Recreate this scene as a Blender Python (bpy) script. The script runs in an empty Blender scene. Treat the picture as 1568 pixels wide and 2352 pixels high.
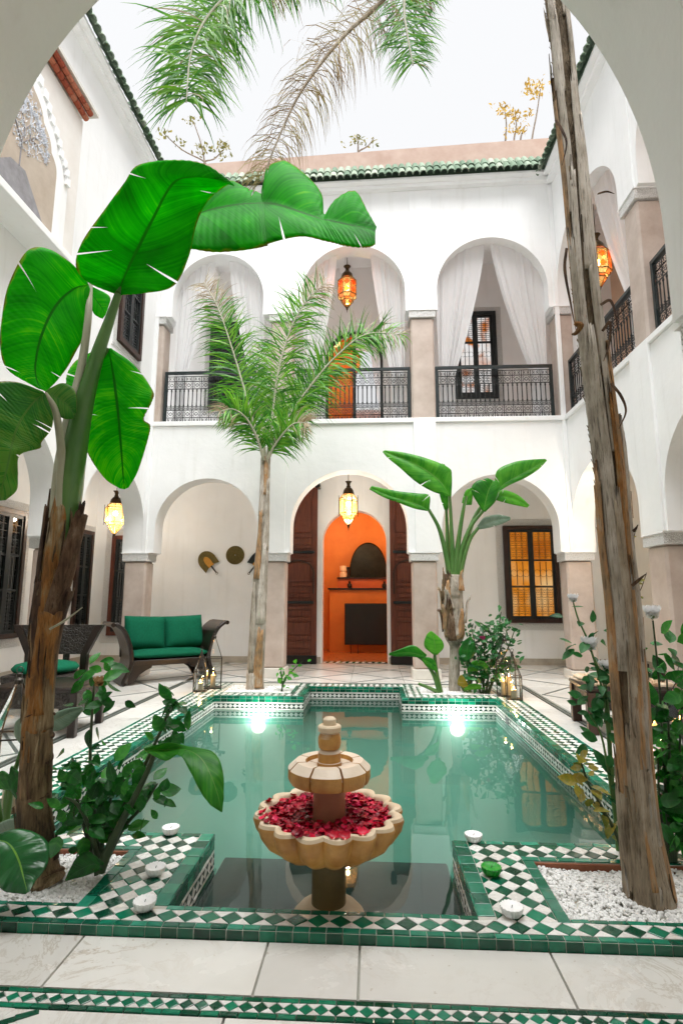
import bpy, bmesh, math, random
import numpy as np
from mathutils import Vector, Matrix
random.seed(7); rng = np.random.default_rng(7)
SC = bpy.context.scene
COL = SC.collection
pi = math.pi
def rad(a): return math.radians(a)

# ------------------------------------------------------------------ camera
CAM_H = 1.25
FPX = 1281.77 * 0.98              # focal length in pixels of a 1568 x 2352 view
YAW, PITCH, ROLL = -0.054729, 0.155084, 0.002092
_f = Vector((math.sin(YAW) * math.cos(PITCH), math.cos(YAW) * math.cos(PITCH), math.sin(PITCH)))
_r = Vector((math.cos(YAW), -math.sin(YAW), 0))
_u = _r.cross(_f)
_R = _r * math.cos(ROLL) + _u * math.sin(ROLL)
_U = _u * math.cos(ROLL) - _r * math.sin(ROLL)
cam = bpy.data.cameras.new('camera')
cam.sensor_fit = 'VERTICAL'; cam.sensor_height = 36.0
cam.lens = 36.0 * FPX / 2352.0
cam.clip_start = 0.05; cam.clip_end = 2000
camo = bpy.data.objects.new('camera', cam); COL.objects.link(camo)
camo.matrix_world = Matrix(((_R.x, _U.x, -_f.x, 0), (_R.y, _U.y, -_f.y, 0), (_R.z, _U.z, -_f.z, CAM_H), (0, 0, 0, 1)))
SC.camera = camo

# ------------------------------------------------------------------ sky, sun, exposure
world = bpy.data.worlds.new('World'); SC.world = world; world.use_nodes = True
nt = world.node_tree; nt.nodes.clear()
sky = nt.nodes.new('ShaderNodeTexSky'); sky.sky_type = 'NISHITA'; sky.sun_disc = False
SUN_EL, SUN_AZ = rad(75), rad(193)
sky.sun_elevation = SUN_EL; sky.sun_rotation = SUN_AZ
sky.air_density = 1.0; sky.dust_density = 6.0; sky.ozone_density = 1.0
hs = nt.nodes.new('ShaderNodeHueSaturation'); hs.inputs['Saturation'].default_value = 0.10
mx = nt.nodes.new('ShaderNodeMix'); mx.data_type = 'RGBA'; mx.inputs[0].default_value = 0.88
mx.inputs[7].default_value = (10.0, 10.1, 10.3, 1)
bg = nt.nodes.new('ShaderNodeBackground'); bg.inputs['Strength'].default_value = 0.050
wo = nt.nodes.new('ShaderNodeOutputWorld')
nt.links.new(sky.outputs[0], hs.inputs['Color']); nt.links.new(hs.outputs[0], mx.inputs[6])
nt.links.new(mx.outputs[2], bg.inputs['Color']); nt.links.new(bg.outputs[0], wo.inputs['Surface'])
sun = bpy.data.lights.new('sun', 'SUN'); sun.energy = 4.5; sun.angle = rad(64); sun.color = (1.0, 0.995, 0.985)
suno = bpy.data.objects.new('sun', sun); COL.objects.link(suno)
suno.rotation_euler = Vector((-0.09, 0.24, -1.0)).to_track_quat('-Z', 'Y').to_euler()
SC.view_settings.view_transform = 'Standard'; SC.view_settings.look = 'None'
SC.view_settings.gamma = 1.0; SC.view_settings.exposure = 1.06
SC.view_settings.use_curve_mapping = False
SC.render.engine = 'CYCLES'
SC.cycles.use_denoising = True
SC.cycles.max_bounces = 10; SC.cycles.diffuse_bounces = 8; SC.cycles.glossy_bounces = 3
SC.cycles.use_adaptive_sampling = True; SC.cycles.adaptive_threshold = 0.03
SC.cycles.transparent_max_bounces = 24; SC.cycles.volume_bounces = 2
SC.cycles.sample_clamp_indirect = 6.0
SC.cycles.caustics_reflective = False; SC.cycles.caustics_refractive = False

# ------------------------------------------------------------------ helpers
def pt(x, y, Y):
    """point seen at (x, y) of a 1568-wide view that lies at depth Y"""
    d = _R * ((x - 784) / FPX) - _U * ((y - 1176) / FPX) + _f
    return Vector((0, 0, CAM_H)) + d * (Y / d.y)
def ptz(x, y, Z):
    d = _R * ((x - 784) / FPX) - _U * ((y - 1176) / FPX) + _f
    return Vector((0, 0, CAM_H)) + d * ((Z - CAM_H) / d.z)
def pxm(Y): return Y / FPX          # metres per view pixel at depth Y

def root_loc(p):
    o = Vector((0, 0, 0))
    while p is not None:
        o = o + p.location; p = p.parent
    return o
def tag(o, label=None, cat=None, group=None, kind=None):
    if label: o['label'] = label
    if cat: o['category'] = cat
    if group: o['group'] = group
    if kind: o['kind'] = kind
    return o
def thing(name, loc, label, cat, group=None, rz=0):
    o = bpy.data.objects.new(name, None); COL.objects.link(o)
    o.location = loc; o.rotation_euler = (0, 0, rz); o.empty_display_size = 0.1
    return tag(o, label, cat, group)
def copy_tree(o, parent=None):
    c = o.copy(); COL.objects.link(c)
    if parent is not None: c.parent = parent
    for ch in list(o.children): copy_tree(ch, c)
    return c

class MB:
    """collects geometry for one mesh object"""
    def __init__(s): s.v = []; s.f = []; s.uv = None
    def add(s, vs, fs):
        b = len(s.v); s.v += [tuple(p) for p in vs]; s.f += [tuple(b + i for i in q) for q in fs]; return s
    def box(s, x0, x1, y0, y1, z0, z1):
        return s.add([(x0,y0,z0),(x1,y0,z0),(x1,y1,z0),(x0,y1,z0),(x0,y0,z1),(x1,y0,z1),(x1,y1,z1),(x0,y1,z1)],
                     [(0,3,2,1),(4,5,6,7),(0,1,5,4),(1,2,6,5),(2,3,7,6),(3,0,4,7)])
    def cbox(s, x0, x1, y0, y1, z0, z1, c=0.01):
        """box with chamfered edges"""
        bm = bmesh.new(); bmesh.ops.create_cube(bm, size=1)
        for q in bm.verts: q.co = Vector((x0 + (q.co.x + .5) * (x1 - x0), y0 + (q.co.y + .5) * (y1 - y0), z0 + (q.co.z + .5) * (z1 - z0)))
        bmesh.ops.bevel(bm, geom=list(bm.edges), offset=c, segments=1, affect='EDGES')
        bm.verts.index_update()
        s.add([q.co[:] for q in bm.verts], [[q.index for q in f.verts] for f in bm.faces]); bm.free(); return s
    def bar(s, a, b, w, h=None, up=(0, 0, 1)):
        """square bar from a to b"""
        a = Vector(a); b = Vector(b); h = h or w; d = (b - a).normalized(); up = Vector(up)
        if abs(d.dot(up)) > .95: up = Vector((0, 1, 0))
        e = d.cross(up).normalized(); g = e.cross(d)
        vs = []
        for p in (a, b):
            for i, j in ((-1,-1),(1,-1),(1,1),(-1,1)): vs.append(p + e * (i * w / 2) + g * (j * h / 2))
        return s.add(vs, [(0,1,2,3),(7,6,5,4),(0,4,5,1),(1,5,6,2),(2,6,7,3),(3,7,4,0)])
    def tube(s, pts, r, n=8, cap=True, flat=1.0):
        pts = [Vector(p) for p in pts]; m = len(pts)
        rr = r if hasattr(r, '__len__') else [r] * m
        base = len(s.v); ref = None
        for i, p in enumerate(pts):
            d = (pts[min(i + 1, m - 1)] - pts[max(i - 1, 0)])
            d = d.normalized() if d.length > 1e-9 else Vector((0, 0, 1))
            if ref is None:
                ref = Vector((1, 0, 0)) if abs(d.x) < .9 else Vector((0, 1, 0))
            e = (ref - d * ref.dot(d)).normalized(); ref = e; g = d.cross(e)
            for k in range(n):
                t = 2 * pi * k / n
                s.v.append(tuple(p + e * (math.cos(t) * rr[i]) + g * (math.sin(t) * rr[i] * flat)))
        for i in range(m - 1):
            for k in range(n):
                a = base + i * n + k; b = base + i * n + (k + 1) % n
                s.f.append((a, b, b + n, a + n))
        if cap:
            s.f.append(tuple(base + k for k in reversed(range(n)))); s.f.append(tuple(base + (m - 1) * n + k for k in range(n)))
        return s
    def lathe(s, prof, n=32, c=(0, 0, 0), fn=None, cap=True):
        base = len(s.v); m = len(prof)
        for (r, z) in prof:
            for k in range(n):
                t = 2 * pi * k / n; q = r * (fn(t, r, z) if fn else 1)
                s.v.append((c[0] + q * math.cos(t), c[1] + q * math.sin(t), c[2] + z))
        for i in range(m - 1):
            for k in range(n):
                a = base + i * n + k; b = base + i * n + (k + 1) % n
                s.f.append((a, b, b + n, a + n))
        if cap:
            s.f.append(tuple(base + k for k in reversed(range(n)))); s.f.append(tuple(base + (m - 1) * n + k for k in range(n)))
        return s
    def poly(s, pts2, z0, z1, axis='z'):
        """prism of a polygon"""
        def P(a, b, c): return {'z': (a, b, c), 'y': (a, c, b), 'x': (c, a, b)}[axis]
        n = len(pts2); b = len(s.v)
        s.v += [P(a, q, z0) for a, q in pts2] + [P(a, q, z1) for a, q in pts2]
        s.f.append(tuple(b + i for i in reversed(range(n)))); s.f.append(tuple(b + n + i for i in range(n)))
        for i in range(n):
            j = (i + 1) % n; s.f.append((b + i, b + j, b + n + j, b + n + i))
        return s
    def build(s, name, mat, parent=None, smooth=False, fixn=False, auto=None):
        off = root_loc(parent)
        me = bpy.data.meshes.new(name)
        me.from_pydata([(p[0] - off.x, p[1] - off.y, p[2] - off.z) for p in s.v], [], s.f)
        if fixn:
            bm = bmesh.new(); bm.from_mesh(me); bmesh.ops.recalc_face_normals(bm, faces=bm.faces); bm.to_mesh(me); bm.free()
        if mat is not None: me.materials.append(mat)
        if smooth:
            me.polygons.foreach_set('use_smooth', [True] * len(me.polygons))
            if auto is not None: me.set_sharp_from_angle(angle=rad(auto))
        if s.uv is not None:
            ul = me.uv_layers.new(name='UVMap')
            for poly in me.polygons:
                for li in poly.loop_indices: ul.data[li].uv = s.uv[me.loops[li].vertex_index]
        me.update()
        o = bpy.data.objects.new(name, me); COL.objects.link(o)
        if parent is not None: o.parent = parent
        return o

def smoothline(pts, n=12):
    """catmull-rom through points"""
    P = [Vector(p) for p in pts]; P = [P[0] * 2 - P[1]] + P + [P[-1] * 2 - P[-2]]
    out = []
    for i in range(1, len(P) - 2):
        for k in range(n):
            t = k / n; a, b, c, d = P[i-1], P[i], P[i+1], P[i+2]
            out.append(0.5 * ((2 * b) + (c - a) * t + (2 * a - 5 * b + 4 * c - d) * t * t + (3 * b - a - 3 * c + d) * t ** 3))
    out.append(P[-2]); return out

# ------------------------------------------------------------------ materials
MATS = {}
def newmat(name):
    m = bpy.data.materials.new(name); m.use_nodes = True
    t = m.node_tree; t.nodes.clear(); out = t.nodes.new('ShaderNodeOutputMaterial')
    MATS[name] = m
    return m, t, out
def N(t, kind, **kw):
    n = t.nodes.new(kind)
    for k, v in kw.items():
        if k.startswith('_'): setattr(n, k[1:], v)
        else: n.inputs[k].default_value = v
    return n
def ramp(t, src, stops):
    r = t.nodes.new('ShaderNodeValToRGB'); e = r.color_ramp.elements
    while len(e) < len(stops): e.new(0.5)
    for i, (p, c) in enumerate(stops): e[i].position = p; e[i].color = (*c, 1)
    t.links.new(src, r.inputs[0]); return r.outputs[0]
def coords(t, scale=(1, 1, 1)):
    g = t.nodes.new('ShaderNodeNewGeometry'); mp = t.nodes.new('ShaderNodeMapping'); mp.inputs['Scale'].default_value = scale
    t.links.new(g.outputs['Position'], mp.inputs[0]); return mp.outputs[0]
def rnd(t):
    """one random number per object and per loose piece"""
    oi = t.nodes.new('ShaderNodeObjectInfo'); g = t.nodes.new('ShaderNodeNewGeometry')
    a = t.nodes.new('ShaderNodeMath'); a.operation = 'ADD'; f = t.nodes.new('ShaderNodeMath'); f.operation = 'FRACT'
    t.links.new(oi.outputs['Random'], a.inputs[0]); t.links.new(g.outputs['Random Per Island'], a.inputs[1]); t.links.new(a.outputs[0], f.inputs[0])
    return f.outputs[0]
def pm(name, c1, c2=None, scale=6, rough=0.6, bump=0.0, bscale=30, spec=0.5, metal=0.0, stretch=(1, 1, 1), detail=6, coat=0.0, stops=(0.3, 0.7),
       trans=0.0, vor=0.0, rough2=None):
    """principled material with a noise between two base colours and a fine relief"""
    m, t, out = newmat(name)
    b = t.nodes.new('ShaderNodeBsdfPrincipled')
    b.inputs['Roughness'].default_value = rough; b.inputs['Specular IOR Level'].default_value = spec
    b.inputs['Metallic'].default_value = metal; b.inputs['Coat Weight'].default_value = coat; b.inputs['Coat Roughness'].default_value = 0.12
    co = coords(t, stretch)
    if c2 is None: b.inputs['Base Color'].default_value = (*c1, 1)
    else:
        n = N(t, 'ShaderNodeTexNoise', Scale=scale, Detail=detail, Roughness=0.62); t.links.new(co, n.inputs['Vector'])
        t.links.new(ramp(t, n.outputs[0], [(stops[0], c1), (stops[1], c2)]), b.inputs['Base Color'])
        if rough2 is not None:
            mr = N(t, 'ShaderNodeMapRange'); mr.inputs[3].default_value = rough; mr.inputs[4].default_value = rough2
            t.links.new(n.outputs[0], mr.inputs[0]); t.links.new(mr.outputs[0], b.inputs['Roughness'])
    if bump:
        n2 = N(t, 'ShaderNodeTexNoise', Scale=bscale, Detail=5); t.links.new(co, n2.inputs['Vector'])
        src = n2.outputs[0]
        if vor:
            vn = N(t, 'ShaderNodeTexVoronoi', Scale=vor); vn.feature = 'DISTANCE_TO_EDGE'; t.links.new(co, vn.inputs['Vector'])
            mm = N(t, 'ShaderNodeMapRange'); mm.inputs[2].default_value = 0.12; t.links.new(vn.outputs['Distance'], mm.inputs[0]); src = mm.outputs[0]
        bp = N(t, 'ShaderNodeBump', Strength=bump, Distance=0.01); t.links.new(src, bp.inputs['Height'])
        t.links.new(bp.outputs[0], b.inputs['Normal'])
    t.links.new(b.outputs[0], out.inputs[0])
    return m
def emis(name, col, strength):
    m, t, out = newmat(name); e = N(t, 'ShaderNodeEmission', Color=(*col, 1), Strength=strength); t.links.new(e.outputs[0], out.inputs[0]); return m

M = {}
def limewash(name):
    m, t, out = newmat(name); b = t.nodes.new('ShaderNodeBsdfPrincipled'); b.inputs['Roughness'].default_value = .6; b.inputs['Specular IOR Level'].default_value = .3
    co = coords(t); n = N(t, 'ShaderNodeTexNoise', Scale=1.3, Detail=8, Roughness=.6); t.links.new(co, n.inputs['Vector'])
    st = N(t, 'ShaderNodeTexNoise', Scale=3.0, Detail=6, Roughness=.6); t.links.new(coords(t, (2.6, 2.6, .22)), st.inputs['Vector'])      # faint rain streaks
    base = ramp(t, n.outputs[0], [(.3, (.835, .84, .845)), (.7, (.90, .905, .91))]); k = ramp(t, st.outputs[0], [(.56, (1, 1, 1)), (.82, (.90, .895, .88))])
    mx = t.nodes.new('ShaderNodeMix'); mx.data_type = 'RGBA'; mx.blend_type = 'MULTIPLY'; mx.inputs[0].default_value = 1; t.links.new(base, mx.inputs[6]); t.links.new(k, mx.inputs[7]); t.links.new(mx.outputs[2], b.inputs['Base Color'])
    tn = N(t, 'ShaderNodeTexNoise', Scale=5, Detail=6, Roughness=.55); t.links.new(co, tn.inputs['Vector'])
    bp = N(t, 'ShaderNodeBump', Strength=.35, Distance=.02); t.links.new(tn.outputs[0], bp.inputs['Height']); t.links.new(bp.outputs[0], b.inputs['Normal'])
    t.links.new(b.outputs[0], out.inputs[0]); return m
M['plaster'] = limewash('limewashed_plaster')
M['plaster_shade'] = M['plaster']
M['cream'] = pm('cream_plaster', (.78, .72, .64), (.83, .78, .71), 2.5, 0.6, 0.05, 12, 0.3)
M['tadelakt'] = pm('pink_tadelakt', (.42, .335, .285), (.56, .475, .42), 3.2, 0.42, 0.10, 9, 0.4, stops=(.32, .68), rough2=.6, detail=9)
M['plinth'] = pm('plinth_stone', (.60, .57, .52), (.72, .69, .63), 5, 0.4, 0.03, 20)
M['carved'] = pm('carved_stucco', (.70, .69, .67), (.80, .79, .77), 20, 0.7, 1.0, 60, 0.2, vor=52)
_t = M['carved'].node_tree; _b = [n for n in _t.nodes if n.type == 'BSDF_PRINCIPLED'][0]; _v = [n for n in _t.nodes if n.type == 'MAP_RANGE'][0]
_t.links.new(ramp(_t, _v.outputs[0], [(0.1, (.60, .59, .57)), (.75, (.87, .865, .85))]), _b.inputs['Base Color'])   # hollows darkened in the colour to stand in for relief shade
M['skirting'] = pm('skirting_stone', (.36, .31, .25), (.50, .45, .38), 6, 0.35, 0.03, 20)
M['marble'] = None
def marble(name, a, b, v, rough=0.16):
    m, t, out = newmat(name); bs = t.nodes.new('ShaderNodeBsdfPrincipled'); co = coords(t)
    n = N(t, 'ShaderNodeTexNoise', Scale=1.8, Detail=8, Roughness=.6, Distortion=.4); t.links.new(co, n.inputs['Vector'])
    base = ramp(t, n.outputs[0], [(.3, a), (.7, b)])
    n2 = N(t, 'ShaderNodeTexNoise', Scale=3.1, Detail=9, Roughness=.7, Distortion=1.6); t.links.new(co, n2.inputs['Vector'])
    vein = ramp(t, n2.outputs[0], [(.475, (0, 0, 0)), (.5, (1, 1, 1)), (.525, (0, 0, 0))])
    n3 = N(t, 'ShaderNodeTexNoise', Scale=1.1, Detail=2); t.links.new(co, n3.inputs['Vector'])
    k = ramp(t, n3.outputs[0], [(.42, (0, 0, 0)), (.66, (.85, .85, .85))])
    mu = N(t, 'ShaderNodeMath', _operation='MULTIPLY'); t.links.new(vein, mu.inputs[0]); t.links.new(k, mu.inputs[1])
    sp = N(t, 'ShaderNodeTexNoise', Scale=38, Detail=3); t.links.new(co, sp.inputs['Vector'])
    spk = ramp(t, sp.outputs[0], [(.68, (0, 0, 0)), (.73, (.6, .6, .6))])
    ad = N(t, 'ShaderNodeMath', _operation='MAXIMUM'); t.links.new(mu.outputs[0], ad.inputs[0]); t.links.new(spk, ad.inputs[1])
    mx = t.nodes.new('ShaderNodeMix'); mx.data_type = 'RGBA'; t.links.new(ad.outputs[0], mx.inputs[0]); t.links.new(base, mx.inputs[6]); mx.inputs[7].default_value = (*v, 1)
    r = rnd(t); mr = N(t, 'ShaderNodeMapRange'); mr.inputs[3].default_value = .90; mr.inputs[4].default_value = 1.06; t.links.new(r, mr.inputs[0])
    vm = N(t, 'ShaderNodeVectorMath', _operation='SCALE'); t.links.new(mx.outputs[2], vm.inputs[0]); t.links.new(mr.outputs[0], vm.inputs['Scale'])
    t.links.new(vm.outputs[0], bs.inputs['Base Color'])
    rr = N(t, 'ShaderNodeMapRange'); rr.inputs[3].default_value = rough * .7; rr.inputs[4].default_value = rough * 1.9; t.links.new(n.outputs[0], rr.inputs[0])
    t.links.new(rr.outputs[0], bs.inputs['Roughness'])
    t.links.new(bs.outputs[0], out.inputs[0]); return m
M['marble'] = marble('cream_marble', (.66, .645, .605), (.78, .765, .73), (.44, .38, .30), .2)
M['gallery_marble'] = marble('pale_marble', (.66, .65, .61), (.76, .75, .71), (.46, .43, .38), .14)
def glaze(name, stops, rough=0.14, bump=0.35):
    m, t, out = newmat(name); b = t.nodes.new('ShaderNodeBsdfPrincipled')
    r = rnd(t); co = coords(t)
    n = N(t, 'ShaderNodeTexNoise', Scale=26, Detail=4); t.links.new(co, n.inputs['Vector'])
    a = N(t, 'ShaderNodeMath', _operation='MULTIPLY_ADD'); a.inputs[1].default_value = .45; t.links.new(n.outputs[0], a.inputs[0])
    s = N(t, 'ShaderNodeMath', _operation='MULTIPLY'); s.inputs[1].default_value = .8; t.links.new(r, s.inputs[0]); t.links.new(s.outputs[0], a.inputs[2])
    sb = N(t, 'ShaderNodeMath', _operation='SUBTRACT'); sb.inputs[1].default_value = .12; t.links.new(a.outputs[0], sb.inputs[0])
    t.links.new(ramp(t, sb.outputs[0], stops), b.inputs['Base Color'])
    mr = N(t, 'ShaderNodeMapRange'); mr.inputs[3].default_value = rough * .6; mr.inputs[4].default_value = rough * 1.9; t.links.new(n.outputs[0], mr.inputs[0]); t.links.new(mr.outputs[0], b.inputs['Roughness'])
    bp = N(t, 'ShaderNodeBump', Strength=bump, Distance=.004); t.links.new(n.outputs[0], bp.inputs['Height']); t.links.new(bp.outputs[0], b.inputs['Normal'])
    t.links.new(b.outputs[0], out.inputs[0]); return m
M['tile_green'] = glaze('green_glaze', [(0, (.001, .026, .014)), (.3, (.002, .070, .036)), (.65, (.003, .135, .070)), (1, (.010, .22, .12))], .10)
M['tile_edge'] = glaze('sea_green_glaze', [(0, (.001, .050, .028)), (.4, (.004, .120, .068)), (.8, (.012, .21, .125)), (1, (.04, .30, .20))], .10)
M['tile_white'] = glaze('white_glaze', [(0, (.58, .56, .52)), (.5, (.70, .69, .66)), (1, (.80, .79, .77))], .22, .2)
M['tile_dark'] = glaze('dark_green_glaze', [(0, (.002, .016, .010)), (.5, (.004, .034, .021)), (1, (.008, .06, .038))])
M['grout'] = pm('grout', (.42, .42, .37), (.55, .54, .48), 30, 0.8)
M['inlay'] = glaze('inlay_mosaic', [(0, (.07, .085, .075)), (.5, (.14, .16, .145)), (1, (.24, .26, .24))], .3, .1)
M['iron'] = pm('black_iron', (.006, .009, .010), (.012, .016, .016), 20, 0.45, 0.1, 60, 0.5)
M['iron_rail'] = pm('blue_black_paint', (.009, .017, .018), (.016, .026, .027), 12, 0.4, 0.05, 60, 0.5)
M['wood_dark'] = pm('dark_carved_wood', (.006, .0035, .0025), (.020, .010, .006), 10, 0.28, 0.25, 40, 0.5, stretch=(1, 1, .3))
M['wood_door'] = pm('red_brown_wood', (.055, .012, .006), (.17, .042, .018), 7, 0.36, 0.2, 30, 0.5, stretch=(6, 6, .5))
M['wood_frame'] = pm('walnut_frame', (.018, .007, .004), (.05, .018, .009), 9, 0.35, 0.2, 30, 0.5, stretch=(4, 4, .6))
M['cushion'] = pm('emerald_cloth', (.002, .085, .042), (.003, .115, .058), 40, 0.85, 0.25, 300, 0.15)
M['curtain'] = None
M['pebble'] = None
# ------------------------------------------------------------------ ground and floors
def struct(o): o['kind'] = 'structure'; return o
RIM, WZ = 0.037, -0.13
YB, TH = 8.8, 0.34                # courtyard face of the back wing, wall thickness
XL, XR = -3.76, 3.19              # courtyard faces of the side wings
YG, GXL, GXR = 10.8, -5.6, 5.0    # gallery walls
OX0, OX1, OY0, OY1 = -2.328, 1.793, 2.215, 8.05   # outer edge of the tiled pool surround
struct(MB().add([(-150, -150, -1.3), (150, -150, -1.3), (150, 150, -1.3), (-150, 150, -1.3)], [(0, 1, 2, 3)]).build('ground', pm('earth', (.12, .09, .06), (.2, .16, .11), 3, .9)))
fl = MB()
for x0, x1, y0, y1 in ((GXL - .3, GXR + .3, -3, OY0), (GXL - .3, OX0, OY0, YG + .3), (OX1, GXR + .3, OY0, YG + .3), (OX0, OX1, OY1, YG + .3)):
    fl.add([(x0, y0, -.02), (x1, y0, -.02), (x1, y1, -.02), (x0, y1, -.02)], [(0, 1, 2, 3)])
floor = struct(fl.build('courtyard_floor', M['grout']))
def slab(x0, x1, y0, y1, mat, name='marble_slab', g=.0025, z=0.0):
    MB().add([(x0+g,y0+g,-.02),(x1-g,y0+g,-.02),(x1-g,y1-g,-.02),(x0+g,y1-g,-.02),(x0+g+.002,y0+g+.002,z),(x1-g-.002,y0+g+.002,z),(x1-g-.002,y1-g-.002,z),(x0+g+.002,y1-g-.002,z)],
             [(4,5,6,7),(0,1,5,4),(1,2,6,5),(2,3,7,6),(3,0,4,7)]).build(name, mat, floor)
# large slabs between the tiled threshold band and the pool
jx = [-2.9, -1.95, -1.077, -.386, -.051, .626, 1.30, 2.2, 3.1]
for a, b in zip(jx, jx[1:]): slab(a, b, 1.932, OY0 - .004, M['marble'])
for y0, y1 in ((1.0, 1.842), (.1, 1.0), (-.9, .1), (-3, -.9)):
    for k in range(7): slab(-3.3 + .95 * k, -2.35 + .95 * k, y0, y1, M['marble'])
# side and far floors
def slabs(x0, x1, y0, y1, nx, ny):
    for i in range(nx):
        for j in range(ny):
            slab(x0 + (x1-x0)*i/nx, x0 + (x1-x0)*(i+1)/nx, y0 + (y1-y0)*j/ny, y0 + (y1-y0)*(j+1)/ny, M['gallery_marble'], g=.0012)
slabs(GXL - .3, -2.84, 2.0, YG, 3, 10); slabs(-2.74, OX0, 2.215, OY1, 1, 8)
slabs(OX1, 2.09, 2.215, OY1, 1, 8); slabs(2.19, GXR + .3, 2.0, YG, 3, 10)
slabs(-2.74, 2.09, OY1, YG, 6, 3)
def strip_line(a, b, w=.032, z=.004):
    a = Vector((*a, 0)); b = Vector((*b, 0)); d = (b - a).normalized(); e = Vector((-d.y, d.x, 0)) * w / 2
    MB().add([a - e + Vector((0,0,-.01)), b - e + Vector((0,0,-.01)), b + e + Vector((0,0,-.01)), a + e + Vector((0,0,-.01)), a - e + Vector((0,0,z)), b - e + Vector((0,0,z)), b + e + Vector((0,0,z)), a + e + Vector((0,0,z))],
             [(4,5,6,7),(0,1,5,4),(1,2,6,5),(2,3,7,6),(3,0,4,7)]).build('inlay_strip', M['inlay'], floor)
def clip(a, b, x0, x1, y0, y1):
    t0, t1 = 0.0, 1.0; dx, dy = b[0]-a[0], b[1]-a[1]
    for p, q in ((-dx, a[0]-x0), (dx, x1-a[0]), (-dy, a[1]-y0), (dy, y1-a[1])):
        if abs(p) < 1e-9:
            if q < 0: return None
        else:
            r = q / p
            if p < 0: t0 = max(t0, r)
            else: t1 = min(t1, r)
    if t0 >= t1: return None
    return (a[0]+dx*t0, a[1]+dy*t0), (a[0]+dx*t1, a[1]+dy*t1)
zz = [0]
def lattice(x0, x1, y0, y1, p, slope):
    for s in (1, -1):
        for k in range(-30, 30):
            c = clip((x0 + k * p - 40, y0 - 40 * slope * s), (x0 + k * p + 40, y0 + 40 * slope * s), x0, x1, y0, y1)
            if c and (Vector(c[0]) - Vector(c[1])).length > .15: zz[0] += 1; strip_line(c[0], c[1], .028, .0035 + .0004 * (zz[0] % 4))
lattice(-5.5, -2.86, 3.0, YG - .1, 1.32, 1.15); lattice(2.22, 4.9, 3.0, YG - .1, 1.32, 1.15); lattice(-2.7, 2.05, 8.42, YG - .1, 1.2, .82)
for x in (-2.815, -2.765, 2.115, 2.165): strip_line((x, 2.3), (x, 8.32), .018, .006)
for y in (8.30, 8.345): strip_line((-2.76, y), (2.11, y), .016, .0065)

# ------------------------------------------------------------------ tiled pieces
TILES = {}
SHAPES = {}
CAMV = Vector((0, 0, CAM_H))
def tile(parent, name, mat, poly, o, eu, ev, th=.006, inset=.0022, jit=.0006):
    """flat glazed piece; poly in (u, v), frame origin o with axes eu, ev"""
    cu = sum(p[0] for p in poly) / len(poly); cv = sum(p[1] for p in poly) / len(poly)
    loc = [(round(u - cu, 4), round(v - cv, 4)) for u, v in poly]
    en = eu.cross(ev); c = o + eu * cu + ev * cv
    a, b = random.gauss(0, .026), random.gauss(0, .026)
    n2 = (en + eu * a + ev * b).normalized(); u2 = (eu - n2 * eu.dot(n2)).normalized(); v2 = n2.cross(u2)
    c = c + n2 * random.uniform(-jit, jit)
    mw = Matrix(((u2.x, v2.x, n2.x, c.x), (u2.y, v2.y, n2.y, c.y), (u2.z, v2.z, n2.z, c.z), (0, 0, 0, 1)))
    TILES.setdefault((parent.name, name), []).append(((c - CAMV).length, tuple(loc), th, inset, mat, mw))
def tile_geo(loc, th, inset):
    n = len(loc); top = []
    for (u, v) in loc:
        L = math.hypot(u, v); k = max(.2, (L - inset * 1.4) / L) if L > 1e-6 else 1; top.append((u * k, v * k, 0))
    vs = [(u * .992, v * .992, -th) for u, v in loc] + [(u * .992, v * .992, -.0012) for u, v in loc] + top
    fs = [tuple(2 * n + i for i in range(n))]
    for i in range(n):
        j = (i + 1) % n; fs.append((i, j, n + j, n + i)); fs.append((n + i, n + j, 2 * n + j, 2 * n + i))
    return vs, fs
def emit_tiles(limit=300):
    for (pn, name), L in TILES.items():
        par = bpy.data.objects[pn]; off = root_loc(par); L.sort(key=lambda q: q[0])
        for d, loc, th, inset, mat, mw in L[:limit]:
            key = (loc, th, mat.name)
            if key not in SHAPES:
                vs, fs = tile_geo(loc, th, inset); me = bpy.data.meshes.new(name); me.from_pydata(vs, [], fs); me.materials.append(mat); SHAPES[key] = me
            o = bpy.data.objects.new(name, SHAPES[key]); COL.objects.link(o); o.parent = par; o.matrix_local = Matrix.Translation(-off) @ mw
        rest = L[limit:]
        if rest:
            by = {}
            for q in rest: by.setdefault(q[4].name, []).append(q)
            for mn, qs in by.items():
                mb = MB()
                for d, loc, th, inset, mat, mw in qs:
                    vs, fs = tile_geo(loc, th, inset); mb.add([mw @ Vector(v) for v in vs], fs)
                mb.build(name + '_field', MATS[mn], par)['kind'] = 'stuff'
def clip_rect(poly, u0, u1, v0, v1):
    def cut(P, f, g):
        out = []
        for i in range(len(P)):
            a, b = P[i], P[(i + 1) % len(P)]; fa, fb = f(a), f(b)
            if fa >= 0: out.append(a)
            if fa * fb < 0: t = fa / (fa - fb); out.append((a[0] + (b[0]-a[0]) * t, a[1] + (b[1]-a[1]) * t))
        return out
    for f in (lambda p: p[0]-u0, lambda p: u1-p[0], lambda p: p[1]-v0, lambda p: v1-p[1]):
        poly = cut(poly, f, None)
        if len(poly) < 3: return None
    out = []
    for p in poly:
        if not out or abs(p[0]-out[-1][0]) + abs(p[1]-out[-1][1]) > 1e-5: out.append(p)
    if len(out) > 2 and abs(out[0][0]-out[-1][0]) + abs(out[0][1]-out[-1][1]) < 1e-5: out.pop()
    return out if len(out) > 2 else None
def area(P): return abs(sum(P[i][0] * P[(i+1) % len(P)][1] - P[(i+1) % len(P)][0] * P[i][1] for i in range(len(P)))) / 2
EX, EY, EZ = Vector((1, 0, 0)), Vector((0, 1, 0)), Vector((0, 0, 1))
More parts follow.
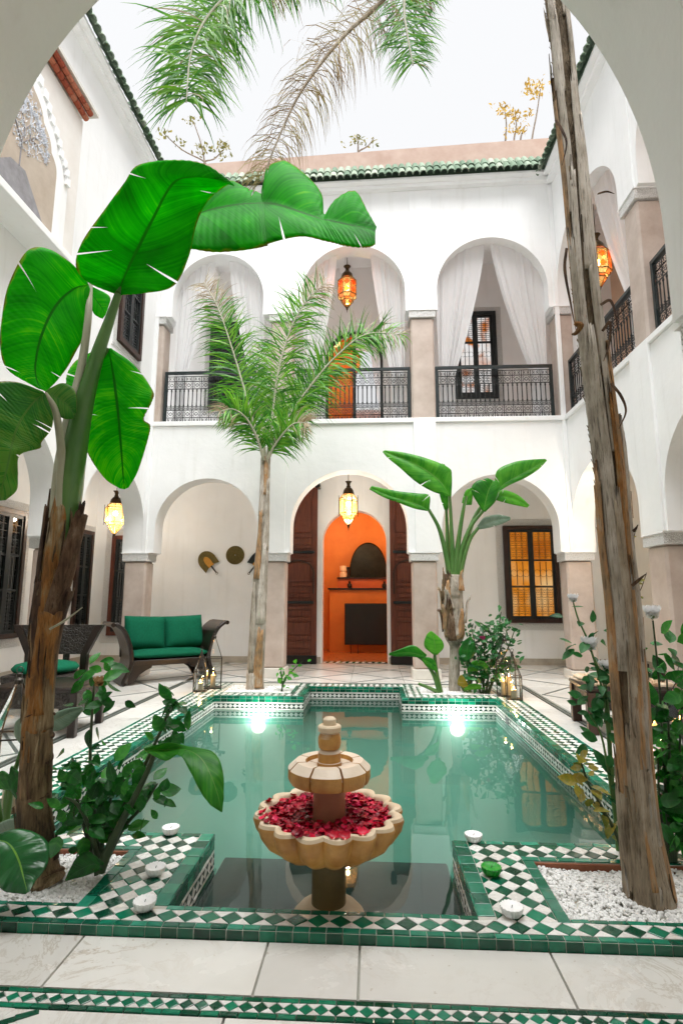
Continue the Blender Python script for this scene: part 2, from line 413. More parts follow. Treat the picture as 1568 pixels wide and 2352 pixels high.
def checker(parent, o, eu, ev, u0, u1, v0, v1, pu, pv, ou=0, ov=0, g=.0014, names=('green_diamond_tile', 'white_diamond_tile'), mats=('tile_green', 'tile_white'), inset=.0022):
    """diamond checker over a rectangle, border pieces cut to fit"""
    def go(cu, cv, k):
        a, b = pu / 2 - g, pv / 2 - g
        P = clip_rect([(cu - a, cv), (cu, cv - b), (cu + a, cv), (cu, cv + b)], u0, u1, v0, v1)
        if P and area(P) > .10 * pu * pv / 2: tile(parent, names[k], M[mats[k]], P, o, eu, ev, inset=inset)
    for i in range(int((u0-ou)/pu) - 2, int((u1-ou)/pu) + 3):
        for j in range(int((v0-ov)/pv) - 2, int((v1-ov)/pv) + 3):
            go(ou + (i + .5) * pu, ov + (j + .5) * pv, 0); go(ou + i * pu, ov + j * pv, 1)
def row(parent, name, mat, o, eu, ev, u0, u1, v0, v1, n, g=.0012, alongv=False, inset=.002):
    for i in range(n):
        j1, j2 = random.uniform(-.0012, .0012), random.uniform(-.0012, .0012)
        if alongv: a, b = v0 + (v1-v0) * i / n, v0 + (v1-v0) * (i+1) / n; P = [(u0+g, a+g), (u1-g, a+g+j1), (u1-g, b-g+j2), (u0+g, b-g)]
        else: a, b = u0 + (u1-u0) * i / n, u0 + (u1-u0) * (i+1) / n; P = [(a+g, v0+g), (b-g, v0+g), (b-g+j2, v1-g), (a+g+j1, v1-g)]
        tile(parent, name, M[mat], P, o, eu, ev, inset=inset)

# ------------------------------------------------------------------ pool
PXL, PXR, PYF, PYR, RXA, RXB = -1.965, 1.489, 7.005, 7.796, -.849, .361
QXL, QXR, QY, FIY = -.82, .402, 3.023, 2.356
pool = thing('courtyard_pool', (-.2, 5.1, 0), 'sunken emerald pool with green and white zellige tile surround', 'pool')
HOLES = {'nl': (-2.12, -1.183, 2.352, 2.825), 'nr': (.747, 1.66, 2.352, 2.825), 'fl': (-1.95, -1.05, 7.26, 7.88), 'fr': (.62, 1.60, 7.26, 7.88)}
body = MB(); T0, DB = RIM - .005, -.95
def ring(x0, x1, y0, y1, h):
    a, b, c, d = h
    body.box(x0, x1, y0, c, DB, T0); body.box(x0, x1, d, y1, DB, T0); body.box(x0, a, c, d, DB, T0); body.box(b, x1, c, d, DB, T0)
ring(OX0, QXL, OY0, QY, HOLES['nl']); ring(QXR, OX1, OY0, QY, HOLES['nr'])
ring(OX0, RXA, PYF, OY1, HOLES['fl']); ring(RXB, OX1, PYF, OY1, HOLES['fr'])
body.box(OX0, PXL, QY, PYF, DB, T0); body.box(PXR, OX1, QY, PYF, DB, T0)
body.box(QXL, QXR, OY0, FIY, DB, T0); body.box(RXA, RXB, PYR, OY1, DB, T0)
body.build('surround_body', M['grout'], pool)
M['pool_plaster'] = pm('emerald_plaster', (.006, .045, .032), (.014, .075, .055), 3, .5)
M['step_slate'] = pm('wet_slate', (.006, .014, .013), (.024, .038, .035), 5, .3, .1, 20)
MB().box(OX0 - .1, OX1 + .1, OY0 - .1, OY1 + .1, -1.05, DB - .001).build('pool_floor', M['pool_plaster'], pool)
lin = MB(); e = .006
POUT = [(QXL, FIY), (QXR, FIY), (QXR, QY), (PXR, QY), (PXR, PYF), (RXB, PYF), (RXB, PYR), (RXA, PYR), (RXA, PYF), (PXL, PYF), (PXL, QY), (QXL, QY)]
cx0, cy0 = -.2, 5.0
for i in range(len(POUT)):          # lining below the water line
    a, b = Vector((*POUT[i], 0)), Vector((*POUT[(i+1) % len(POUT)], 0)); d = (b - a).normalized(); n = Vector((-d.y, d.x, 0)) * e
    lin.add([a + Vector((0,0,DB)), b + Vector((0,0,DB)), b + Vector((0,0,WZ-.012)), a + Vector((0,0,WZ-.012)), a + n + Vector((0,0,DB)), b + n + Vector((0,0,DB)), b + n + Vector((0,0,WZ-.012)), a + n + Vector((0,0,WZ-.012))],
            [(4,5,6,7),(3,2,6,7)])
lin.build('pool_lining', M['pool_plaster'], pool)
MB().cbox(QXL + .008, QXR - .008, FIY + .008, 3.20, DB, -.148, .01).build('pool_step', M['step_slate'], pool)
Z0 = Vector((0, 0, RIM))
# --- front face, front strip
o = Vector((0, OY0, 0))
row(pool, 'face_tile', 'tile_green', o + Vector((0, -.003, 0)), EX, EZ, OX0, OX1, -.004, RIM - .004, 67)
row(pool, 'edge_tile', 'tile_edge', Z0, EX, EY, OX0, OX1, OY0 + .001, OY0 + .030, 67)
PF = .0835
checker(pool, Z0, EX, EY, -1.95, 1.70, OY0 + .032, OY0 + .110, PF, .078, 0, OY0 + .032)
row(pool, 'edge_tile', 'tile_edge', Z0, EX, EY, QXL + .002, QXR - .002, OY0 + .111, FIY - .001, 17)
# --- near planters
for side in ('nl', 'nr'):
    h = HOLES[side]; s = 1 if side == 'nr' else -1
    q = QXR if s > 0 else QXL; hin = h[0] if s > 0 else h[1]; hout = h[1] if s > 0 else h[0]; ox = OX1 if s > 0 else OX0
    def R(a, b): return (a, b) if a < b else (b, a)
    u = R(q + s * .001, q + s * .068); row(pool, 'edge_tile', 'tile_edge', Z0, EX, EY, *u, FIY, QY - .001, 8, alongv=True)
    u = R(q + s * .07, ox); row(pool, 'edge_tile', 'tile_edge', Z0, EX, EY, *u, QY - .036, QY - .001, 15)
    u = R(hin - s * .05, hin); row(pool, 'edge_tile', 'tile_edge', Z0, EX, EY, *u, OY0 + .111, h[3], 6, alongv=True)
    u = R(hin - s * .05, hout); row(pool, 'edge_tile', 'tile_edge', Z0, EX, EY, *u, h[3], h[3] + .036, 12)
    u = R(hin, hout); row(pool, 'edge_tile', 'tile_edge', Z0, EX, EY, *u, OY0 + .111, OY0 + .136, 13)
    u = R(q + s * .07, hin - s * .052); checker(pool, Z0, EX, EY, *u, OY0 + .111, QY - .038, PF, .088, 0, OY0 + .111)
    u = R(hin - s * .052, ox); checker(pool, Z0, EX, EY, *u, h[3] + .038, QY - .038, PF, .088, 0, OY0 + .111)
    u = R(hout + s * .002, ox); checker(pool, Z0, EX, EY, *u, OY0 + .111, h[3] + .036, PF, .088, 0, OY0 + .111)
# --- side rims
for xi, xo in ((PXL, OX0), (PXR, OX1)):
    s = 1 if xo > xi else -1
    def R(a, b): return (a, b) if a < b else (b, a)
    row(pool, 'edge_tile', 'tile_edge', Z0, EX, EY, *R(xi + s * .001, xi + s * .062), QY, PYF - (0 if s > 0 else 0), 48, alongv=True)
    row(pool, 'edge_tile', 'tile_edge', Z0, EX, EY, *R(xo - s * .034, xo - s * .001), QY, OY1, 52, alongv=True)
    checker(pool, Z0, EX, EY, *R(xi + s * .064, xo - s * .036), QY, PYF, PF, .088, xi + s * .064, QY)
    row(pool, 'face_tile', 'tile_green', Vector((xo + s * .003, 0, 0)), EY if s > 0 else -EY, EZ, *( (QY, OY1) if s > 0 else (-OY1, -QY)), -.004, RIM - .004, 60)
# --- far shoulders with planters and the recess
for h, xi, xr, ox in ((HOLES['fl'], PXL, RXA, OX0), (HOLES['fr'], PXR, RXB, OX1)):
    s = 1 if ox > xi else -1
    def R(a, b): return (a, b) if a < b else (b, a)
    row(pool, 'edge_tile', 'tile_edge', Z0, EX, EY, *R(xi + s * .062, xr), PYF + .001, PYF + .06, 14)
    row(pool, 'edge_tile', 'tile_edge', Z0, EX, EY, *R(xr + s * .001, xr + s * .06), PYF + .06, PYR + .06, 9, alongv=True)
    checker(pool, Z0, EX, EY, *R(xr + s * .062, ox - s * .036), PYF + .062, h[2] - .03, PF, .088, xi, PYF)
    checker(pool, Z0, EX, EY, *R(xr + s * .062, (h[1] if s < 0 else h[0]) - s * .03), h[2] - .03, OY1, PF, .088, xi, PYF)
    checker(pool, Z0, EX, EY, *R((h[0] if s < 0 else h[1]) + s * .03, ox - s * .036), h[2] - .03, OY1, PF, .088, xi, PYF)
    hx = h[1] if s < 0 else h[0]
    row(pool, 'edge_tile', 'tile_edge', Z0, EX, EY, *R(hx - s * .028, hx), h[2], h[3], 7, alongv=True)
    row(pool, 'edge_tile', 'tile_edge', Z0, EX, EY, h[0], h[1], h[2] - .028, h[2] - .001, 10)
row(pool, 'edge_tile', 'tile_edge', Z0, EX, EY, RXA, RXB, PYR + .001, PYR + .06, 12)
checker(pool, Z0, EX, EY, RXA - .06, RXB + .06, PYR + .062, OY1, PF, .088, RXA, PYR)
# --- inner faces: nose, green course, white line, diamond frieze, white line
def inner_face(a, b, nrm):
    a = Vector((*a, RIM)); b = Vector((*b, RIM)); L = (b - a).length; eu = (b - a).normalized()
    if eu.cross(EZ).dot(nrm) < 0: a, b = b, a; eu = -eu
    o = a + nrm * .003
    k = max(1, round(L / .082)); row(pool, 'face_tile', 'tile_edge', o, eu, EZ, 0, L, -.034, -.001, k)
    row(pool, 'face_tile', 'tile_green', o, eu, EZ, 0, L, -.074, -.035, k)
    k2 = max(1, round(L / .16)); row(pool, 'white_strip_tile', 'tile_white', o, eu, EZ, 0, L, -.091, -.075, k2)
    pu = L / max(1, round(L / .060))
    checker(pool, o, eu, EZ, 0, L, -.146, -.092, pu, .054, 0, -.146, .0006, ('white_frieze_tile', 'dark_frieze_tile'), ('tile_white', 'tile_dark'), .001)
    row(pool, 'white_strip_tile', 'tile_white', o, eu, EZ, 0, L, -.163, -.147, k2)
    row(pool, 'lower_course_tile', 'tile_green', o, eu, EZ, 0, L, -.22, -.164, k)
inner_face((PXL, PYF), (RXA, PYF), -EY); inner_face((RXB, PYF), (PXR, PYF), -EY); inner_face((RXA, PYR), (RXB, PYR), -EY)
inner_face((RXA, PYF), (RXA, PYR), EX); inner_face((RXB, PYF), (RXB, PYR), -EX)
inner_face((PXL, QY), (PXL, PYF), EX); inner_face((PXR, QY), (PXR, PYF), -EX)
inner_face((QXL, FIY), (QXL, QY), EX); inner_face((QXR, FIY), (QXR, QY), -EX)
# overflow slots in the pool wall
for y in (6.42, 3.62):
    MB().box(PXR - .008, PXR - .004, y - .06, y + .06, -.14, -.055).build('overflow_slot', M['iron'], pool)
# terracotta edging inside the planters
M['terracotta'] = pm('terracotta', (.20, .065, .03), (.30, .11, .055), 12, .8, .2, 40)
for h in (HOLES['nl'], HOLES['nr']):
    MB().box(h[0], h[1], h[3] - .012, h[3] - .001, -.05, RIM - .008).build('planter_edging', M['terracotta'], pool)
# --- water
wm, wt, wout = newmat('pool_water')
gl = N(wt, 'ShaderNodeBsdfGlossy', Roughness=0.0); gl.inputs['Color'].default_value = (1, 1, 1, 1)
tr = N(wt, 'ShaderNodeBsdfTransparent'); tr.inputs['Color'].default_value = (.80, .97, .93, 1)
fr = N(wt, 'ShaderNodeFresnel', IOR=1.52); mxs = N(wt, 'ShaderNodeMixShader')
wn = N(wt, 'ShaderNodeTexNoise', Scale=2.2, Detail=2); wt.links.new(coords(wt), wn.inputs['Vector'])
wb = N(wt, 'ShaderNodeBump', Strength=.09, Distance=.02); wt.links.new(wn.outputs[0], wb.inputs['Height'])
wt.links.new(wb.outputs[0], gl.inputs['Normal']); wt.links.new(wb.outputs[0], fr.inputs['Normal'])
wg = wt.nodes.new('ShaderNodeNewGeometry'); wsx = wt.nodes.new('ShaderNodeSeparateXYZ'); wt.links.new(wg.outputs['Position'], wsx.inputs[0])
wgt = N(wt, 'ShaderNodeMath', _operation='GREATER_THAN'); wgt.inputs[1].default_value = WZ - .01; wt.links.new(wsx.outputs[2], wgt.inputs[0])   # only the surface mirrors
wml = N(wt, 'ShaderNodeMath', _operation='MULTIPLY'); wt.links.new(fr.outputs[0], wml.inputs[0]); wt.links.new(wgt.outputs[0], wml.inputs[1])
wt.links.new(wml.outputs[0], mxs.inputs[0]); wt.links.new(tr.outputs[0], mxs.inputs[1]); wt.links.new(gl.outputs[0], mxs.inputs[2]); wt.links.new(mxs.outputs[0], wout.inputs['Surface'])
vs_ = N(wt, 'ShaderNodeVolumeScatter', Density=2.3, Anisotropy=0.1); vs_.inputs['Color'].default_value = (.085, .135, .112, 1)
va_ = N(wt, 'ShaderNodeVolumeAbsorption', Density=.28); va_.inputs['Color'].default_value = (.25, .80, .66, 1)
vadd = N(wt, 'ShaderNodeAddShader'); wt.links.new(vs_.outputs[0], vadd.inputs[0]); wt.links.new(va_.outputs[0], vadd.inputs[1]); wt.links.new(vadd.outputs[0], wout.inputs['Volume'])
wmb = MB(); n_ = len(POUT); ins = .011
def shrink(P):
    out = []; n = len(P)
    for i in range(n):
        a, b, c = Vector(P[i-1]), Vector(P[i]), Vector(P[(i+1) % n]); d1 = (b-a).normalized(); d2 = (c-b).normalized()
        out.append((b + Vector((-d1.y, d1.x)) * ins + Vector((-d2.y, d2.x)) * ins)[:])
    return out
wmb.poly(shrink(POUT), DB + .01, WZ)
water = wmb.build('pool_water', wm); struct(water)
# underwater lamps at the far wall
M['lampglass'] = emis('pool_lamp_lens', (1, .95, .92), 1.5)
for i, x in enumerate((-1.40, 1.02)):
    t = thing('pool_lamp', (x, PYF - .02, -.32), 'round white underwater pool lamp glowing below the %s planter' % ('back left' if i == 0 else 'back right'), 'lamp', 'underwater pool lamps')
    mb = MB(); mb.lathe([(.085, 0), (.085, .014), (.07, .02)], 24); mb.v = [(x + a, PYF - .009 - c, -.32 + b) for a, b, c in mb.v]; mb.build('lamp_ring', M['plinth'], t)
    mb = MB(); mb.lathe([(.066, 0), (.066, .024), (.0, .030)], 24); mb.v = [(x + a, PYF - .009 - c, -.32 + b) for a, b, c in mb.v]; mb.build('lens', M['lampglass'], t)
for i, x in enumerate((-1.40, 1.02)):
    l = bpy.data.lights.new('pool_light', 'POINT'); l.energy = 14; l.shadow_soft_size = .015; l.color = (1, .80, .80)
    lo = bpy.data.objects.new('pool_light', l); COL.objects.link(lo); lo.parent = bpy.data.objects['pool_lamp' if i == 0 else 'pool_lamp.001']; lo.location = (0, -.14, .10)
# --- threshold band in the floor
row(floor, 'band_tile', 'tile_green', Vector((0, 0, .001)), EX, EY, -2.0, 2.0, 1.910, 1.930, 68)
row(floor, 'band_tile', 'tile_green', Vector((0, 0, .001)), EX, EY, -2.0, 2.0, 1.844, 1.864, 68)
checker(floor, Vector((0, 0, .001)), EX, EY, -2.0, 2.0, 1.865, 1.909, .0465, .044, 0, 1.865, .001, ('band_diamond_tile', 'band_triangle_tile'))
# corner star inlay below the band
for i, (u0, u1) in enumerate(((-1.42, -1.36), (-1.35, -1.30), (-1.29, -1.22), (-1.20, -1.12))):
    tile(floor, 'star_tile', M['tile_green' if i % 2 == 0 else 'tile_white'], [(u0, 1.79), (u1, 1.79), (u1 + .02, 1.838), (u0 + .02, 1.838)], Vector((0, 0, .003)), EX, EY)
for i in range(9):
    a = Vector((-1.02 - .052 * i, 1.838 - .033 * i, .004))
    tile(floor, 'star_tile', M['tile_green'], [(0, 0), (.056, .034), (.046, .052), (-.01, .018)], a - Vector((.05, .05, 0)), EX, EY)
emit_tiles()
for o_ in list(floor.children) + [floor]: pass
# ------------------------------------------------------------------ building wings
def arch_wall(axis, p0, p1, u0, u1, z0, z1, ops, n=36):
    mb = MB()
    def P(u, p, z): return (u, p, z) if axis == 'x' else (p, u, z)
    def quad(a, b, c, d): mb.add([a, b, c, d], [(0, 1, 2, 3)])
    def strip(ua, ub, za, zb):
        quad(P(ua, p0, za), P(ub, p0, zb), P(ub, p0, z1), P(ua, p0, z1)); quad(P(ub, p1, zb), P(ua, p1, za), P(ua, p1, z1), P(ub, p1, z1))
        quad(P(ua, p0, za), P(ua, p1, za), P(ub, p1, zb), P(ub, p0, zb))
    cur = u0
    for (a, b, zs, za) in sorted(ops):
        if a > cur + 1e-4: strip(cur, a, z0, z0)
        c, r = (a + b) / 2, (b - a) / 2
        us = [c - r * math.cos(pi * i / n) for i in range(n + 1)]
        zs_ = [zs + (za - zs) * math.sqrt(max(0, 1 - ((u - c) / r) ** 2)) for u in us]
        for i in range(n): strip(us[i], us[i+1], zs_[i], zs_[i+1])
        if zs > z0 + 1e-4:
            quad(P(a, p0, z0), P(a, p1, z0), P(a, p1, zs), P(a, p0, zs)); quad(P(b, p1, z0), P(b, p0, z0), P(b, p0, zs), P(b, p1, zs))
        cur = b
    if cur < u1 - 1e-4: strip(cur, u1, z0, z0)
    quad(P(u0, p0, z1), P(u1, p0, z1), P(u1, p1, z1), P(u0, p1, z1))
    for u in (u0, u1): quad(P(u, p0, z0), P(u, p1, z0), P(u, p1, z1), P(u, p0, z1))
    bm = bmesh.new(); vs = [bm.verts.new(v) for v in mb.v]
    for f in mb.f: bm.faces.new([vs[i] for i in f])
    bmesh.ops.remove_doubles(bm, verts=bm.verts, dist=1e-4); bmesh.ops.recalc_face_normals(bm, faces=bm.faces)
    bm.verts.index_update(); out = MB(); out.v = [v.co[:] for v in bm.verts]; out.f = [tuple(v.index for v in f.verts) for f in bm.faces]; bm.free()
    return out
CT, CBZ = 1.97, 1.83        # lower capitals
UT, UBZ = 6.125, 5.985      # upper capitals
LZ = 4.20                   # gallery ledge
def column(parent, x0, x1, y0, y1, zb, zc, zt, plinth=.15, cap=.03):
    c = bpy.data.objects.new('column', None); COL.objects.link(c); c.parent = parent
    MB().cbox(x0, x1, y0, y1, zb + plinth, zc, .028).build('shaft', M['tadelakt'], c)
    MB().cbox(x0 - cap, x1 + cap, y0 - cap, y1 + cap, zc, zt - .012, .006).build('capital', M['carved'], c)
    mb = MB().box(x0 - cap - .012, x1 + cap + .012, y0 - cap - .012, y1 + cap + .012, zt - .014, zt + .002); mb.build('abacus', M['plaster'], c)
    if plinth: MB().cbox(x0 - .025, x1 + .025, y0 - .025, y1 + .025, zb, zb + plinth, .008).build('plinth', M['plinth'], c)
    return c
back = thing('back_wing', (-.3, YB, 0), 'white two storey wing with arcade and balconies across the back of the courtyard', 'building')
lops = [(-3.57, -1.865, 2.38, 3.21), (-1.315, .588, 2.40, 3.33), (1.136, 2.985, 2.36, 3.23)]
uops = [(-3.47, -1.858, 6.45, 7.30), (-1.179, .612, 6.50, 7.39), (1.154, 3.03, 6.50, 7.456)]
arch_wall('x', YB, YB + TH, XL, XR, CT, LZ - .085, lops).build('lower_wall', M['plaster'], back, True, auto=35)
arch_wall('x', YB, YB + TH, XL, XR, UT, 8.50, uops).build('upper_wall', M['plaster'], back, True, auto=35)
MB().box(XL - 2.2, XR + 2.2, YB + TH, YG, 3.98, LZ - .002).build('gallery_slab', M['plaster'], back)
for a, b in ((XL + .0, -1.80), (-1.40, .705), (1.075, XR)):
    MB().cbox(a, b, YB - .035, YB + TH, LZ - .08, LZ, .008).build('ledge', M['plaster'], back)
for a, b in ((-1.80, -1.40), (.705, 1.075)):
    MB().cbox(a, b, YB - .036, YB + .05, CT + .002, LZ - .001, .006).build('pilaster', M['plaster'], back)
    MB().box(a, b, YB + .049, YB + TH, LZ - .085, LZ - .002).build('ledge', M['plaster'], back)
for a, b in ((-1.75, -1.36), (.70, 1.08)): MB().cbox(a, b, YB - .022, YB + .02, UT + .002, 8.40, .005).build('pilaster', M['plaster'], back)
for a, b in ((XL, XL + .07), (XR - .07, XR)): MB().cbox(a, b, YB - .03, YB + .02, CT + .003, 8.40, .005).build('pilaster', M['plaster'], back)
# columns, ground floor and gallery
for x0, x1 in ((-4.05, -3.685), (-1.79, -1.39), (.650, 1.042), (3.06, 3.46)): column(back, x0, x1, YB + .005, YB + TH - .01, 0, CBZ, CT)
for x0, x1 in ((-3.98, -3.60), (-1.71, -1.33), (.690, 1.085), (3.12, 3.50)): column(back, x0, x1, YB + .005, YB + TH - .01, LZ, UBZ, UT, 0)
# gallery walls and ceilings
DOOR = (-.965, .300, 2.36, 2.98)
arch_wall('x', YG, YG + .3, GXL - .3, GXR + .3, 0, 3.98, [DOOR]).build('gallery_wall', M['plaster'], back, True, auto=35)
UDOOR = (-.93, .265, 6.15, 6.82)
arch_wall('x', YG, YG + .3, GXL - .3, GXR + .3, LZ - .08, 8.45, [UDOOR]).build('gallery_wall', M['plaster'], back, True, auto=35)
MB().box(XL - 2.2, XR + TH, YB + TH, YG, 8.25, 8.33).build('gallery_ceiling', M['plaster'], back)
for k in range(16): MB().box(-5.4 + .68 * k, -5.29 + .68 * k, YB + TH, YG, 8.13, 8.25).build('ceiling_beam', M['plaster'], back)
for k in range(12): MB().cbox(-5.3 + .9 * k, -5.1 + .9 * k, YG - .30, YG - .02, 3.84, 3.98, .01).build('ceiling_bracket', M['plaster'], back)
MB().box(GXL, DOOR[0] - .02, YG - .018, YG, 0, .12).build('skirting', M['skirting'], back); MB().box(DOOR[1] + .02, GXR, YG - .018, YG, 0, .12).build('skirting', M['skirting'], back)
# eaves: cornice, two courses of green barrel tiles, pink parapet (the old roof line rises to one side)
SL = .018
M['roof_glaze'] = glaze('roof_tile_glaze', [(0, (.07, .12, .075)), (.35, (.13, .19, .13)), (.7, (.21, .27, .20)), (1, (.34, .37, .30))], .85, .5)
def ez(x): return SL * x
def sloped(mb):
    mb.v = [(x, y, z + ez(x)) for x, y, z in mb.v]; return mb
def long_box(y0, y1, z0, z1, x0=XL - .4, x1=XR + .4): return MB().add([(x, y, z) for x in (x0, x1) for y, z in ((y0, z0), (y1, z0), (y1, z1), (y0, z1))], [(0,3,2,1),(4,5,6,7),(0,1,5,4),(1,2,6,5),(2,3,7,6),(3,0,4,7)])
sloped(long_box(YB - .10, YB + TH, 8.40, 8.47)).build('cornice', M['plaster'], back)
sloped(long_box(YB - .20, YB + TH, 8.4705, 8.51)).build('cornice', M['plaster'], back)
sloped(long_box(YB - .02, YB + .6, 8.511, 8.86)).build('roof_core', M['roof_glaze'], back)
M['parapet'] = pm('pink_render', (.40, .27, .215), (.50, .37, .31), 3, .8, .1, 20)
mb = long_box(YB + .35, YB + .6, 8.70, 9.56); mb.v = [(x, y, z + ez(x) * 2.1) for x, y, z in mb.v]; mb.build('parapet', M['parapet'], back)
def tile_mesh(name, L, r0, r1, up=1):
    mb = MB(); n = 6
    for i, (t, r) in enumerate(((0, r0), (L, r1))):
        for k in range(n + 1):
            a = pi * k / n; mb.v.append((math.cos(a) * r, t, up * math.sin(a) * r))
        for k in range(n + 1):
            a = pi * k / n; mb.v.append((math.cos(a) * (r - .014), t, up * math.sin(a) * (r - .014)))
    m = 2 * (n + 1)
    for k in range(n):
        mb.f += [(k, k + 1, m + k + 1, m + k), (n + 1 + k + 1, n + 1 + k, m + n + 1 + k, m + n + 1 + k + 1), (k + 1, k, n + 1 + k, n + 2 + k), (m + k, m + k + 1, m + n + 2 + k, m + n + 1 + k)]
    me = bpy.data.meshes.new(name); me.from_pydata(mb.v, [], mb.f); me.materials.append(M['roof_glaze']); return me
RT = tile_mesh('roof_tile', .24, .070, .056)
def place_tile(parent, loc, rz, tilt):
    o = bpy.data.objects.new('roof_tile', RT); COL.objects.link(o); o.parent = parent
    o.location = Vector(loc) - root_loc(parent); o.rotation_euler = (tilt + random.gauss(0, .03), random.gauss(0, .03), rz + random.gauss(0, .03))
for k in range(58):
    x = XL + .02 + .12 * k
    if x > XR + .03: break
    place_tile(back, (x, YB - .26, 8.50 + ez(x)), 0, 1.0); place_tile(back, (x + .003, YB - .15, 8.675 + ez(x)), 0, 1.0)

# left wing
left = thing('left_wing', (XL, 6, 0), 'white wing with arcade on the left side of the courtyard', 'building')
arch_wall('y', XL, XL - TH, 1.2, YB + .02, CT, 8.44, [(6.86, YB - .0, 2.35, 3.22), (4.42, 6.28, 2.35, 3.25), (2.0, 3.9, 2.35, 3.25)]).build('wall', M['plaster'], left, True, auto=35)
for y0, y1 in ((6.39, 6.75), (3.96, 4.36)): column(left, XL - TH + .01, XL - .005, y0, y1, 0, CBZ, CT)
MB().box(GXL - .3, GXL, 0, YG, 0, 3.98).build('gallery_wall', M['plaster'], left); MB().box(GXL, XL - TH, 0, YG, 3.98, 4.08).build('gallery_ceiling', M['plaster'], left)
MB().box(GXL, GXL + .018, 0, YG, 0, .12).build('skirting', M['skirting'], left)
MB().box(XL - TH, XL + .10, 1.2, YB - .1, 8.40, 8.47).build('cornice', M['plaster'], left); MB().box(XL - TH, XL + .19, 1.2, YB - .2, 8.4705, 8.51).build('cornice', M['plaster'], left)
MB().box(XL - .5, XL + .02, 1.2, YB, 8.511, 8.86).build('roof_core', M['roof_glaze'], left)
for k in range(52):
    y = 2.6 + .12 * k
    if y > YB - .12: break
    place_tile(left, (XL + .26, y, 8.50), pi / 2, 1.0); place_tile(left, (XL + .15, y, 8.675), pi / 2, 1.0)
# right wing
right = thing('right_wing', (XR, 6, 0), 'white wing with arcade and gallery on the right side of the courtyard', 'building')
arch_wall('y', XR, XR + TH, 1.2, YB + .02, CT, LZ - .085, [(6.63, YB, 2.36, 3.22), (4.05, 6.03, 2.36, 3.25), (1.9, 3.5, 2.36, 3.25)]).build('lower_wall', M['plaster'], right, True, auto=35)
arch_wall('y', XR, XR + TH, 1.2, YB + .02, UT, 8.44, [(6.53, YB, 6.45, 7.38), (4.0, 6.0, 6.45, 7.38), (1.9, 3.4, 6.45, 7.38)]).build('upper_wall', M['plaster'], right, True, auto=35)
for y0, y1 in ((6.13, 6.53), (3.58, 3.98)): column(right, XR + .005, XR + TH - .01, y0, y1, 0, CBZ, CT)
for y0, y1 in ((6.10, 6.43), (3.55, 3.90)): column(right, XR + .005, XR + TH - .01, y0, y1, LZ, UBZ, UT, 0)
MB().box(XR + TH, GXR + .3, 1.2, YB + TH, 3.981, LZ - .003).build('gallery_slab', M['plaster'], right)
for a, b in ((1.2, 6.06), (6.50, YB - .036)): MB().cbox(XR - .035, XR + TH, a, b, LZ - .08, LZ, .008).build('ledge', M['plaster'], right)
MB().cbox(XR - .036, XR + TH, 6.06, 6.50, CT + .002, LZ - .001, .006).build('pilaster', M['plaster'], right)
MB().cbox(XR - .022, XR + .02, 6.08, 6.46, UT + .002, 8.40, .005).build('pilaster', M['plaster'], right)
M['lantern_tint'] = pm('lantern_tinted_plaster', (.66, .44, .30), (.74, .53, .38), 2, .6, .05, 14)  # upper gallery wall: the lantern's orange light is put into the colour
MB().box(GXR, GXR + .3, 0, YG, 0, 3.98).build('gallery_wall', M['cream'], right); MB().box(GXR, GXR + .3, 0, YG, LZ - .08, 8.45).build('gallery_wall', M['lantern_tint'], right)
MB().box(XR + TH, GXR, 1.2, YG, 8.25, 8.33).build('gallery_ceiling', M['plaster'], right)
for k in range(14): MB().box(XR + TH, GXR, 1.5 + .68 * k, 1.6 + .68 * k, 8.13, 8.25).build('ceiling_beam', M['plaster'], right)
MB().box(GXR - .018, GXR, 0, YG, 0, .12).build('skirting', M['skirting'], right)
MB().box(XR - .10, XR + TH, 1.2, YB - .1, 8.40, 8.47).build('cornice', M['plaster'], right); MB().box(XR - .19, XR + TH, 1.2, YB - .2, 8.4705, 8.51).build('cornice', M['plaster'], right)
MB().box(XR - .02, XR + .5, 1.2, YB, 8.511, 8.86).build('roof_core', M['roof_glaze'], right)
for k in range(52):
    y = 2.6 + .12 * k
    if y > YB - .12: break
    place_tile(right, (XR - .26, y, 8.50), -pi / 2, 1.0); place_tile(right, (XR - .15, y, 8.675), -pi / 2, 1.0)
# near wing: the arch the picture is taken through
near = thing('near_wing', (-.2, 1.6, 0), 'shaded plaster arch framing the view at the top corners', 'arch')
arch_wall('x', 1.75, 1.42, XL, XR, 2.15, 4.1, [(-1.43, 1.00, 2.46, 3.97)], 60).build('arch_wall', M['plaster'], near, True, auto=35)
MB().box(GXL, GXR, -3, 1.74, 4.1005, 4.25).build('gallery_ceiling', M['plaster'], near)
MB().box(GXL, GXR, -3.3, -3, 0, 4.1).build('rear_wall', M['plaster'], near)
arch_wall('x', 1.7505, 1.43, XL, XR, 4.2505, 8.4, [(-3.2, -1.6, 6.4, 7.2), (-1.1, .7, 6.4, 7.3), (1.2, 2.9, 6.4, 7.3)]).build('upper_wall', M['plaster'], near, True, auto=35)
for x0, x1 in ((1.06, 1.42), (-1.85, -1.49)): column(near, x0, x1, 1.43, 1.74, 0, 2.0, 2.15)
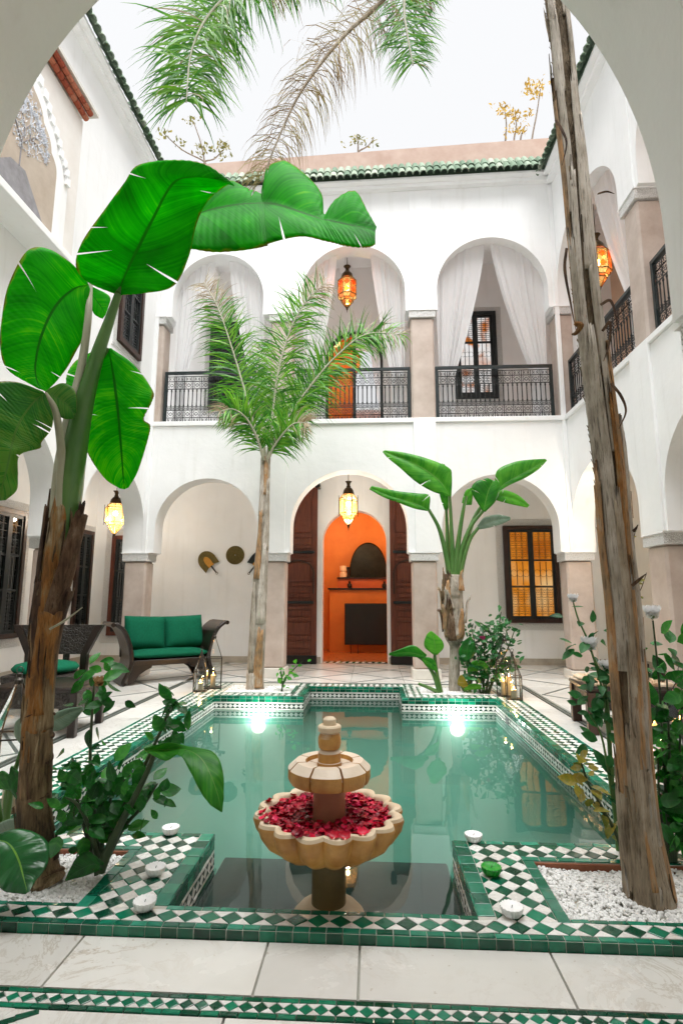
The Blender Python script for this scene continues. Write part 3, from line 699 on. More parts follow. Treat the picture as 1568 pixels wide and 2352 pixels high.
# ------------------------------------------------------------------ iron scrollwork, railings, windows, doors
class FR:
    """local frame: u along the wall, v up, n out of the wall"""
    def __init__(s, o, eu, n): s.o = Vector(o); s.u = Vector(eu); s.n = Vector(n)
    def p(s, u, v, n=0): return s.o + s.u * u + EZ * v + s.n * n
    def box(s, mb, u0, u1, v0, v1, n0, n1):
        return mb.add([s.p(u, v, n) for v in (v0, v1) for u, n in ((u0, n0), (u1, n0), (u1, n1), (u0, n1))], [(0,1,2,3),(7,6,5,4),(0,4,5,1),(1,5,6,2),(2,6,7,3),(3,7,4,0)])
def curl(cx, cy, r, a0, turn, n=9):
    """spiral curl in (u, v)"""
    out = []
    for i in range(n):
        t = i / (n - 1); a = a0 + turn * t; q = r * (1 - .78 * t); out.append((cx + q * math.cos(a), cy + q * math.sin(a)))
    return out
def scroll_cell(mb, f, u0, v0, w, h, r, nn=.0):
    """four C-scrolls and a centre ring in one cell"""
    q = min(w, h) * .24
    for sx in (-1, 1):
        for sy in (-1, 1):
            cx, cy = u0 + w / 2 + sx * w * .24, v0 + h / 2 + sy * h * .24
            pts = curl(cx, cy, q, (pi if sx > 0 else 0), 5.2 * sx * sy, 9)
            mb.tube([f.p(a, b, nn) for a, b in pts], r, 4, False)
def grille(mb, f, u0, u1, v0, v1, nu, nv, r=.004, nn=0.0):
    w, h = (u1-u0)/nu, (v1-v0)/nv
    for i in range(nu):
        for j in range(nv): scroll_cell(mb, f, u0 + i*w, v0 + j*h, w, h, r * .8, nn)
    for i in range(nu + 1): mb.bar(f.p(u0 + i*w, v0, nn), f.p(u0 + i*w, v1, nn), r * 1.7)
    for j in range(nv + 1): mb.bar(f.p(u0, v0 + j*h, nn), f.p(u1, v0 + j*h, nn), r * 1.7)
def railing(parent, o, eu, n, L, H=.93):
    f = FR(o, eu, n); c = bpy.data.objects.new('railing', None); COL.objects.link(c); c.parent = parent
    f.box(MB(), 0, L, H - .045, H, -.025, .025).build('top_rail', M['iron_rail'], c)
    for u in (0, L - .045): f.box(MB(), u, u + .045, 0, H - .046, -.022, .022).build('post', M['iron_rail'], c)
    rows = [(.012, .10, 1), (.10, .235, 1), (.62, .755, 1), (.755, .845, 1)]
    k = max(3, round((L - .11) / .155)); mb = MB()
    for v0, v1, _ in rows: grille(mb, f, .05, L - .05, v0, v1, k, 1, .0062)
    grille(mb, f, .05, L - .05, .235, .30, k * 2, 1, .005)
    mb.build('scrollwork', M['iron'], c)
    kb = k * 2; me = None
    for i in range(kb + 1):
        u = .05 + (L - .10) * i / kb
        if me is None:
            b = MB(); b.tube([(0, 0, 0), (0, 0, .02), (0, 0, .04), (0, 0, .26), (0, 0, .28), (0, 0, .31)], [.008, .015, .009, .009, .015, .008], 6); me = b.build('baluster', M['iron'], None); d = me.data; bpy.data.objects.remove(me); me = d
        q = bpy.data.objects.new('baluster', me); COL.objects.link(q); q.parent = c; q.location = f.p(u, .30) - root_loc(c)
    ar = MB()
    for i in range(kb):
        a = .05 + (L - .10) * i / kb; w = (L - .10) / kb
        ar.tube([f.p(a + w / 2 - w / 2 * math.cos(pi * t / 6), .575 + .045 * math.sin(pi * t / 6)) for t in range(7)], .0035, 4, False)
    ar.build('arch_bars', M['iron'], c)
    return c
railing(back, (-3.57, YB + .10, LZ + .005), EX, -EY, 1.74); railing(back, (-1.25, YB + .10, LZ + .005), EX, -EY, 1.93); railing(back, (1.10, YB + .10, LZ + .005), EX, -EY, 1.95)
railing(right, (XR + .10, 6.46, LZ + .005), EY, -EX, 2.30); railing(right, (XR + .10, 4.0, LZ + .005), EY, -EX, 2.06)

def lit(name, stops, strength, scale=1.6):
    m, t, out = newmat(name); n = N(t, 'ShaderNodeTexNoise', Scale=scale, Detail=2); t.links.new(coords(t), n.inputs['Vector'])
    e = N(t, 'ShaderNodeEmission', Strength=strength); t.links.new(ramp(t, n.outputs[0], stops), e.inputs['Color'])
    g = N(t, 'ShaderNodeBsdfGlossy', Roughness=.03); f = N(t, 'ShaderNodeFresnel', IOR=1.5); x = N(t, 'ShaderNodeMixShader')
    t.links.new(f.outputs[0], x.inputs[0]); t.links.new(e.outputs[0], x.inputs[1]); t.links.new(g.outputs[0], x.inputs[2]); t.links.new(x.outputs[0], out.inputs[0]); return m
M['amber'] = lit('lit_amber_pane', [(.30, (.58, .15, .006)), (.5, (.80, .27, .02)), (.68, (.90, .55, .22))], .40)
def glassy(name, col, rough=.03, ior=2.2):
    m, t, out = newmat(name); d = N(t, 'ShaderNodeBsdfDiffuse', Color=(*col, 1)); g = N(t, 'ShaderNodeBsdfGlossy', Roughness=rough)
    f = N(t, 'ShaderNodeFresnel', IOR=ior); x = N(t, 'ShaderNodeMixShader'); t.links.new(f.outputs[0], x.inputs[0]); t.links.new(d.outputs[0], x.inputs[1]); t.links.new(g.outputs[0], x.inputs[2]); t.links.new(x.outputs[0], out.inputs[0]); return m
M['dark_glass'] = glassy('dark_window_glass', (.01, .012, .012))
M['sky_glass'] = glassy('reflecting_window_glass', (.26, .07, .014), .02, 6.0)
def window(parent, o, eu, n, W, H, fm, gm, carved=.10, halves=2, fw=.075, bars=True, label=None):
    f = FR(o, eu, n); c = bpy.data.objects.new('window', None); COL.objects.link(c); c.parent = parent
    if label: c['label'] = label
    if carved:
        a, b = carved + .012, .014
        for u0, u1, v0, v1 in ((-a, W + a, H + b, H + a), (-a, W + a, -a, -b), (-a, -b, -b, H + b), (W + b, W + a, -b, H + b)):
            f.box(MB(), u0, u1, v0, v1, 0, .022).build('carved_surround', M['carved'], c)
        f.box(MB(), -a - .02, W + a + .02, -a - .02, H + a + .02, 0, .008).build('surround_bed', M['plaster'], c)
    for u0, u1, v0, v1 in ((0, W, H - fw, H), (0, W, 0, fw), (0, fw, fw, H - fw), (W - fw, W, fw, H - fw)):
        f.box(MB(), u0, u1, v0, v1, .0085, .07).build('frame_rail', fm, c)
    f.box(MB(), fw, W - fw, fw, H - fw, .009, .014).build('pane', gm, c)
    hw = (W - 2 * fw) / halves; bd = M['iron']
    for k in range(halves):
        a, b = fw + hw * k, fw + hw * (k + 1); s = MB(); t = .05
        for u0, u1, v0, v1 in ((a, b, fw, fw + t), (a, b, H - fw - t, H - fw), (a, a + t, fw + t, H - fw - t), (b - t, b, fw + t, H - fw - t)): f.box(s, u0, u1, v0, v1, .0145, .05)
        hh = H - 2 * fw - 2 * t
        for q in (.35, .66): f.box(s, a + t, b - t, fw + t + hh * q - .014, fw + t + hh * q + .014, .016, .046)
        s.build('casement', bd, c)
        g = MB(); a += t; b -= t; v = fw + t; cu = max(1, round((b - a) / .10))
        grille(g, f, a, b, v, v + hh * .335, cu, max(1, round(hh * .335 / .12)), .0056, .032); grille(g, f, a, b, v + hh * .675, v + hh, cu, max(1, round(hh * .325 / .12)), .0056, .032)
        for i in range(1, 3):
            u = a + (b - a) * i / 3; g.bar(f.p(u, v + hh * .365, .032), f.p(u, v + hh * .645, .032), .012)
        for i in range(3):
            u = a + (b - a) * (i + .5) / 3; w = (b - a) / 6
            for sg in (1, -1): g.tube([f.p(u + w * math.cos(pi * q / 6), v + hh * .505 + sg * (.012 + w * math.sin(pi * q / 6)), .032) for q in range(7)], .0035, 4, False)
        g.build('grille', bd, c)
    return c
# ground floor
window(back, (2.56, YG, .78), EX, -EY, 1.03, 1.86, M['wood_frame'], M['amber'], .12)
window(back, (-5.22, YG, .50), EX, -EY, .40, 1.98, M['wood_door'], M['dark_glass'], .13, 1)
window(left, (GXL, 7.70, .62), EY, EX, .78, 1.98, M['wood_frame'], M['dark_glass'], .13); window(left, (GXL, 10.05, .56), EY, EX, .58, 1.98, M['wood_frame'], M['dark_glass'], .10)
window(left, (GXL, 5.2, .62), EY, EX, .78, 1.98, M['wood_frame'], M['dark_glass'], .13)
window(right, (GXR, 8.55, .05), -EY, -EX, .70, 2.1, M['wood_frame'], M['dark_glass'], .10)
# gallery floor
M['upper_pane'] = lit('painted_reflection_pane', [(.36, (.50, .13, .015)), (.46, (.72, .66, .62)), (.58, (.80, .80, .80)), (.66, (.55, .16, .02))], .50, 2.2)  # pale reflection and orange light painted as an emission pattern
window(back, (1.74, YG, 5.26), EX, -EY, .86, 1.88, M['iron'], M['upper_pane'], .10); window(back, (-3.38, YG, 5.14), EX, -EY, .86, 1.90, M['iron'], M['dark_glass'], .10)
window(left, (XL, 7.42, 5.02), EY, EX, .76, 1.50, M['wood_frame'], M['dark_glass'], .09)
# glazed arched door on the gallery
M['orange'] = pm('orange_tadelakt', (.52, .17, .025), (.62, .23, .04), 2.2, .55, .08, 8)
M['red_clay'] = pm('red_tadelakt', (.42, .085, .02), (.52, .13, .03), 3, .5)
def arch_ring(mb, f, c, r, v0, zs, za, w, n0, n1, n=24):
    pts = [(c - r, v0)] + [(c - r * math.cos(pi * i / n), zs + (za - zs) * math.sin(pi * i / n)) for i in range(n + 1)] + [(c + r, v0)]
    inn = [(c - (r - w), v0)] + [(c - (r - w) * math.cos(pi * i / n), zs + (za - zs - w) * math.sin(pi * i / n)) for i in range(n + 1)] + [(c + r - w, v0)]
    b = len(mb.v)
    for nn in (n0, n1):
        for u, v in pts: mb.v.append(tuple(f.p(u, v, nn)))
        for u, v in inn: mb.v.append(tuple(f.p(u, v, nn)))
    k = len(pts)
    for i in range(k - 1):
        mb.f += [(b+i, b+i+1, b+k+i+1, b+k+i), (b+2*k+i+1, b+2*k+i, b+3*k+i, b+3*k+i+1), (b+i+1, b+i, b+2*k+i, b+2*k+i+1), (b+k+i, b+k+i+1, b+3*k+i+1, b+3*k+i)]
    return mb
gd = bpy.data.objects.new('glazed_door', None); COL.objects.link(gd); gd.parent = back
f = FR((0, YG + .12, 0), EX, -EY)
uc, ur = (UDOOR[0] + UDOOR[1]) / 2, (UDOOR[1] - UDOOR[0]) / 2
arch_ring(MB(), f, uc, ur, LZ, UDOOR[2], UDOOR[3], .055, 0, .05).build('door_frame', M['iron_rail'], gd)
f.box(MB(), uc - .035, uc + .035, LZ, UDOOR[3] - .06, 0, .045).build('door_stile', M['iron_rail'], gd)
pane = MB(); n = 24
pane.add([f.p(u, v, .02) for u, v in [(uc + .03, LZ)] + [(uc + (ur - .05) * math.sin(pi / 2 * i / n), UDOOR[2] + (UDOOR[3] - .05 - UDOOR[2]) * math.cos(pi / 2 * i / n)) for i in range(n + 1)] + [(uc + ur - .05, LZ)]], [tuple(range(n + 3))])
M['clear_glass'] = None
def clearglass(name, tint=(.93, .95, .95), ior=1.5):
    m, t, out = newmat(name); g = N(t, 'ShaderNodeBsdfGlossy', Roughness=.01); tr = N(t, 'ShaderNodeBsdfTransparent', Color=(*tint, 1))
    f = N(t, 'ShaderNodeFresnel', IOR=ior); x = N(t, 'ShaderNodeMixShader'); t.links.new(f.outputs[0], x.inputs[0]); t.links.new(tr.outputs[0], x.inputs[1]); t.links.new(g.outputs[0], x.inputs[2]); t.links.new(x.outputs[0], out.inputs[0]); return m
M['clear_glass'] = clearglass('clear_glass'); M['door_glass'] = clearglass('door_glass', ior=3.0)
pane.build('pane', M['door_glass'], gd)
# rooms behind the two doors
def room(z0, z1, x0, x1, y1, mat, name):
    mb = MB(); y0 = YG + .302
    mb.add([(x0, y0, z0), (x1, y0, z0), (x1, y1, z0), (x0, y1, z0), (x0, y0, z1), (x1, y0, z1), (x1, y1, z1), (x0, y1, z1)], [(4, 5, 6, 7), (1, 2, 6, 5), (2, 3, 7, 6), (3, 0, 4, 7)])
    mb.build(name, mat, back)
room(0, 3.7, -2.3, 1.9, 13.6, M['orange'], 'room_walls'); room(LZ, 8.1, -2.0, 1.5, 13.4, M['orange'], 'room_walls')
M['floor_brick'] = pm('terracotta_floor', (.34, .12, .035), (.48, .19, .06), 9, .35)
MB().box(-2.3, 1.9, YG + .301, 13.6, -.06, -.012).build('room_floor', M['grout'], back)
for i in range(14):
    for j in range(9):
        x0, y0 = -1.5 + .17 * i + (.085 if j % 2 else 0), YG + .40 + .30 * j
        MB().box(x0 + .005, x0 + .165, y0 + .005, y0 + .295, -.015, .002).build('floor_brick', M['floor_brick'], back)
row_o = Vector((0, 0, .004))
for i in range(20):
    tile(back, 'threshold_tile', M['tile_green' if i % 2 else 'tile_white'], [(DOOR[0] + .063 * i, YG + .10), (DOOR[0] + .063 * (i + 1), YG + .10), (DOOR[0] + .063 * (i + 1) + .03, YG + .28), (DOOR[0] + .063 * i + .03, YG + .28)], row_o, EX, EY)
keys = [k for k in TILES if k[1] != 'threshold_tile']
for k in keys: TILES.pop(k)
emit_tiles()
MB().box(-2.3, 1.9, YG + .302, 13.6, LZ - .05, LZ - .002).build('room_floor', M['floor_brick'], back)
for (x, y, z, e) in ((-.9, 12.0, 3.2, 30), (.9, 12.3, 3.2, 24), (-.8, 12.2, 7.2, 22)):
    t = thing('ceiling_lamp', (x, y, z), 'warm ceiling lamp in the orange room %s' % ('upstairs' if z > 4 else ('behind the left door leaf' if x < 0 else 'behind the right door leaf')), 'lamp', 'lamps of the orange rooms')
    mb = MB(); mb.lathe([(.02, .12), (.05, .10), (.11, .0), (.10, -.03), (.02, -.05)], 16, (x, y, z)); mb.build('glass_shade', emis('warm_shade_%g' % e, (1, .6, .25), 2.0), t)
    mb = MB().tube([(x, y, z + .1), (x, y, z + .5)], .008, 6); mb.build('stem', M['iron'], t)
    l = bpy.data.lights.new('lamp_light', 'POINT'); l.energy = e; l.color = (1, .58, .26); l.shadow_soft_size = .15
    lo = bpy.data.objects.new('lamp_light', l); COL.objects.link(lo); lo.parent = t; lo.location = (0, 0, -.2)
# fireplace, hearth screen and egg-shaped mirror inside the room
M['soot'] = pm('soot_black', (.004, .004, .004), (.008, .007, .006), 5, .35)
fp = thing('fireplace', (.1, 13.2, 0), 'orange plastered fireplace with dark mantel shelf inside the lit room', 'fireplace')
MB().box(-.99, 1.3, 13.05, 13.59, 0, 1.43).build('chimney_breast', M['orange'], fp)
MB().box(-1.03, 1.35, 13.0, 13.58, 1.431, 1.47).build('mantel_shelf', M['wood_dark'], fp)
MB().box(-.81, 1.3, 13.25, 13.59, 1.4705, 1.70).build('upper_breast', M['red_clay'], fp); MB().box(-.83, 1.32, 13.20, 13.58, 1.7005, 1.73).build('upper_shelf', M['wood_dark'], fp)
hs_ = thing('fire_screen', (.35, 12.75, 0), 'black rectangular fire screen on thin legs before the fireplace', 'fire screen')
MB().cbox(-.62, .62, 12.70, 12.74, .19, 1.12, .01).build('panel', M['soot'], hs_)
for x in (-.48, -.32, .34, .5): MB().tube([(x, 12.72, 0), (x, 12.72, .20)], .008, 6).build('leg', M['iron'], hs_)
M['bronze'] = pm('dark_hammered_bronze', (.010, .009, .006), (.03, .024, .014), 8, .22, .6, 22, .5, metal=.8)
em = thing('egg_mirror', (-.08, 13.3, 1.73), 'dark egg-shaped hammered mirror standing on the upper mantel', 'mirror')
mb = MB(); prof = []
for i in range(33):
    a = pi * i / 32; prof.append((-.08 - .46 * math.cos(a), 1.735 + (.84 * math.sin(a) ** .85)))
for y, k in ((13.30, .0), (13.27, .04)):
    mb.v += [(-.08 + (x + .08) * (1 - k), y, 1.735 + (z - 1.735) * (1 - k)) for x, z in prof]
m = len(prof); mb.f += [tuple(range(m, 2 * m))] + [(i, i + 1, m + i + 1, m + i) for i in range(m - 1)]
mb.build('disc', M['bronze'], em)
M['ceramic_white'] = pm('cream_ceramic', (.72, .62, .48), None, rough=.5)
for x, nm, lab, mt in ((-.68, 'table_lamp', 'small cream lamp block left of the egg mirror', 'ceramic_white'), (-.56, 'candlestick', 'dark candlestick beside the cream lamp on the mantel', 'soot'), (.42, 'candlestick', 'dark candlestick right of the egg mirror', 'soot')):
    mb = MB().lathe([(.05, 0), (.055, .02), (.03, .05), (.035, .2), (.05, .24), (.0, .25)] if mt == 'soot' else [(.085, 0), (.09, .02), (.09, .11), (.06, .12), (.06, .14), (.085, .15), (.085, .27), (.0, .28)], 14, (x, 13.24, 1.732))
    tag(mb.build(nm, M[mt]), lab, 'lamp' if mt != 'soot' else 'candlestick')
for x, lab in ((-.52, 'small dark pot on the left of the mantel shelf'), (.30, 'small dark pot on the right of the mantel shelf')):
    mb = MB().lathe([(.04, 0), (.06, .04), (.055, .09), (.025, .12), (.03, .16), (.0, .16)], 14, (x, 13.1, 1.471)); tag(mb.build('mantel_pot', M['soot']), lab, 'pot', 'pots on the mantel shelf')
# wooden door leaves folded open against the gallery wall
def door_leaf(x0, x1, flip):
    y0, y1, h = YG - .14, YG - .07, 3.42
    d = bpy.data.objects.new('door_leaf', None); COL.objects.link(d); d.parent = back
    W = x1 - x0; sw = .10
    MB().cbox(x0, x1, y0 + .02, y1, 0.03, h, .006).build('board', M['wood_door'], d)
    for a, b in ((x0, x0 + sw), (x1 - sw, x1)): MB().cbox(a, b, y0, y0 + .0195, .03, h, .005).build('stile', M['wood_door'], d)
    rails = (.03, .20, .45, .80, 1.02, 1.25, 1.47, 1.95, 2.20, 2.42, h - .10)
    for z in rails: MB().cbox(x0 + sw, x1 - sw, y0 + .002, y0 + .0195, z, z + .065, .006).build('rail', M['wood_door'], d)
    for a, b in zip(rails, rails[1:]):
        if b - a - .065 > .06: MB().cbox(x0 + sw + .03, x1 - sw - .03, y0 + .008, y0 + .0195, a + .09, b - .025, .008).build('panel', M['wood_door'], d)
    for z in (1.13, 2.10): MB().cbox(x0 + .05, x1 - .05, y0 - .035, y0 - .002, z, z + .055, .012).build('bolt', M['iron'], d)
    f = FR((0, y0 - .001, 0), EX, -EY); arch_ring(MB(), f, (x0 + x1) / 2, W / 2 - .05, 1.32, 1.72, 1.98, .03, 0, .018).build('arch_moulding', M['wood_frame'], d)
    MB().cbox(x0 - .01, x1 + .01, y0 - .02, y1, 0.0, .16, .01).build('kick_board', M['soot'], d)
    k = x1 if not flip else x0
    MB().cbox(k - .05, k + .05, y0 - .06, YG, h - .02, h + .09, .015).build('pivot_block', M['soot'], d)
door_leaf(-1.80, -1.06, False); door_leaf(.36, 1.10, True)
# ------------------------------------------------------------------ curtains
def sheer(name):
    m, t, out = newmat(name); d = N(t, 'ShaderNodeBsdfDiffuse', Color=(.9, .9, .91, 1)); r = N(t, 'ShaderNodeBsdfTranslucent', Color=(.9, .9, .91, 1)); x = N(t, 'ShaderNodeMixShader', Fac=.45)
    tr = N(t, 'ShaderNodeBsdfTransparent'); x2 = N(t, 'ShaderNodeMixShader', Fac=.10)
    t.links.new(d.outputs[0], x.inputs[1]); t.links.new(r.outputs[0], x.inputs[2]); t.links.new(x.outputs[0], x2.inputs[1]); t.links.new(tr.outputs[0], x2.inputs[2]); t.links.new(x2.outputs[0], out.inputs[0]); return m
M['curtain'] = sheer('sheer_white_cotton')
def curtain(f, op, side, lab, zg=5.0, z0=4.22, apex_gap=.04, nfold=6, gw=.16, seed=0):
    """one half of a pair hung along the arch and drawn to a side"""
    a, b, zs, za = op; c, r = (a + b) / 2, (b - a) / 2; R = random.Random(seed); ph = R.uniform(0, 6)
    nu, nv = 72, 26; mb = MB()
    for j in range(nv + 1):
        v = j / nv
        for i in range(nu + 1):
            s = i / nu
            tu = -r + s * (r - apex_gap)                      # from the jamb to the apex
            tz = zs + (za - zs) * math.sqrt(max(0, 1 - (tu / r) ** 2)) + .03
            if s < .04: tz = max(tz, zs)
            gu = -r + .03 + gw * s                            # gathered position
            zgath = zg - .25 * s * 0
            if v < .78:
                q = v / .78; k = q ** 1.35
                u = tu + (gu - tu) * k; z = tz + (zgath - tz) * q
            else:
                q = (v - .78) / .22; u = gu + .02 * math.sin(9 * s + ph) * q; z = zgath + (z0 - zgath) * q
            amp = (.016 + .026 * v) * (.6 + .5 * math.sin(11 * s + ph))
            w = amp * (math.sin(2 * pi * nfold * s + ph + 1.3 * math.sin(3 * s)) + .45 * math.sin(2 * pi * nfold * 2.1 * s + ph * 2 + v * 2))
            uu = c + (u if side < 0 else -u)
            mb.v.append(tuple(f.p(uu, z, -.20 + w)))
    for j in range(nv):
        for i in range(nu): k = j * (nu + 1) + i; mb.f.append((k, k + 1, k + nu + 2, k + nu + 1))
    return tag(mb.build('curtain', M['curtain'], None, True), lab, 'curtain', 'sheer curtains of the upper galleries')
f = FR((0, YB, 0), EX, -EY); pos = ('left', 'middle', 'right')
for k, op in enumerate(uops):
    for s in (-1, 1):
        curtain(f, op, s, 'white sheer curtain tied to the %s of the %s upper balcony arch' % ('left' if s < 0 else 'right', pos[k]), seed=k * 2 + s, gw=(.20, .22, .26)[k], apex_gap=(.12, .30, .05)[k])
f = FR((XR, 0, 0), EY, -EX)
curtain(f, (6.53, YB, 6.45, 7.38), -1, 'white sheer curtain at the near side of the right gallery arch', seed=11, gw=.2)
curtain(f, (6.53, YB, 6.45, 7.38), 1, 'white sheer curtain at the far side of the right gallery arch', seed=12, gw=.2)
# ------------------------------------------------------------------ hanging lanterns
M['brass'] = pm('dark_brass', (.035, .020, .008), (.09, .055, .02), 30, .35, .2, 60, .5, metal=.7)
def stained(name, col, tcol=None):
    m, t, out = newmat(name); r = N(t, 'ShaderNodeBsdfTranslucent', Color=(*col, 1)); tr = N(t, 'ShaderNodeBsdfTransparent', Color=(*(tcol or col), 1)); x = N(t, 'ShaderNodeMixShader', Fac=.80)
    g = N(t, 'ShaderNodeBsdfGlossy', Roughness=.1); f = N(t, 'ShaderNodeFresnel', IOR=1.45); y = N(t, 'ShaderNodeMixShader')
    t.links.new(r.outputs[0], x.inputs[1]); t.links.new(tr.outputs[0], x.inputs[2]); t.links.new(f.outputs[0], y.inputs[0]); t.links.new(x.outputs[0], y.inputs[1]); t.links.new(g.outputs[0], y.inputs[2]); t.links.new(y.outputs[0], out.inputs[0]); return m
M['pane_amber'] = stained('amber_glass', (1, .42, .06), (1, .93, .82)); M['pane_red'] = stained('red_glass', (.95, .26, .05)); M['pane_gold'] = stained('gold_glass', (1, .62, .20))
M['bulb'] = emis('lamp_bulb', (1, .78, .45), 16)
def hang_lantern(name, label, H=.80, R=.165, chain=.5, red=False, energy=20):
    """octagonal brass lantern; origin at its lower tip"""
    t = thing(name, (0, 0, 0), label, 'lantern', 'hanging brass lanterns'); n = 8
    def ringp(r, z): return [(r * math.cos(2 * pi * (k + .5) / n), r * math.sin(2 * pi * (k + .5) / n), z) for k in range(n)]
    L = [(.012, .0), (.03, .05), (R * .62, .16), (R * .70, .20), (R, .25), (R, .52), (R * .62, .60)]; L = [(r, z * H / .8) for r, z in L]
    fr_ = MB()
    for (r, z) in L[2:]:
        P = ringp(r, z)
        for k in range(n): fr_.bar(P[k], P[(k + 1) % n], .009 if r > R * .9 else .007)
    for k in range(n):
        for a, b in zip(L, L[1:]):
            if a[1] < .04: continue
            fr_.bar(ringp(*a)[k], ringp(*b)[k], .007)
        q = ringp(R * 1.10, 0)[k]
        if not red: fr_.bar((q[0], q[1], L[4][1] - .05), (q[0], q[1], L[5][1] + .05), .006)
    fr_.build('frame', M['brass'], t)
    for a, b in zip(L[1:], L[2:]):
        for k in range(n):
            A, B = ringp(*a), ringp(*b); m = M['pane_amber']
            if red: m = (M['pane_red'], M['pane_gold'])[(k + int(a[1] * 10)) % 2]
            MB().add([A[k], A[(k+1) % n], B[(k+1) % n], B[k]], [(0, 1, 2, 3)]).build('pane', m, t)
            if red and a[0] == R and b[0] == R:      # diamonds of red glass on the long panes
                for w in (0, 1):
                    cz = a[1] + (b[1] - a[1]) * (.25 + .5 * w); mx_ = [(A[k][i] + A[(k+1) % n][i]) / 2 * 1.012 for i in (0, 1)]; hx = [(A[(k+1) % n][i] - A[k][i]) * .42 for i in (0, 1)]
                    MB().add([(mx_[0], mx_[1], cz - .055), (mx_[0] + hx[0], mx_[1] + hx[1], cz), (mx_[0], mx_[1], cz + .055), (mx_[0] - hx[0], mx_[1] - hx[1], cz)], [(0, 1, 2, 3)]).build('diamond_pane', M['pane_red'], t)
    z = L[-1][1]
    MB().lathe([(R * .62, z), (R * .60, z + .02), (R * .52, z + .07), (R * .36, z + .11), (R * .22, z + .125), (R * .24, z + .14), (R * .17, z + .16), (R * .2, z + .2), (R * .36, z + .235), (R * .08, z + .24)], 16, fn=lambda a, r, zz_: 1 + .05 * abs(math.sin(4 * a))).build('dome', M['brass'], t, True, auto=40)
    MB().lathe([(.002, -.05), (.007, -.03), (.004, -.02), (.014, 0), (.03, .05 * H / .8)], 10).build('finial', M['brass'], t)
    MB().tube([(0, 0, z + .235), (0, 0, z + .235 + chain)], .006, 6).build('chain', M['brass'], t)
    mb = MB(); mb.lathe([(.0, -.05), (.03, -.035), (.042, 0), (.03, .035), (.0, .05)], 12, (0, 0, L[4][1] + .17), cap=False); mb.build('bulb', M['bulb'], t, True)
    l = bpy.data.lights.new('lantern_light', 'POINT'); l.energy = energy * (.12 if red else .85); l.color = (1, .97, .93); l.shadow_soft_size = .035
    lo = bpy.data.objects.new('lantern_light', l); COL.objects.link(lo); lo.parent = t; lo.location = (0, 0, L[4][1] + .07)
    return t
def at_px(t, x, y, Y): t.location = pt(x, y, Y); return t
at_px(hang_lantern('hanging_lantern', 'lit amber glass brass lantern hanging before the open doorway', .80, .165, .6), 800, 1212, 9.6)
at_px(hang_lantern('hanging_lantern', 'lit amber lantern hanging in the left arcade behind the sofa', .80, .17, .6, energy=26), 262, 1232, 9.6)
at_px(hang_lantern('hanging_lantern', 'lit red and gold glass lantern in the middle upper balcony arch', .84, .18, .25, red=True), 797, 712, 9.3)
at_px(hang_lantern('hanging_lantern', 'red and gold lantern glimpsed in the right upper gallery beside the palm trunk', .84, .18, .5, red=True, energy=24), 1376, 668, 7.35)
at_px(hang_lantern('hanging_lantern', 'lit lantern in the right arcade mostly hidden behind the palm trunk', .80, .17, .6, energy=30), 1420, 1225, 7.6)
at_px(hang_lantern('hanging_lantern', 'small orange lantern inside the upstairs room behind the glazed door', .6, .15, .5, red=True, energy=6), 826, 808, 11.9)
# ------------------------------------------------------------------ mural bay on the left wing
bay = thing('mural_bay', (-3.5, 5.1, 5.1), 'pink rendered bay with white scalloped frame and tree mural high on the left wing', 'wall bay')
M['bay_render'] = pm('pale_pink_render', (.72, .68, .64), (.80, .77, .74), 3, .7, .05, 15)
bx1, by1 = -3.50, 5.72
MB().box(XL + .001, bx1, 2.6, by1, 5.12, 7.02).build('bay_wall', M['bay_render'], bay)
MB().cbox(XL + .001, bx1 + .10, 2.6, by1 - .10, 5.02, 5.11, .006).build('sill', M['plaster'], bay)
MB().box(XL + .001, bx1 + .14, 2.6, by1 + .10, 7.16, 7.20).build('coping', M['plinth'], bay)
M['red_brick'] = glaze('red_clay_brick', [(0, (.16, .028, .012)), (.5, (.30, .055, .022)), (1, (.45, .16, .09))], .7, .4)
for rr, (x, z) in enumerate(((bx1 + .04, 7.055), (bx1 + .09, 7.115))):
    for k in range(34):
        y = 2.66 + .09 * k
        mb = MB().tube([(x, y + .004, z), (x, y + .086, z)], .036, 8); mb.build('cornice_brick', M['red_brick'], bay)
# scalloped white frame round a tan tile panel with a painted tree
f = FR((bx1, 0, 0), EY, EX)
def ogee(w, v0, vs, va, n=10):
    """half outline of a lobed arch, from the foot to the apex"""
    P = [(w, v0), (w, vs)]
    for k, (a, b) in enumerate(((1.0, .80), (.80, .52), (.52, .18))):
        for i in range(1, n + 1):
            t = i / n; u = w * (a + (b - a) * t); v = vs + (va - vs) * (k + t) / 3; P.append((u - .035 * math.sin(pi * t) * -1, v + .02 * math.sin(pi * t)))
    P += [(w * .10, va + .06), (0, va + .12)]
    return P
pc = 4.62
def lobed(w, v0, vs, va, n0, n1):
    h = ogee(w, v0, vs, va); L = [(pc + u, v) for u, v in h] + [(pc - u, v) for u, v in reversed(h[:-1])]
    mb = MB(); k = len(L); mb.v = [tuple(f.p(u, v, nn)) for nn in (n0, n1) for u, v in L]; mb.f = [tuple(range(k, 2 * k))] + [(i, (i + 1) % k, k + (i + 1) % k, k + i) for i in range(k)]; return mb
lobed(.86, 5.121, 5.95, 6.70, 0, .03).build('scalloped_frame', M['plaster'], bay, fixn=True); lobed(.74, 5.121, 5.90, 6.58, .0305, .05).build('scalloped_frame', M['plaster'], bay, fixn=True)
_h = ogee(.86, 5.121, 5.95, 6.70)
for _sg in (1, -1):
    for _i in range(2, len(_h) - 2, 3):
        _u, _v = pc + _sg * (_h[_i][0] - .03), _h[_i][1]; f.box(MB(), _u - .035, _u + .035, _v - .07, _v + .03, .0302, .062).build('frame_step', M['plaster'], bay)
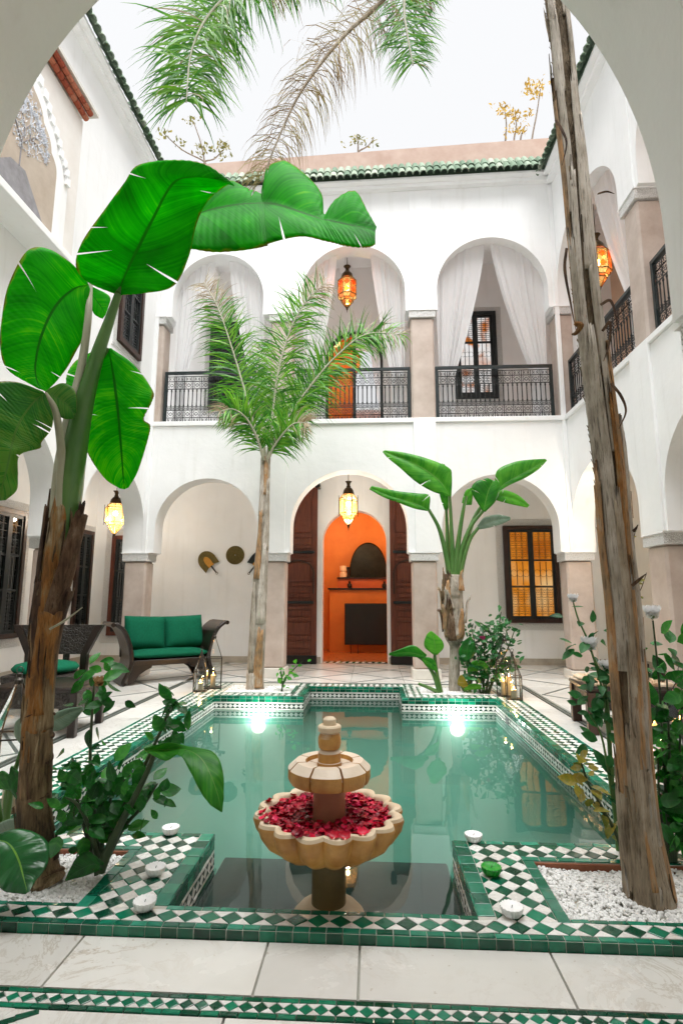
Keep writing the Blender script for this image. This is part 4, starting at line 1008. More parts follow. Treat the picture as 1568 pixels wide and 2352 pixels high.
M['mural_tan'] = pm('tan_tile', (.42, .34, .27), (.52, .44, .36), 6, .5); M['mural_white'] = pm('mural_white', (.78, .80, .86), (.66, .70, .78), 30, .6); M['mural_grey'] = pm('mural_grey', (.20, .19, .20), (.32, .31, .33), 9, .6)
lobed(.60, 5.122, 5.82, 6.44, .0505, .056).build('mural_panel', M['mural_tan'], bay, fixn=True)
mr_ = random.Random(4); tr_ = MB(); tg = MB()
def branch(u, v, a, L, d, mb):
    u2, v2 = u + L * math.sin(a), v + L * math.cos(a)
    if abs(u2 - pc) > .50 or v2 > 6.45: return
    mb.bar(f.p(u, v, .0565 + .003), f.p(u2, v2, .0595), .004 + .004 * d, .004)
    if d > 0:
        for k in (-1, 0, 1):
            if mr_.random() < .85: branch(u2, v2, a + k * .5 + mr_.uniform(-.2, .2), L * .72, d - 1, mb if d > 2 else tr_)
    else:
        for k in range(3):
            p = f.p(u2 + mr_.uniform(-.03, .03), v2 + mr_.uniform(-.03, .03), .0605); q = f.p(u2 + mr_.uniform(-.05, .05), v2 + .03 + mr_.uniform(-.03, .03), .0605); tr_.bar(p, q, .018, .003)
branch(pc, 5.45, 0, .26, 4, tg)
for k in range(420):
    a_, q_ = mr_.uniform(0, 2 * pi), math.sqrt(mr_.random()); u_, v_ = pc + .40 * q_ * math.cos(a_), 6.0 + .36 * q_ * math.sin(a_); b_ = mr_.uniform(-1.2, 1.2); L_ = mr_.uniform(.015, .045)
    tr_.bar(f.p(u_, v_, .061), f.p(u_ + L_ * math.sin(b_), v_ + L_ * math.cos(b_), .061), mr_.uniform(.006, .014), .003)
tg.build('painted_branches', M['mural_grey'], bay); tr_.build('painted_leaves', M['mural_white'], bay)
MB().add([f.p(pc - .45, 5.13, .0575), f.p(pc + .45, 5.13, .0575), f.p(pc + .10, 5.48, .0575), f.p(pc - .12, 5.44, .0575)], [(0, 1, 2, 3)]).build('painted_hill', M['mural_grey'], bay)
# ------------------------------------------------------------------ fountain
FY = 2.53; FK = .835; FC = pt(755, 2000, FY); FX = FC.x
def fz(y): return pt(755, y, FY).z
M['honey'] = pm('honey_stone', (.31, .12, .02), (.58, .32, .085), 6, .40, .35, 30, .5, stops=(.30, .62), detail=10)
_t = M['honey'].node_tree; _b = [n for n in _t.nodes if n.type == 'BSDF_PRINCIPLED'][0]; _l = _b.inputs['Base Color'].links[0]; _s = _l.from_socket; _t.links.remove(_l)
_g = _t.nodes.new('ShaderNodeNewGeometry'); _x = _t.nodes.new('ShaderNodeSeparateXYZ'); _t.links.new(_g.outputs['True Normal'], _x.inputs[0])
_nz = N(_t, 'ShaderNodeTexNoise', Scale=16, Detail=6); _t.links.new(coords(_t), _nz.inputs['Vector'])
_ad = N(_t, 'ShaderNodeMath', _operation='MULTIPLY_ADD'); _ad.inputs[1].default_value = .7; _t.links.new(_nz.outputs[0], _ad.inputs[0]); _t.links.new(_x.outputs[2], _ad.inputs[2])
_mx = _t.nodes.new('ShaderNodeMix'); _mx.data_type = 'RGBA'; _t.links.new(ramp(_t, _ad.outputs[0], [(.80, (0, 0, 0)), (1.0, (.8, .8, .8))]), _mx.inputs[0]); _t.links.new(_s, _mx.inputs[6]); _mx.inputs[7].default_value = (.74, .66, .56, 1); _t.links.new(_mx.outputs[2], _b.inputs['Base Color'])   # mottled paler tone on upward faces
M['honey_rim'] = pm('worn_stone_rim', (.60, .45, .28), (.74, .63, .48), 9, .5, .25, 40)
M['rose_stone'] = pm('rose_stone_shaft', (.30, .115, .06), (.38, .16, .09), 8, .42, .15, 40)
M['olive_stone'] = pm('weathered_stone_shaft', (.10, .075, .025), (.19, .14, .055), 6, .4, .2, 30)
fo = thing('fountain', (FX, FY, -.148), 'two tier honey stone fountain with scalloped bowl of red petals in the pool', 'fountain')
c0 = (FX, FY, 0)
def flathe(prof, n, c, fn=None, cap=True): return MB().lathe([(r * FK, z) for r, z in prof], n, c, (lambda a, r, z: fn(a, r / FK, z)) if fn else None, cap)
zb = -.148
flathe([(.19, zb), (.19, zb + .06), (.18, zb + .085), (.15, zb + .11), (.11, zb + .125), (.08, zb + .13)], 40, c0).build('base', M['honey_rim'], fo, True, auto=50)
zB, zR = fz(1955), fz(1866)
flathe([(.088, zb + .085), (.085, zB + .02)], 32, c0).build('pedestal', M['olive_stone'], fo, True, auto=50)
lob = lambda a, r, z: 1 + .12 * (abs(math.sin(8 * a)) - .55) * min(1, max(0, (r - .10) / .12))
h = zR - zB
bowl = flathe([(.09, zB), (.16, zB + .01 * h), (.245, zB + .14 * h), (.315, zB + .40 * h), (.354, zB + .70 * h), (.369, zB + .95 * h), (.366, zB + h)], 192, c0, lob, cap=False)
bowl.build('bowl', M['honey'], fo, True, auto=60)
lob2 = lambda a, r, z: 1 + .12 * (abs(math.sin(8 * a)) - .55) * (1 if r > .345 else .75)
flathe([(.366, zR), (.360, zR + .012), (.335, zR + .014), (.318, zR + .004), (.312, zR - .03)], 192, c0, lob2, cap=False).build('bowl_rim', M['honey_rim'], fo, True, auto=60)
flathe([(.312, zR - .03), (.12, zR - .05)], 96, c0, cap=False).build('bowl_basin', M['rose_stone'], fo, True)
zD0, zD1 = fz(1797), fz(1744)
flathe([(.092, zR - .05), (.088, zR - .02), (.084, zR + .0), (.084, zD0 + .004)], 40, c0).build('shaft', M['rose_stone'], fo, True, auto=50)
# upper dish of eight cut segments
dh = zD1 - zD0
for k in range(8):
    a0, a1 = 2 * pi * (k + .5) / 8 + .026, 2 * pi * (k + 1.5) / 8 - .026; mb = MB(); n = 10
    prof = [(.11, 0), (.170, 0), (.205, .10 * dh), (.215, .30 * dh), (.215, .70 * dh), (.175, 1.0 * dh), (.125, .98 * dh), (.12, .8 * dh), (.07, .76 * dh)]
    for i in range(n + 1):
        a = a0 + (a1 - a0) * i / n; e_ = .975 if i in (0, n) else 1.0
        for r, z in prof: mb.v.append((FX + FK * r * (e_ if r > .16 else 1) * math.cos(a), FY + FK * r * (e_ if r > .16 else 1) * math.sin(a), zD0 + z))
    m = len(prof)
    for i in range(n):
        for j in range(m - 1): mb.f.append((i * m + j, (i + 1) * m + j, (i + 1) * m + j + 1, i * m + j + 1))
    mb.f += [tuple(range(m)), tuple(reversed(range(n * m, n * m + m)))]
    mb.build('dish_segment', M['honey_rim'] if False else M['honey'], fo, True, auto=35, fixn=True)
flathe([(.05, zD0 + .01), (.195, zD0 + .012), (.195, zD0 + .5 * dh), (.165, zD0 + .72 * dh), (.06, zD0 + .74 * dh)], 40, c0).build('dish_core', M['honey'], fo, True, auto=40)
za, zt_ = zD0 + .72 * dh, fz(1646); hh = zt_ - za
flathe([(.064, za), (.064, za + .09 * hh), (.060, za + .10 * hh), (.060, za + .28 * hh), (.056, za + .30 * hh), (.046, za + .34 * hh)], 32, c0).build('finial_drum', M['honey'], fo, True, auto=40)
flathe([(.044, za + .34 * hh), (.055, za + .37 * hh), (.061, za + .47 * hh), (.060, za + .58 * hh), (.050, za + .67 * hh), (.044, za + .69 * hh)], 32, c0).build('finial_bulb', M['honey'], fo, True, auto=40)
flathe([(.046, za + .69 * hh), (.060, za + .71 * hh), (.062, za + .80 * hh), (.056, za + .83 * hh), (.036, za + .84 * hh), (.034, za + .95 * hh), (.024, za + .99 * hh), (.004, za + hh)], 32, c0).build('finial_cap', M['honey_rim'], fo, True, auto=40)
# rose petals
pmat, t, out = newmat('rose_petal'); b = t.nodes.new('ShaderNodeBsdfPrincipled'); b.inputs['Roughness'].default_value = .40; b.inputs['Specular IOR Level'].default_value = .35
t.links.new(ramp(t, rnd(t), [(0, (.16, .001, .010)), (.45, (.48, .002, .022)), (.85, (.70, .005, .050)), (1, (.76, .03, .13))]), b.inputs['Base Color']); t.links.new(b.outputs[0], out.inputs[0])
M['petal'] = pmat
def petal_geo(s, curl=.35):
    vs = []; fs = []
    for j in range(4):
        v = j / 3
        w = s * (.25 + .75 * math.sin(pi * (.12 + .76 * v))) * .62
        for i in (-1, 0, 1): vs.append(Vector((i * w, (v - .5) * s * 1.1, curl * s * (abs(i) * .5 + (v - .5) ** 2 * 1.6))))
    for j in range(3):
        for i in range(2): k = j * 3 + i; fs.append((k, k + 1, k + 4, k + 3))
    return vs, fs
R_ = random.Random(3); pe = MB()
for k in range(1700):
    r = FK * (.095 + (.315 - .095) * math.sqrt(R_.random())); a = R_.uniform(0, 2 * pi); s = R_.uniform(.015, .026)
    vs, fs = petal_geo(s, R_.uniform(-.3, .45)); mt = Matrix.Rotation(R_.uniform(0, 6.3), 4, 'Z') @ Matrix.Rotation(R_.gauss(0, .30), 4, 'X') @ Matrix.Rotation(R_.gauss(0, .25), 4, 'Y')
    o = Vector((FX + r * math.cos(a), FY + r * math.sin(a), zR - .004 + R_.uniform(-.016, .014) - .006)); pe.add([o + mt @ v for v in vs], fs)
tag(pe.build('rose_petals', M['petal'], None, True), 'crimson rose petals filling the fountain bowl', 'petals', kind='stuff')
for k, (a, r, z) in enumerate(((-2.55, .335, -.002), (-2.9, .338, -.002), (-1.95, .335, -.003), (-1.88, .350, -.004), (-1.42, .338, -.003), (-1.28, .350, -.004), (-1.02, .335, -.003), (2.9, .335, -.002), (-2.70, .345, -.004))):
    vs, fs = petal_geo(.034, .5); mt = Matrix.Rotation(a + 1.2, 4, 'Z') @ Matrix.Rotation(.5 if z < 0 else .1, 4, 'X')
    r *= FK; o = Vector((FX + r * math.cos(a), FY + r * math.sin(a), zR + .018 + z))
    w_ = ('on the far left lip', 'on the left lip below another', 'on the front left lip', 'hanging over the front left lip', 'on the front lip', 'drooping over the front right lip', 'on the right front lip', 'on the back left lip', 'stuck to the left side')[k]
    tag(MB().add([o + mt @ v for v in vs], fs).build('rose_petal', M['petal'], None, True), 'single red petal %s of the fountain bowl' % w_, 'petal', 'petals on the fountain lip')
# ------------------------------------------------------------------ floating candles set on the rim
def wax(name, c, sss=.2):
    m, t, out = newmat(name); b = t.nodes.new('ShaderNodeBsdfPrincipled'); b.inputs['Base Color'].default_value = (*c, 1); b.inputs['Roughness'].default_value = .38
    b.inputs['Subsurface Weight'].default_value = sss; b.inputs['Subsurface Radius'].default_value = (.02, .02, .02); b.inputs['Subsurface Scale'].default_value = .4; t.links.new(b.outputs[0], out.inputs[0]); return m
M['wax_white'] = wax('white_wax', (.90, .90, .90)); M['wax_green'] = wax('green_wax', (.01, .30, .02)); M['wick'] = pm('wick', (.05, .04, .03), None)
def cup_candle(px, py, col, lab):
    p = ptz(px, py, RIM); t = thing('cup_candle', (p.x, p.y, RIM), lab, 'candle', 'fluted cup candles on the pool rim'); s = .043
    fl_ = lambda a, r, z: 1 + .06 * math.cos(18 * a) * (1 if r > .02 else 0)
    a0 = random.uniform(0, 6)
    MB().lathe([(.022, .001), (.029, .004), (.037, .015), (.042, .029), (.0435, .037), (.039, .038), (.033, .032), (.004, .029)], 72, (p.x, p.y, RIM), lambda a, r, z: fl_(a + a0, r, z)).build('wax_cup', M[col], t, True, auto=60)
    MB().tube([(p.x, p.y, RIM + .028), (p.x + .003, p.y, RIM + .039)], .0016, 5).build('wick', M['wick'], t)
cup_candle(392, 1916, 'wax_white', 'white fluted candle at the back edge of the left planter rim')
cup_candle(357, 2010, 'wax_white', 'white fluted candle in the middle of the left planter rim')
cup_candle(332, 2090, 'wax_white', 'white fluted candle at the front of the left planter rim')
cup_candle(1087, 1933, 'wax_white', 'white fluted candle at the back corner of the right planter rim')
cup_candle(1128, 2010, 'wax_green', 'green fluted candle on the right planter rim')
cup_candle(1175, 2104, 'wax_white', 'white fluted candle at the front of the right planter rim')
# ------------------------------------------------------------------ glass candle lanterns
M['lead'] = pm('lantern_lead', (.03, .026, .02), (.07, .06, .05), 30, .4, metal=.6)
M['flame'] = emis('candle_flame', (1, .48, .10), 22); M['candle_wax'] = wax('cream_wax', (.80, .72, .55), .35)
def glass_lantern(loc, w, hb, hr, label, ncand=1, energy=1.2, rz=.12, tower=False):
    t = thing('candle_lantern', (0, 0, 0), label, 'candle lantern', 'glass candle lanterns'); q = w / 2; b = .008
    C_ = [(-q, -q), (q, -q), (q, q), (-q, q)]; fr_ = MB(); qt = q * .14
    for k in range(4):
        a, c = C_[k], C_[(k + 1) % 4]
        for z in (b / 2, hb): fr_.bar((*a, z), (*c, z), b)
        fr_.bar((*a, 0), (*a, hb), b); fr_.bar((*a, hb), (a[0] * .14, a[1] * .14, hb + hr), b * .8)
        MB().add([(*a, b), (*c, b), (*c, hb), (*a, hb)], [(0, 1, 2, 3)]).build('pane', M['clear_glass'], t)
        MB().add([(*a, hb), (*c, hb), (c[0] * .14, c[1] * .14, hb + hr), (a[0] * .14, a[1] * .14, hb + hr)], [(0, 1, 2, 3)]).build('roof_pane', M['clear_glass'], t)
    fr_.build('frame', M['lead'], t)
    MB().box(-q, q, -q, q, .001, .005).build('base_plate', M['lead'], t)
    MB().lathe([(qt * 1.6, hb + hr - .004), (qt * 1.7, hb + hr + .02), (qt * .9, hb + hr + .035), (qt * 1.1, hb + hr + .055), (.002, hb + hr + .065)], 12).build('cap', M['lead'], t, True, auto=40)
    MB().tube([(.018 * math.cos(a), 0, hb + hr + .078 + .018 * math.sin(a)) for a in [2 * pi * i / 12 for i in range(13)]], .003, 5, False).build('carry_ring', M['lead'], t)
    for i in range(ncand):
        cx = 0 if ncand == 1 else (-.3 + .6 * i) * q; hc = hb * (.42 + .15 * i); rc = min(.034, q * .42)
        MB().lathe([(rc, .006), (rc, hc), (rc * .8, hc + .003), (rc * .3, hc - .002)], 20, (cx, 0, 0)).build('candle', M['candle_wax'], t, True, auto=50)
        MB().lathe([(.002, hc), (.008, hc + .012), (.006, hc + .025), (.0005, hc + .045)], 10, (cx, 0, 0)).build('flame', M['flame'], t, True)
        l = bpy.data.lights.new('candle_light', 'POINT'); l.energy = energy / ncand; l.color = (1, .55, .2); l.shadow_soft_size = .012
        lo = bpy.data.objects.new('candle_light', l); COL.objects.link(lo); lo.parent = t; lo.location = (cx, 0, hc + .06)
    t.location = loc; t.rotation_euler = (0, 0, rz); return t
glass_lantern(ptz(460, 1588, RIM), .155, .26, .21, 'small pyramid glass candle lantern in front of its taller twin by the left planter')
glass_lantern(ptz(489, 1580, RIM), .21, .40, .26, 'taller pyramid glass lantern behind the small one by the left planter', rz=.3)
glass_lantern(ptz(1180, 1606, RIM), .17, .27, .23, 'small pyramid glass candle lantern at the back right pool corner', rz=-.1)
glass_lantern(ptz(1163, 1597, RIM), .23, .40, .27, 'taller glass candle lantern with two candles at the back right pool corner', 2, rz=-.2)
glass_lantern((-2.12, 3.30, RIM), .22, .40, .30, 'tall glass candle lantern at the left edge behind the banana trunk', rz=.25, energy=2)
glass_lantern((1.98, 3.75, 0), .28, .42, .30, 'glass candle lantern on the floor behind the right rose bush', 2, rz=.2, energy=2.5)
glass_lantern((1.85, 3.25, RIM * 0), .22, .30, .22, 'small glowing candle lantern low behind the right palm trunk', rz=.5, energy=2)
# ------------------------------------------------------------------ sofa
sofa = thing('sofa', (0, 0, 0), 'dark carved wood sofa with flared curved arms against the arcade', 'sofa')
def arm_profile(s):
    # outer edge from the foot to the rolled top, x outwards
    P = smoothline([(s * .68, 0, .0), (s * .70, 0, .05), (s * .62, 0, .22), (s * .60, 0, .38), (s * .645, 0, .58), (s * .73, 0, .76), (s * .85, 0, .86)], 6); return P
L2 = 1.0
for s in (-1, 1):
    P = arm_profile(s); mb = MB(); th_ = .055
    for p in P:
        for dx in (0, -s * th_ * (1.0 if p.z > .03 else 1)):
            for y in (-.34, .30): mb.v.append((p.x + dx, y, p.z + (.0 if dx == 0 else .018)))
    n = len(P)
    for i in range(n - 1):
        a = i * 4; b_ = a + 4; mb.f += [(a, a+1, b_+1, b_), (a+2, b_+2, b_+3, a+3), (a, b_, b_+2, a+2), (a+1, a+3, b_+3, b_+1)]
    mb.f += [(0, 2, 3, 1), ((n-1)*4, (n-1)*4+1, (n-1)*4+3, (n-1)*4+2)]
    mb.build('arm', M['wood_dark'], sofa, True, fixn=True, auto=50)
    MB().tube([(s * .85, -.36, .855), (s * .85, .31, .855)], .032, 12).build('arm_roll', M['wood_dark'], sofa, True, auto=50)
    e = MB(); e.tube([(p.x - s * .03, -.352, p.z + .01) for p in P], .030, 8); e.build('carved_edge', M['wood_dark'], sofa, True)
    # front foot bracket
    MB().poly([(s * .60, .01), (s * .52, .03), (s * .45, .14), (s * .36, .20), (s * .28, .235), (s * .28, .27), (s * .60, .27)], -.34, -.30, 'y').build('bracket', M['wood_dark'], sofa, fixn=True)
    MB().poly([(s * .60, .01), (s * .52, .03), (s * .45, .14), (s * .36, .20), (s * .28, .235), (s * .28, .27), (s * .60, .27)], .26, .30, 'y').build('bracket', M['wood_dark'], sofa, fixn=True)
MB().cbox(-.60, .60, -.345, .30, .26, .345, .01).build('seat_frame', M['wood_dark'], sofa)
MB().cbox(-.62, .62, .24, .30, .345, .80, .012).build('back_panel', M['wood_dark'], sofa)
sofa.location = (-3.18, 8.52, 0); sofa.rotation_euler = (0, 0, rad(36))
def cushion_mesh(name, w, d, h, label, group, loc, rot, nx=14, puff=.8, crown=0.0):
    mb = MB(); ny = 10
    for s in (1, -1):
        for j in range(ny + 1):
            for i in range(nx + 1):
                u, v = 2 * i / nx - 1, 2 * j / ny - 1
                k = ((1 - u ** 4) * (1 - v ** 4)) ** .5
                wr = .004 * math.sin(9 * u + 3 * v) * (1 - u * u)
                mb.v.append((u * w / 2 * (1 - .03 * (1 - abs(v)) * 0 + .02 * v * v), v * d / 2 * (1 + .02 * u * u), s * (h / 2) * (.12 + .88 * k) + wr * (1 if s > 0 else 0)))
    m = (nx + 1) * (ny + 1)
    for j in range(ny):
        for i in range(nx):
            k = j * (nx + 1) + i; mb.f.append((k, k+1, k+nx+2, k+nx+1)); mb.f.append((m+k, m+k+nx+1, m+k+nx+2, m+k+1))
    per = [i for i in range(nx)] + [nx + j * (nx + 1) for j in range(ny)] + [ny * (nx + 1) + nx - i for i in range(nx)] + [(ny - j) * (nx + 1) for j in range(ny)]
    for a, b_ in zip(per, per[1:] + per[:1]): mb.f.append((b_, a, m + a, m + b_))
    o = mb.build(name, M['cushion'], None, True, fixn=True); tag(o, label, 'cushion', group); o.location = loc; o.rotation_euler = rot; return o
mz = Matrix.Rotation(rad(36), 4, 'Z')
def onsofa(p): return Vector((-3.18, 8.52, 0)) + (mz @ Vector(p))
cushion_mesh('seat_cushion', 1.13, .60, .13, 'long emerald seat cushion lying on the sofa', 'emerald sofa cushions', onsofa((0, -.05, .412)), (0, 0, rad(36)), 20)
for s, lab in ((-1, 'left emerald back cushion leaning on the sofa'), (1, 'right emerald back cushion leaning on the sofa')):
    e_ = (Matrix.Rotation(rad(36), 4, 'Z') @ Matrix.Rotation(rad(74), 4, 'X') @ Matrix.Rotation(rad(2 * s), 4, 'Z')).to_euler()
    cushion_mesh('back_cushion', .60, .50, .20, lab, 'emerald sofa cushions', onsofa((s * .30, .10, .71)), e_, 14)
# ------------------------------------------------------------------ carved chair and low table on the left
M['carvedwood'] = pm('deeply_carved_wood', (.010, .007, .005), (.05, .04, .033), 14, .35, 1.0, 40, .5, vor=30)
ch = thing('armchair', (0, 0, 0), 'dark carved armchair with round green seat behind the banana trunk', 'chair')
MB().poly([(-.27, .60), (.27, .60), (.44, .84), (.47, .90), (.40, .93), (-.40, .93), (-.47, .90), (-.44, .84)], .22, .27, 'y').build('backrest', M['carvedwood'], ch, fixn=True)
for s in (-1, 1):
    MB().poly([(s * .27, 0), (s * .33, 0), (s * .34, .60), (s * .45, .84), (s * .50, .93), (s * .42, .93), (s * .37, .84), (s * .27, .60)], .20, .285, 'y').build('back_post', M['wood_dark'], ch, fixn=True)
    MB().cbox(s * .30 - .03, s * .30 + .03, -.30, -.23, 0, .42, .008).build('leg', M['wood_dark'], ch)
for x in (-.10, .10): MB().cbox(x - .035, x + .035, .23, .26, .42, .60, .005).build('splat', M['carvedwood'], ch)
MB().cbox(-.34, .34, -.31, .25, .36, .43, .012).build('seat_frame', M['carvedwood'], ch)
ch.location = (-3.58, 6.05, 0); ch.rotation_euler = (0, 0, rad(8))
mb = MB().lathe([(.0, -.01), (.22, -.01), (.315, .015), (.335, .045), (.30, .085), (.18, .112), (.0, .12)], 36, cap=False)
o = mb.build('seat_cushion', M['cushion'], None, True); o.location = (-3.575, 6.02, .44); tag(o, 'round emerald seat pad on the carved armchair', 'cushion')
tb = thing('low_table', (0, 0, 0), 'low dark wooden table standing before the carved armchair', 'table')
MB().cbox(-.40, .40, -.34, .34, .395, .44, .012).build('table_top', M['wood_dark'], tb)
for sx in (-1, 1):
    for sy in (-1, 1): MB().cbox(sx * .36 - .035, sx * .36 + .035, sy * .29 - .035, sy * .29 + .035, 0, .395, .008).build('leg', M['wood_dark'], tb)
for sy in (-1, 1): MB().cbox(-.33, .33, sy * .29 - .015, sy * .29 + .015, .25, .394, .005).build('apron', M['carvedwood'], tb)
MB().cbox(-.375, -.345, -.26, .26, .2, .394, .005).build('apron', M['carvedwood'], tb); MB().cbox(.345, .375, -.26, .26, .2, .394, .005).build('apron', M['carvedwood'], tb)
tb.location = (-3.08, 5.30, 0); tb.rotation_euler = (0, 0, rad(4))
# ------------------------------------------------------------------ woven fans and disc on the gallery wall
M['straw'] = pm('olive_straw', (.10, .075, .022), (.19, .145, .05), 60, .8, .5, 120, .2); M['ochre'] = pm('ochre_straw', (.50, .22, .02), (.62, .30, .04), 40, .7, .3, 90)
def fan(px, py, s, rot, label, dark=False):
    p = pt(px, py, YG - .03); t = thing('woven_fan', p, label, 'fan', 'woven fans on the gallery wall'); m2 = Matrix.Rotation(rot, 4, 'Y')
    def B(poly, y0, y1, name, mat):
        mb = MB(); n = len(poly); mb.v = [tuple(p + m2 @ Vector((u * s, y, v * s))) for y in (y0, y1) for u, v in poly]; mb.f = [tuple(range(n)), tuple(reversed(range(n, 2 * n)))] + [(i, (i + 1) % n, n + (i + 1) % n, n + i) for i in range(n)]
        mb.build(name, mat, t, fixn=True)
    B([(-.20, -.18)] + [(.21 * math.cos(a), .02 + .24 * math.sin(a)) for a in [pi - pi * i / 16 for i in range(17)]] + [(.20, -.18), (0, -.10)], -.010, .0, 'blade', M['soot'] if dark else M['straw'])
    B([(-.07, -.14)] + [(.075 * math.cos(a), .0 + .13 * math.sin(a)) for a in [pi - pi * i / 10 for i in range(11)]] + [(.07, -.14)], -.016, -.0105, 'inlay', M['ochre'])
    B([(-.018, -.13), (.018, -.13), (.014, -.33), (-.014, -.33)], -.030, -.0165, 'handle', M['soot'])
    mb = MB().tube([p + m2 @ Vector((.022 * s * math.cos(a), -.02, (-.35 + .022 * math.sin(a)) * s)) for a in [2 * pi * i / 12 for i in range(13)]], .006, 5, False); mb.build('ring', M['straw'], t)
fan(478, 1290, .86, rad(-40), 'straw hand fan with ochre centre hung left on the gallery wall'); fan(594, 1290, .86, rad(38), 'dark patterned hand fan half hidden by the palm trunk', True)
p = pt(540, 1275, YG - .02); dk = thing('woven_disc', p, 'round coiled straw tray hanging between the two wall fans', 'tray')
for i in range(9): MB().tube([(p.x + (.175 - .0195 * i) * math.cos(a), p.y + .004, p.z + (.175 - .0195 * i) * math.sin(a)) for a in [2 * pi * k / 36 for k in range(37)]], .0115, 6, False).build('coil', M['straw'], dk, True)
# ------------------------------------------------------------------ seating corner on the right
st = thing('wooden_bench', (0, 0, 0), 'low dark wooden bench with square legs behind the right palm trunk', 'bench')
MB().cbox(-.40, .40, -.34, .34, .38, .43, .015).build('seat', M['wood_dark'], st)
for sx in (-1, 1):
    for sy in (-1, 1): MB().cbox(sx * .35 - .045, sx * .35 + .045, sy * .29 - .045, sy * .29 + .045, 0, .38, .008).build('leg', M['wood_frame'], st)
    MB().cbox(sx * .36 - .015, sx * .36 + .015, -.25, .25, .24, .379, .005).build('apron', M['carvedwood'], st)
for sy in (-1, 1): MB().cbox(-.31, .31, sy * .30 - .015, sy * .30 + .015, .22, .379, .005).build('apron', M['carvedwood'], st)
st.location = (2.42, 5.70, 0); st.rotation_euler = (0, 0, rad(-6))
M['fleece'] = pm('sheepskin', (.62, .42, .24), (.80, .70, .56), 10, .95, .6, 60, .1)
fz_ = MB(); R_ = random.Random(5)
fz_.cbox(2.08, 2.80, 5.42, 6.0, .433, .47, .012)
for k in range(1500):
    u, v = R_.uniform(-.40, .40), R_.uniform(-.32, .32); ed = max(abs(u) / .40, abs(v) / .32)
    a = Vector((2.43 + u, 5.70 + v, .465 - (.02 if ed > .9 else 0))); d = Vector((u * 1.0, v * 1.2, .9 - ed * .9)).normalized() * R_.uniform(.03, .055) + Vector((R_.gauss(0, .012), R_.gauss(0, .012), 0))
    e = Vector((-d.y, d.x, 0)).normalized() * .006; fz_.add([a - e, a + e, a + d * .6 + e * .6, a + d], [(0, 1, 2, 3)])
tag(fz_.build('sheepskin', M['fleece'], None), 'shaggy cream sheepskin spread over the dark bench', 'sheepskin')
M['red_cloth'] = pm('red_leather', (.36, .05, .045), (.46, .13, .11), 12, .5, .3, 60)
tt = thing('red_pouf_table', (0, 0, 0), 'low table with worn red leather top at the right edge', 'table')
MB().lathe([(.0, .375), (.36, .375), (.375, .385), (.375, .40), (.36, .412), (.0, .412)], 32, cap=False).build('table_top', M['red_cloth'], tt, True, auto=40)
MB().lathe([(.34, .35), (.34, .374)], 32).build('rim', M['iron'], tt)
for k in range(4):
    a = .6 + k * pi / 2; MB().tube([(.32 * math.cos(a), .32 * math.sin(a), 0), (.26 * math.cos(a), .26 * math.sin(a), .2), (.31 * math.cos(a), .31 * math.sin(a), .36)], .012, 8).build('leg', M['iron'], tt)
tt.location = (2.78, 4.65, 0)
M['juice'] = pm('yellow_juice', (.80, .42, .01), None, rough=.2); M['cola'] = pm('dark_tumbler', (.02, .008, .01), None, rough=.1)
for x, y, mt, lab in ((2.60, 5.55, 'juice', 'glass of yellow juice on the bench by the trunk'), (2.72, 5.50, 'cola', 'dark tumbler beside the yellow juice'), (2.50, 5.62, 'juice', 'second glass of yellow juice nearer the trunk')):
    t = thing('drinking_glass', (x, y, .47), lab, 'glass', 'drinks on the bench')
    MB().lathe([(.030, .0), (.032, .01), (.040, .16), (.037, .16), (.029, .012), (.002, .01)], 20, (x, y, .47)).build('tumbler', M['clear_glass'] if mt == 'juice' else M['cola'], t, True, auto=40)
    MB().lathe([(.028, .012), (.035, .125), (.002, .126)], 20, (x, y, .47)).build('drink', M[mt], t, True, auto=40)
# ------------------------------------------------------------------ gravel
M['pebble'] = glaze('white_pebble', [(0, (.62, .62, .61)), (.4, (.78, .78, .77)), (1, (.88, .88, .87))], .55, .2)
ICO = None
def pebbles(hole, z, dens, s0, s1, label, seed):
    R = np.random.default_rng(seed); x0, x1, y0, y1 = hole; n = int((x1 - x0) * (y1 - y0) * dens)
    bm = bmesh.new(); bmesh.ops.create_icosphere(bm, subdivisions=1, radius=1); bm.verts.index_update()
    V = np.array([v.co[:] for v in bm.verts]); F_ = np.array([[v.index for v in f.verts] for f in bm.faces]); bm.free()
    allv = []; allf = []
    for k in range(n):
        s = R.uniform(s0, s1) * np.array([1, R.uniform(.6, .95), R.uniform(.45, .75)]); W = V * (1 + R.normal(0, .10, (len(V), 1))) * s
        e = Matrix.Rotation(R.uniform(0, 6.28), 3, 'Z') @ Matrix.Rotation(R.normal(0, .6), 3, 'X') @ Matrix.Rotation(R.normal(0, .5), 3, 'Y'); W = W @ np.array(e).T
        cx, cy = R.uniform(x0 + s1, x1 - s1), R.uniform(y0 + s1, y1 - s1)
        bump = .010 * math.sin(cx * 9 + seed) * math.cos(cy * 11)
        W += np.array([cx, cy, z + bump + R.uniform(-.004, .006)]); allf.append(F_ + k * len(V)); allv.append(W)
    me = bpy.data.meshes.new('gravel'); me.from_pydata(np.concatenate(allv).tolist(), [], np.concatenate(allf).tolist()); me.materials.append(M['pebble'])
    o = bpy.data.objects.new('gravel', me); COL.objects.link(o); tag(o, label, 'gravel', 'white gravel in the planters', 'stuff')
    MB().box(x0 + .0005, x1 - .0005, y0 + .0005, y1 - .013, -.3, z - .006).build('planter_soil', M['grout'], pool)
pebbles(HOLES['nl'], .006, 9500, .0070, .0130, 'white gravel in the left front planter', 1); pebbles(HOLES['nr'], .006, 9500, .0070, .0130, 'white gravel in the right front planter', 2)
pebbles(HOLES['fl'], .025, 3200, .010, .016, 'white gravel in the back left planter', 3); pebbles(HOLES['fr'], .025, 3200, .010, .016, 'white gravel in the back right planter', 4)
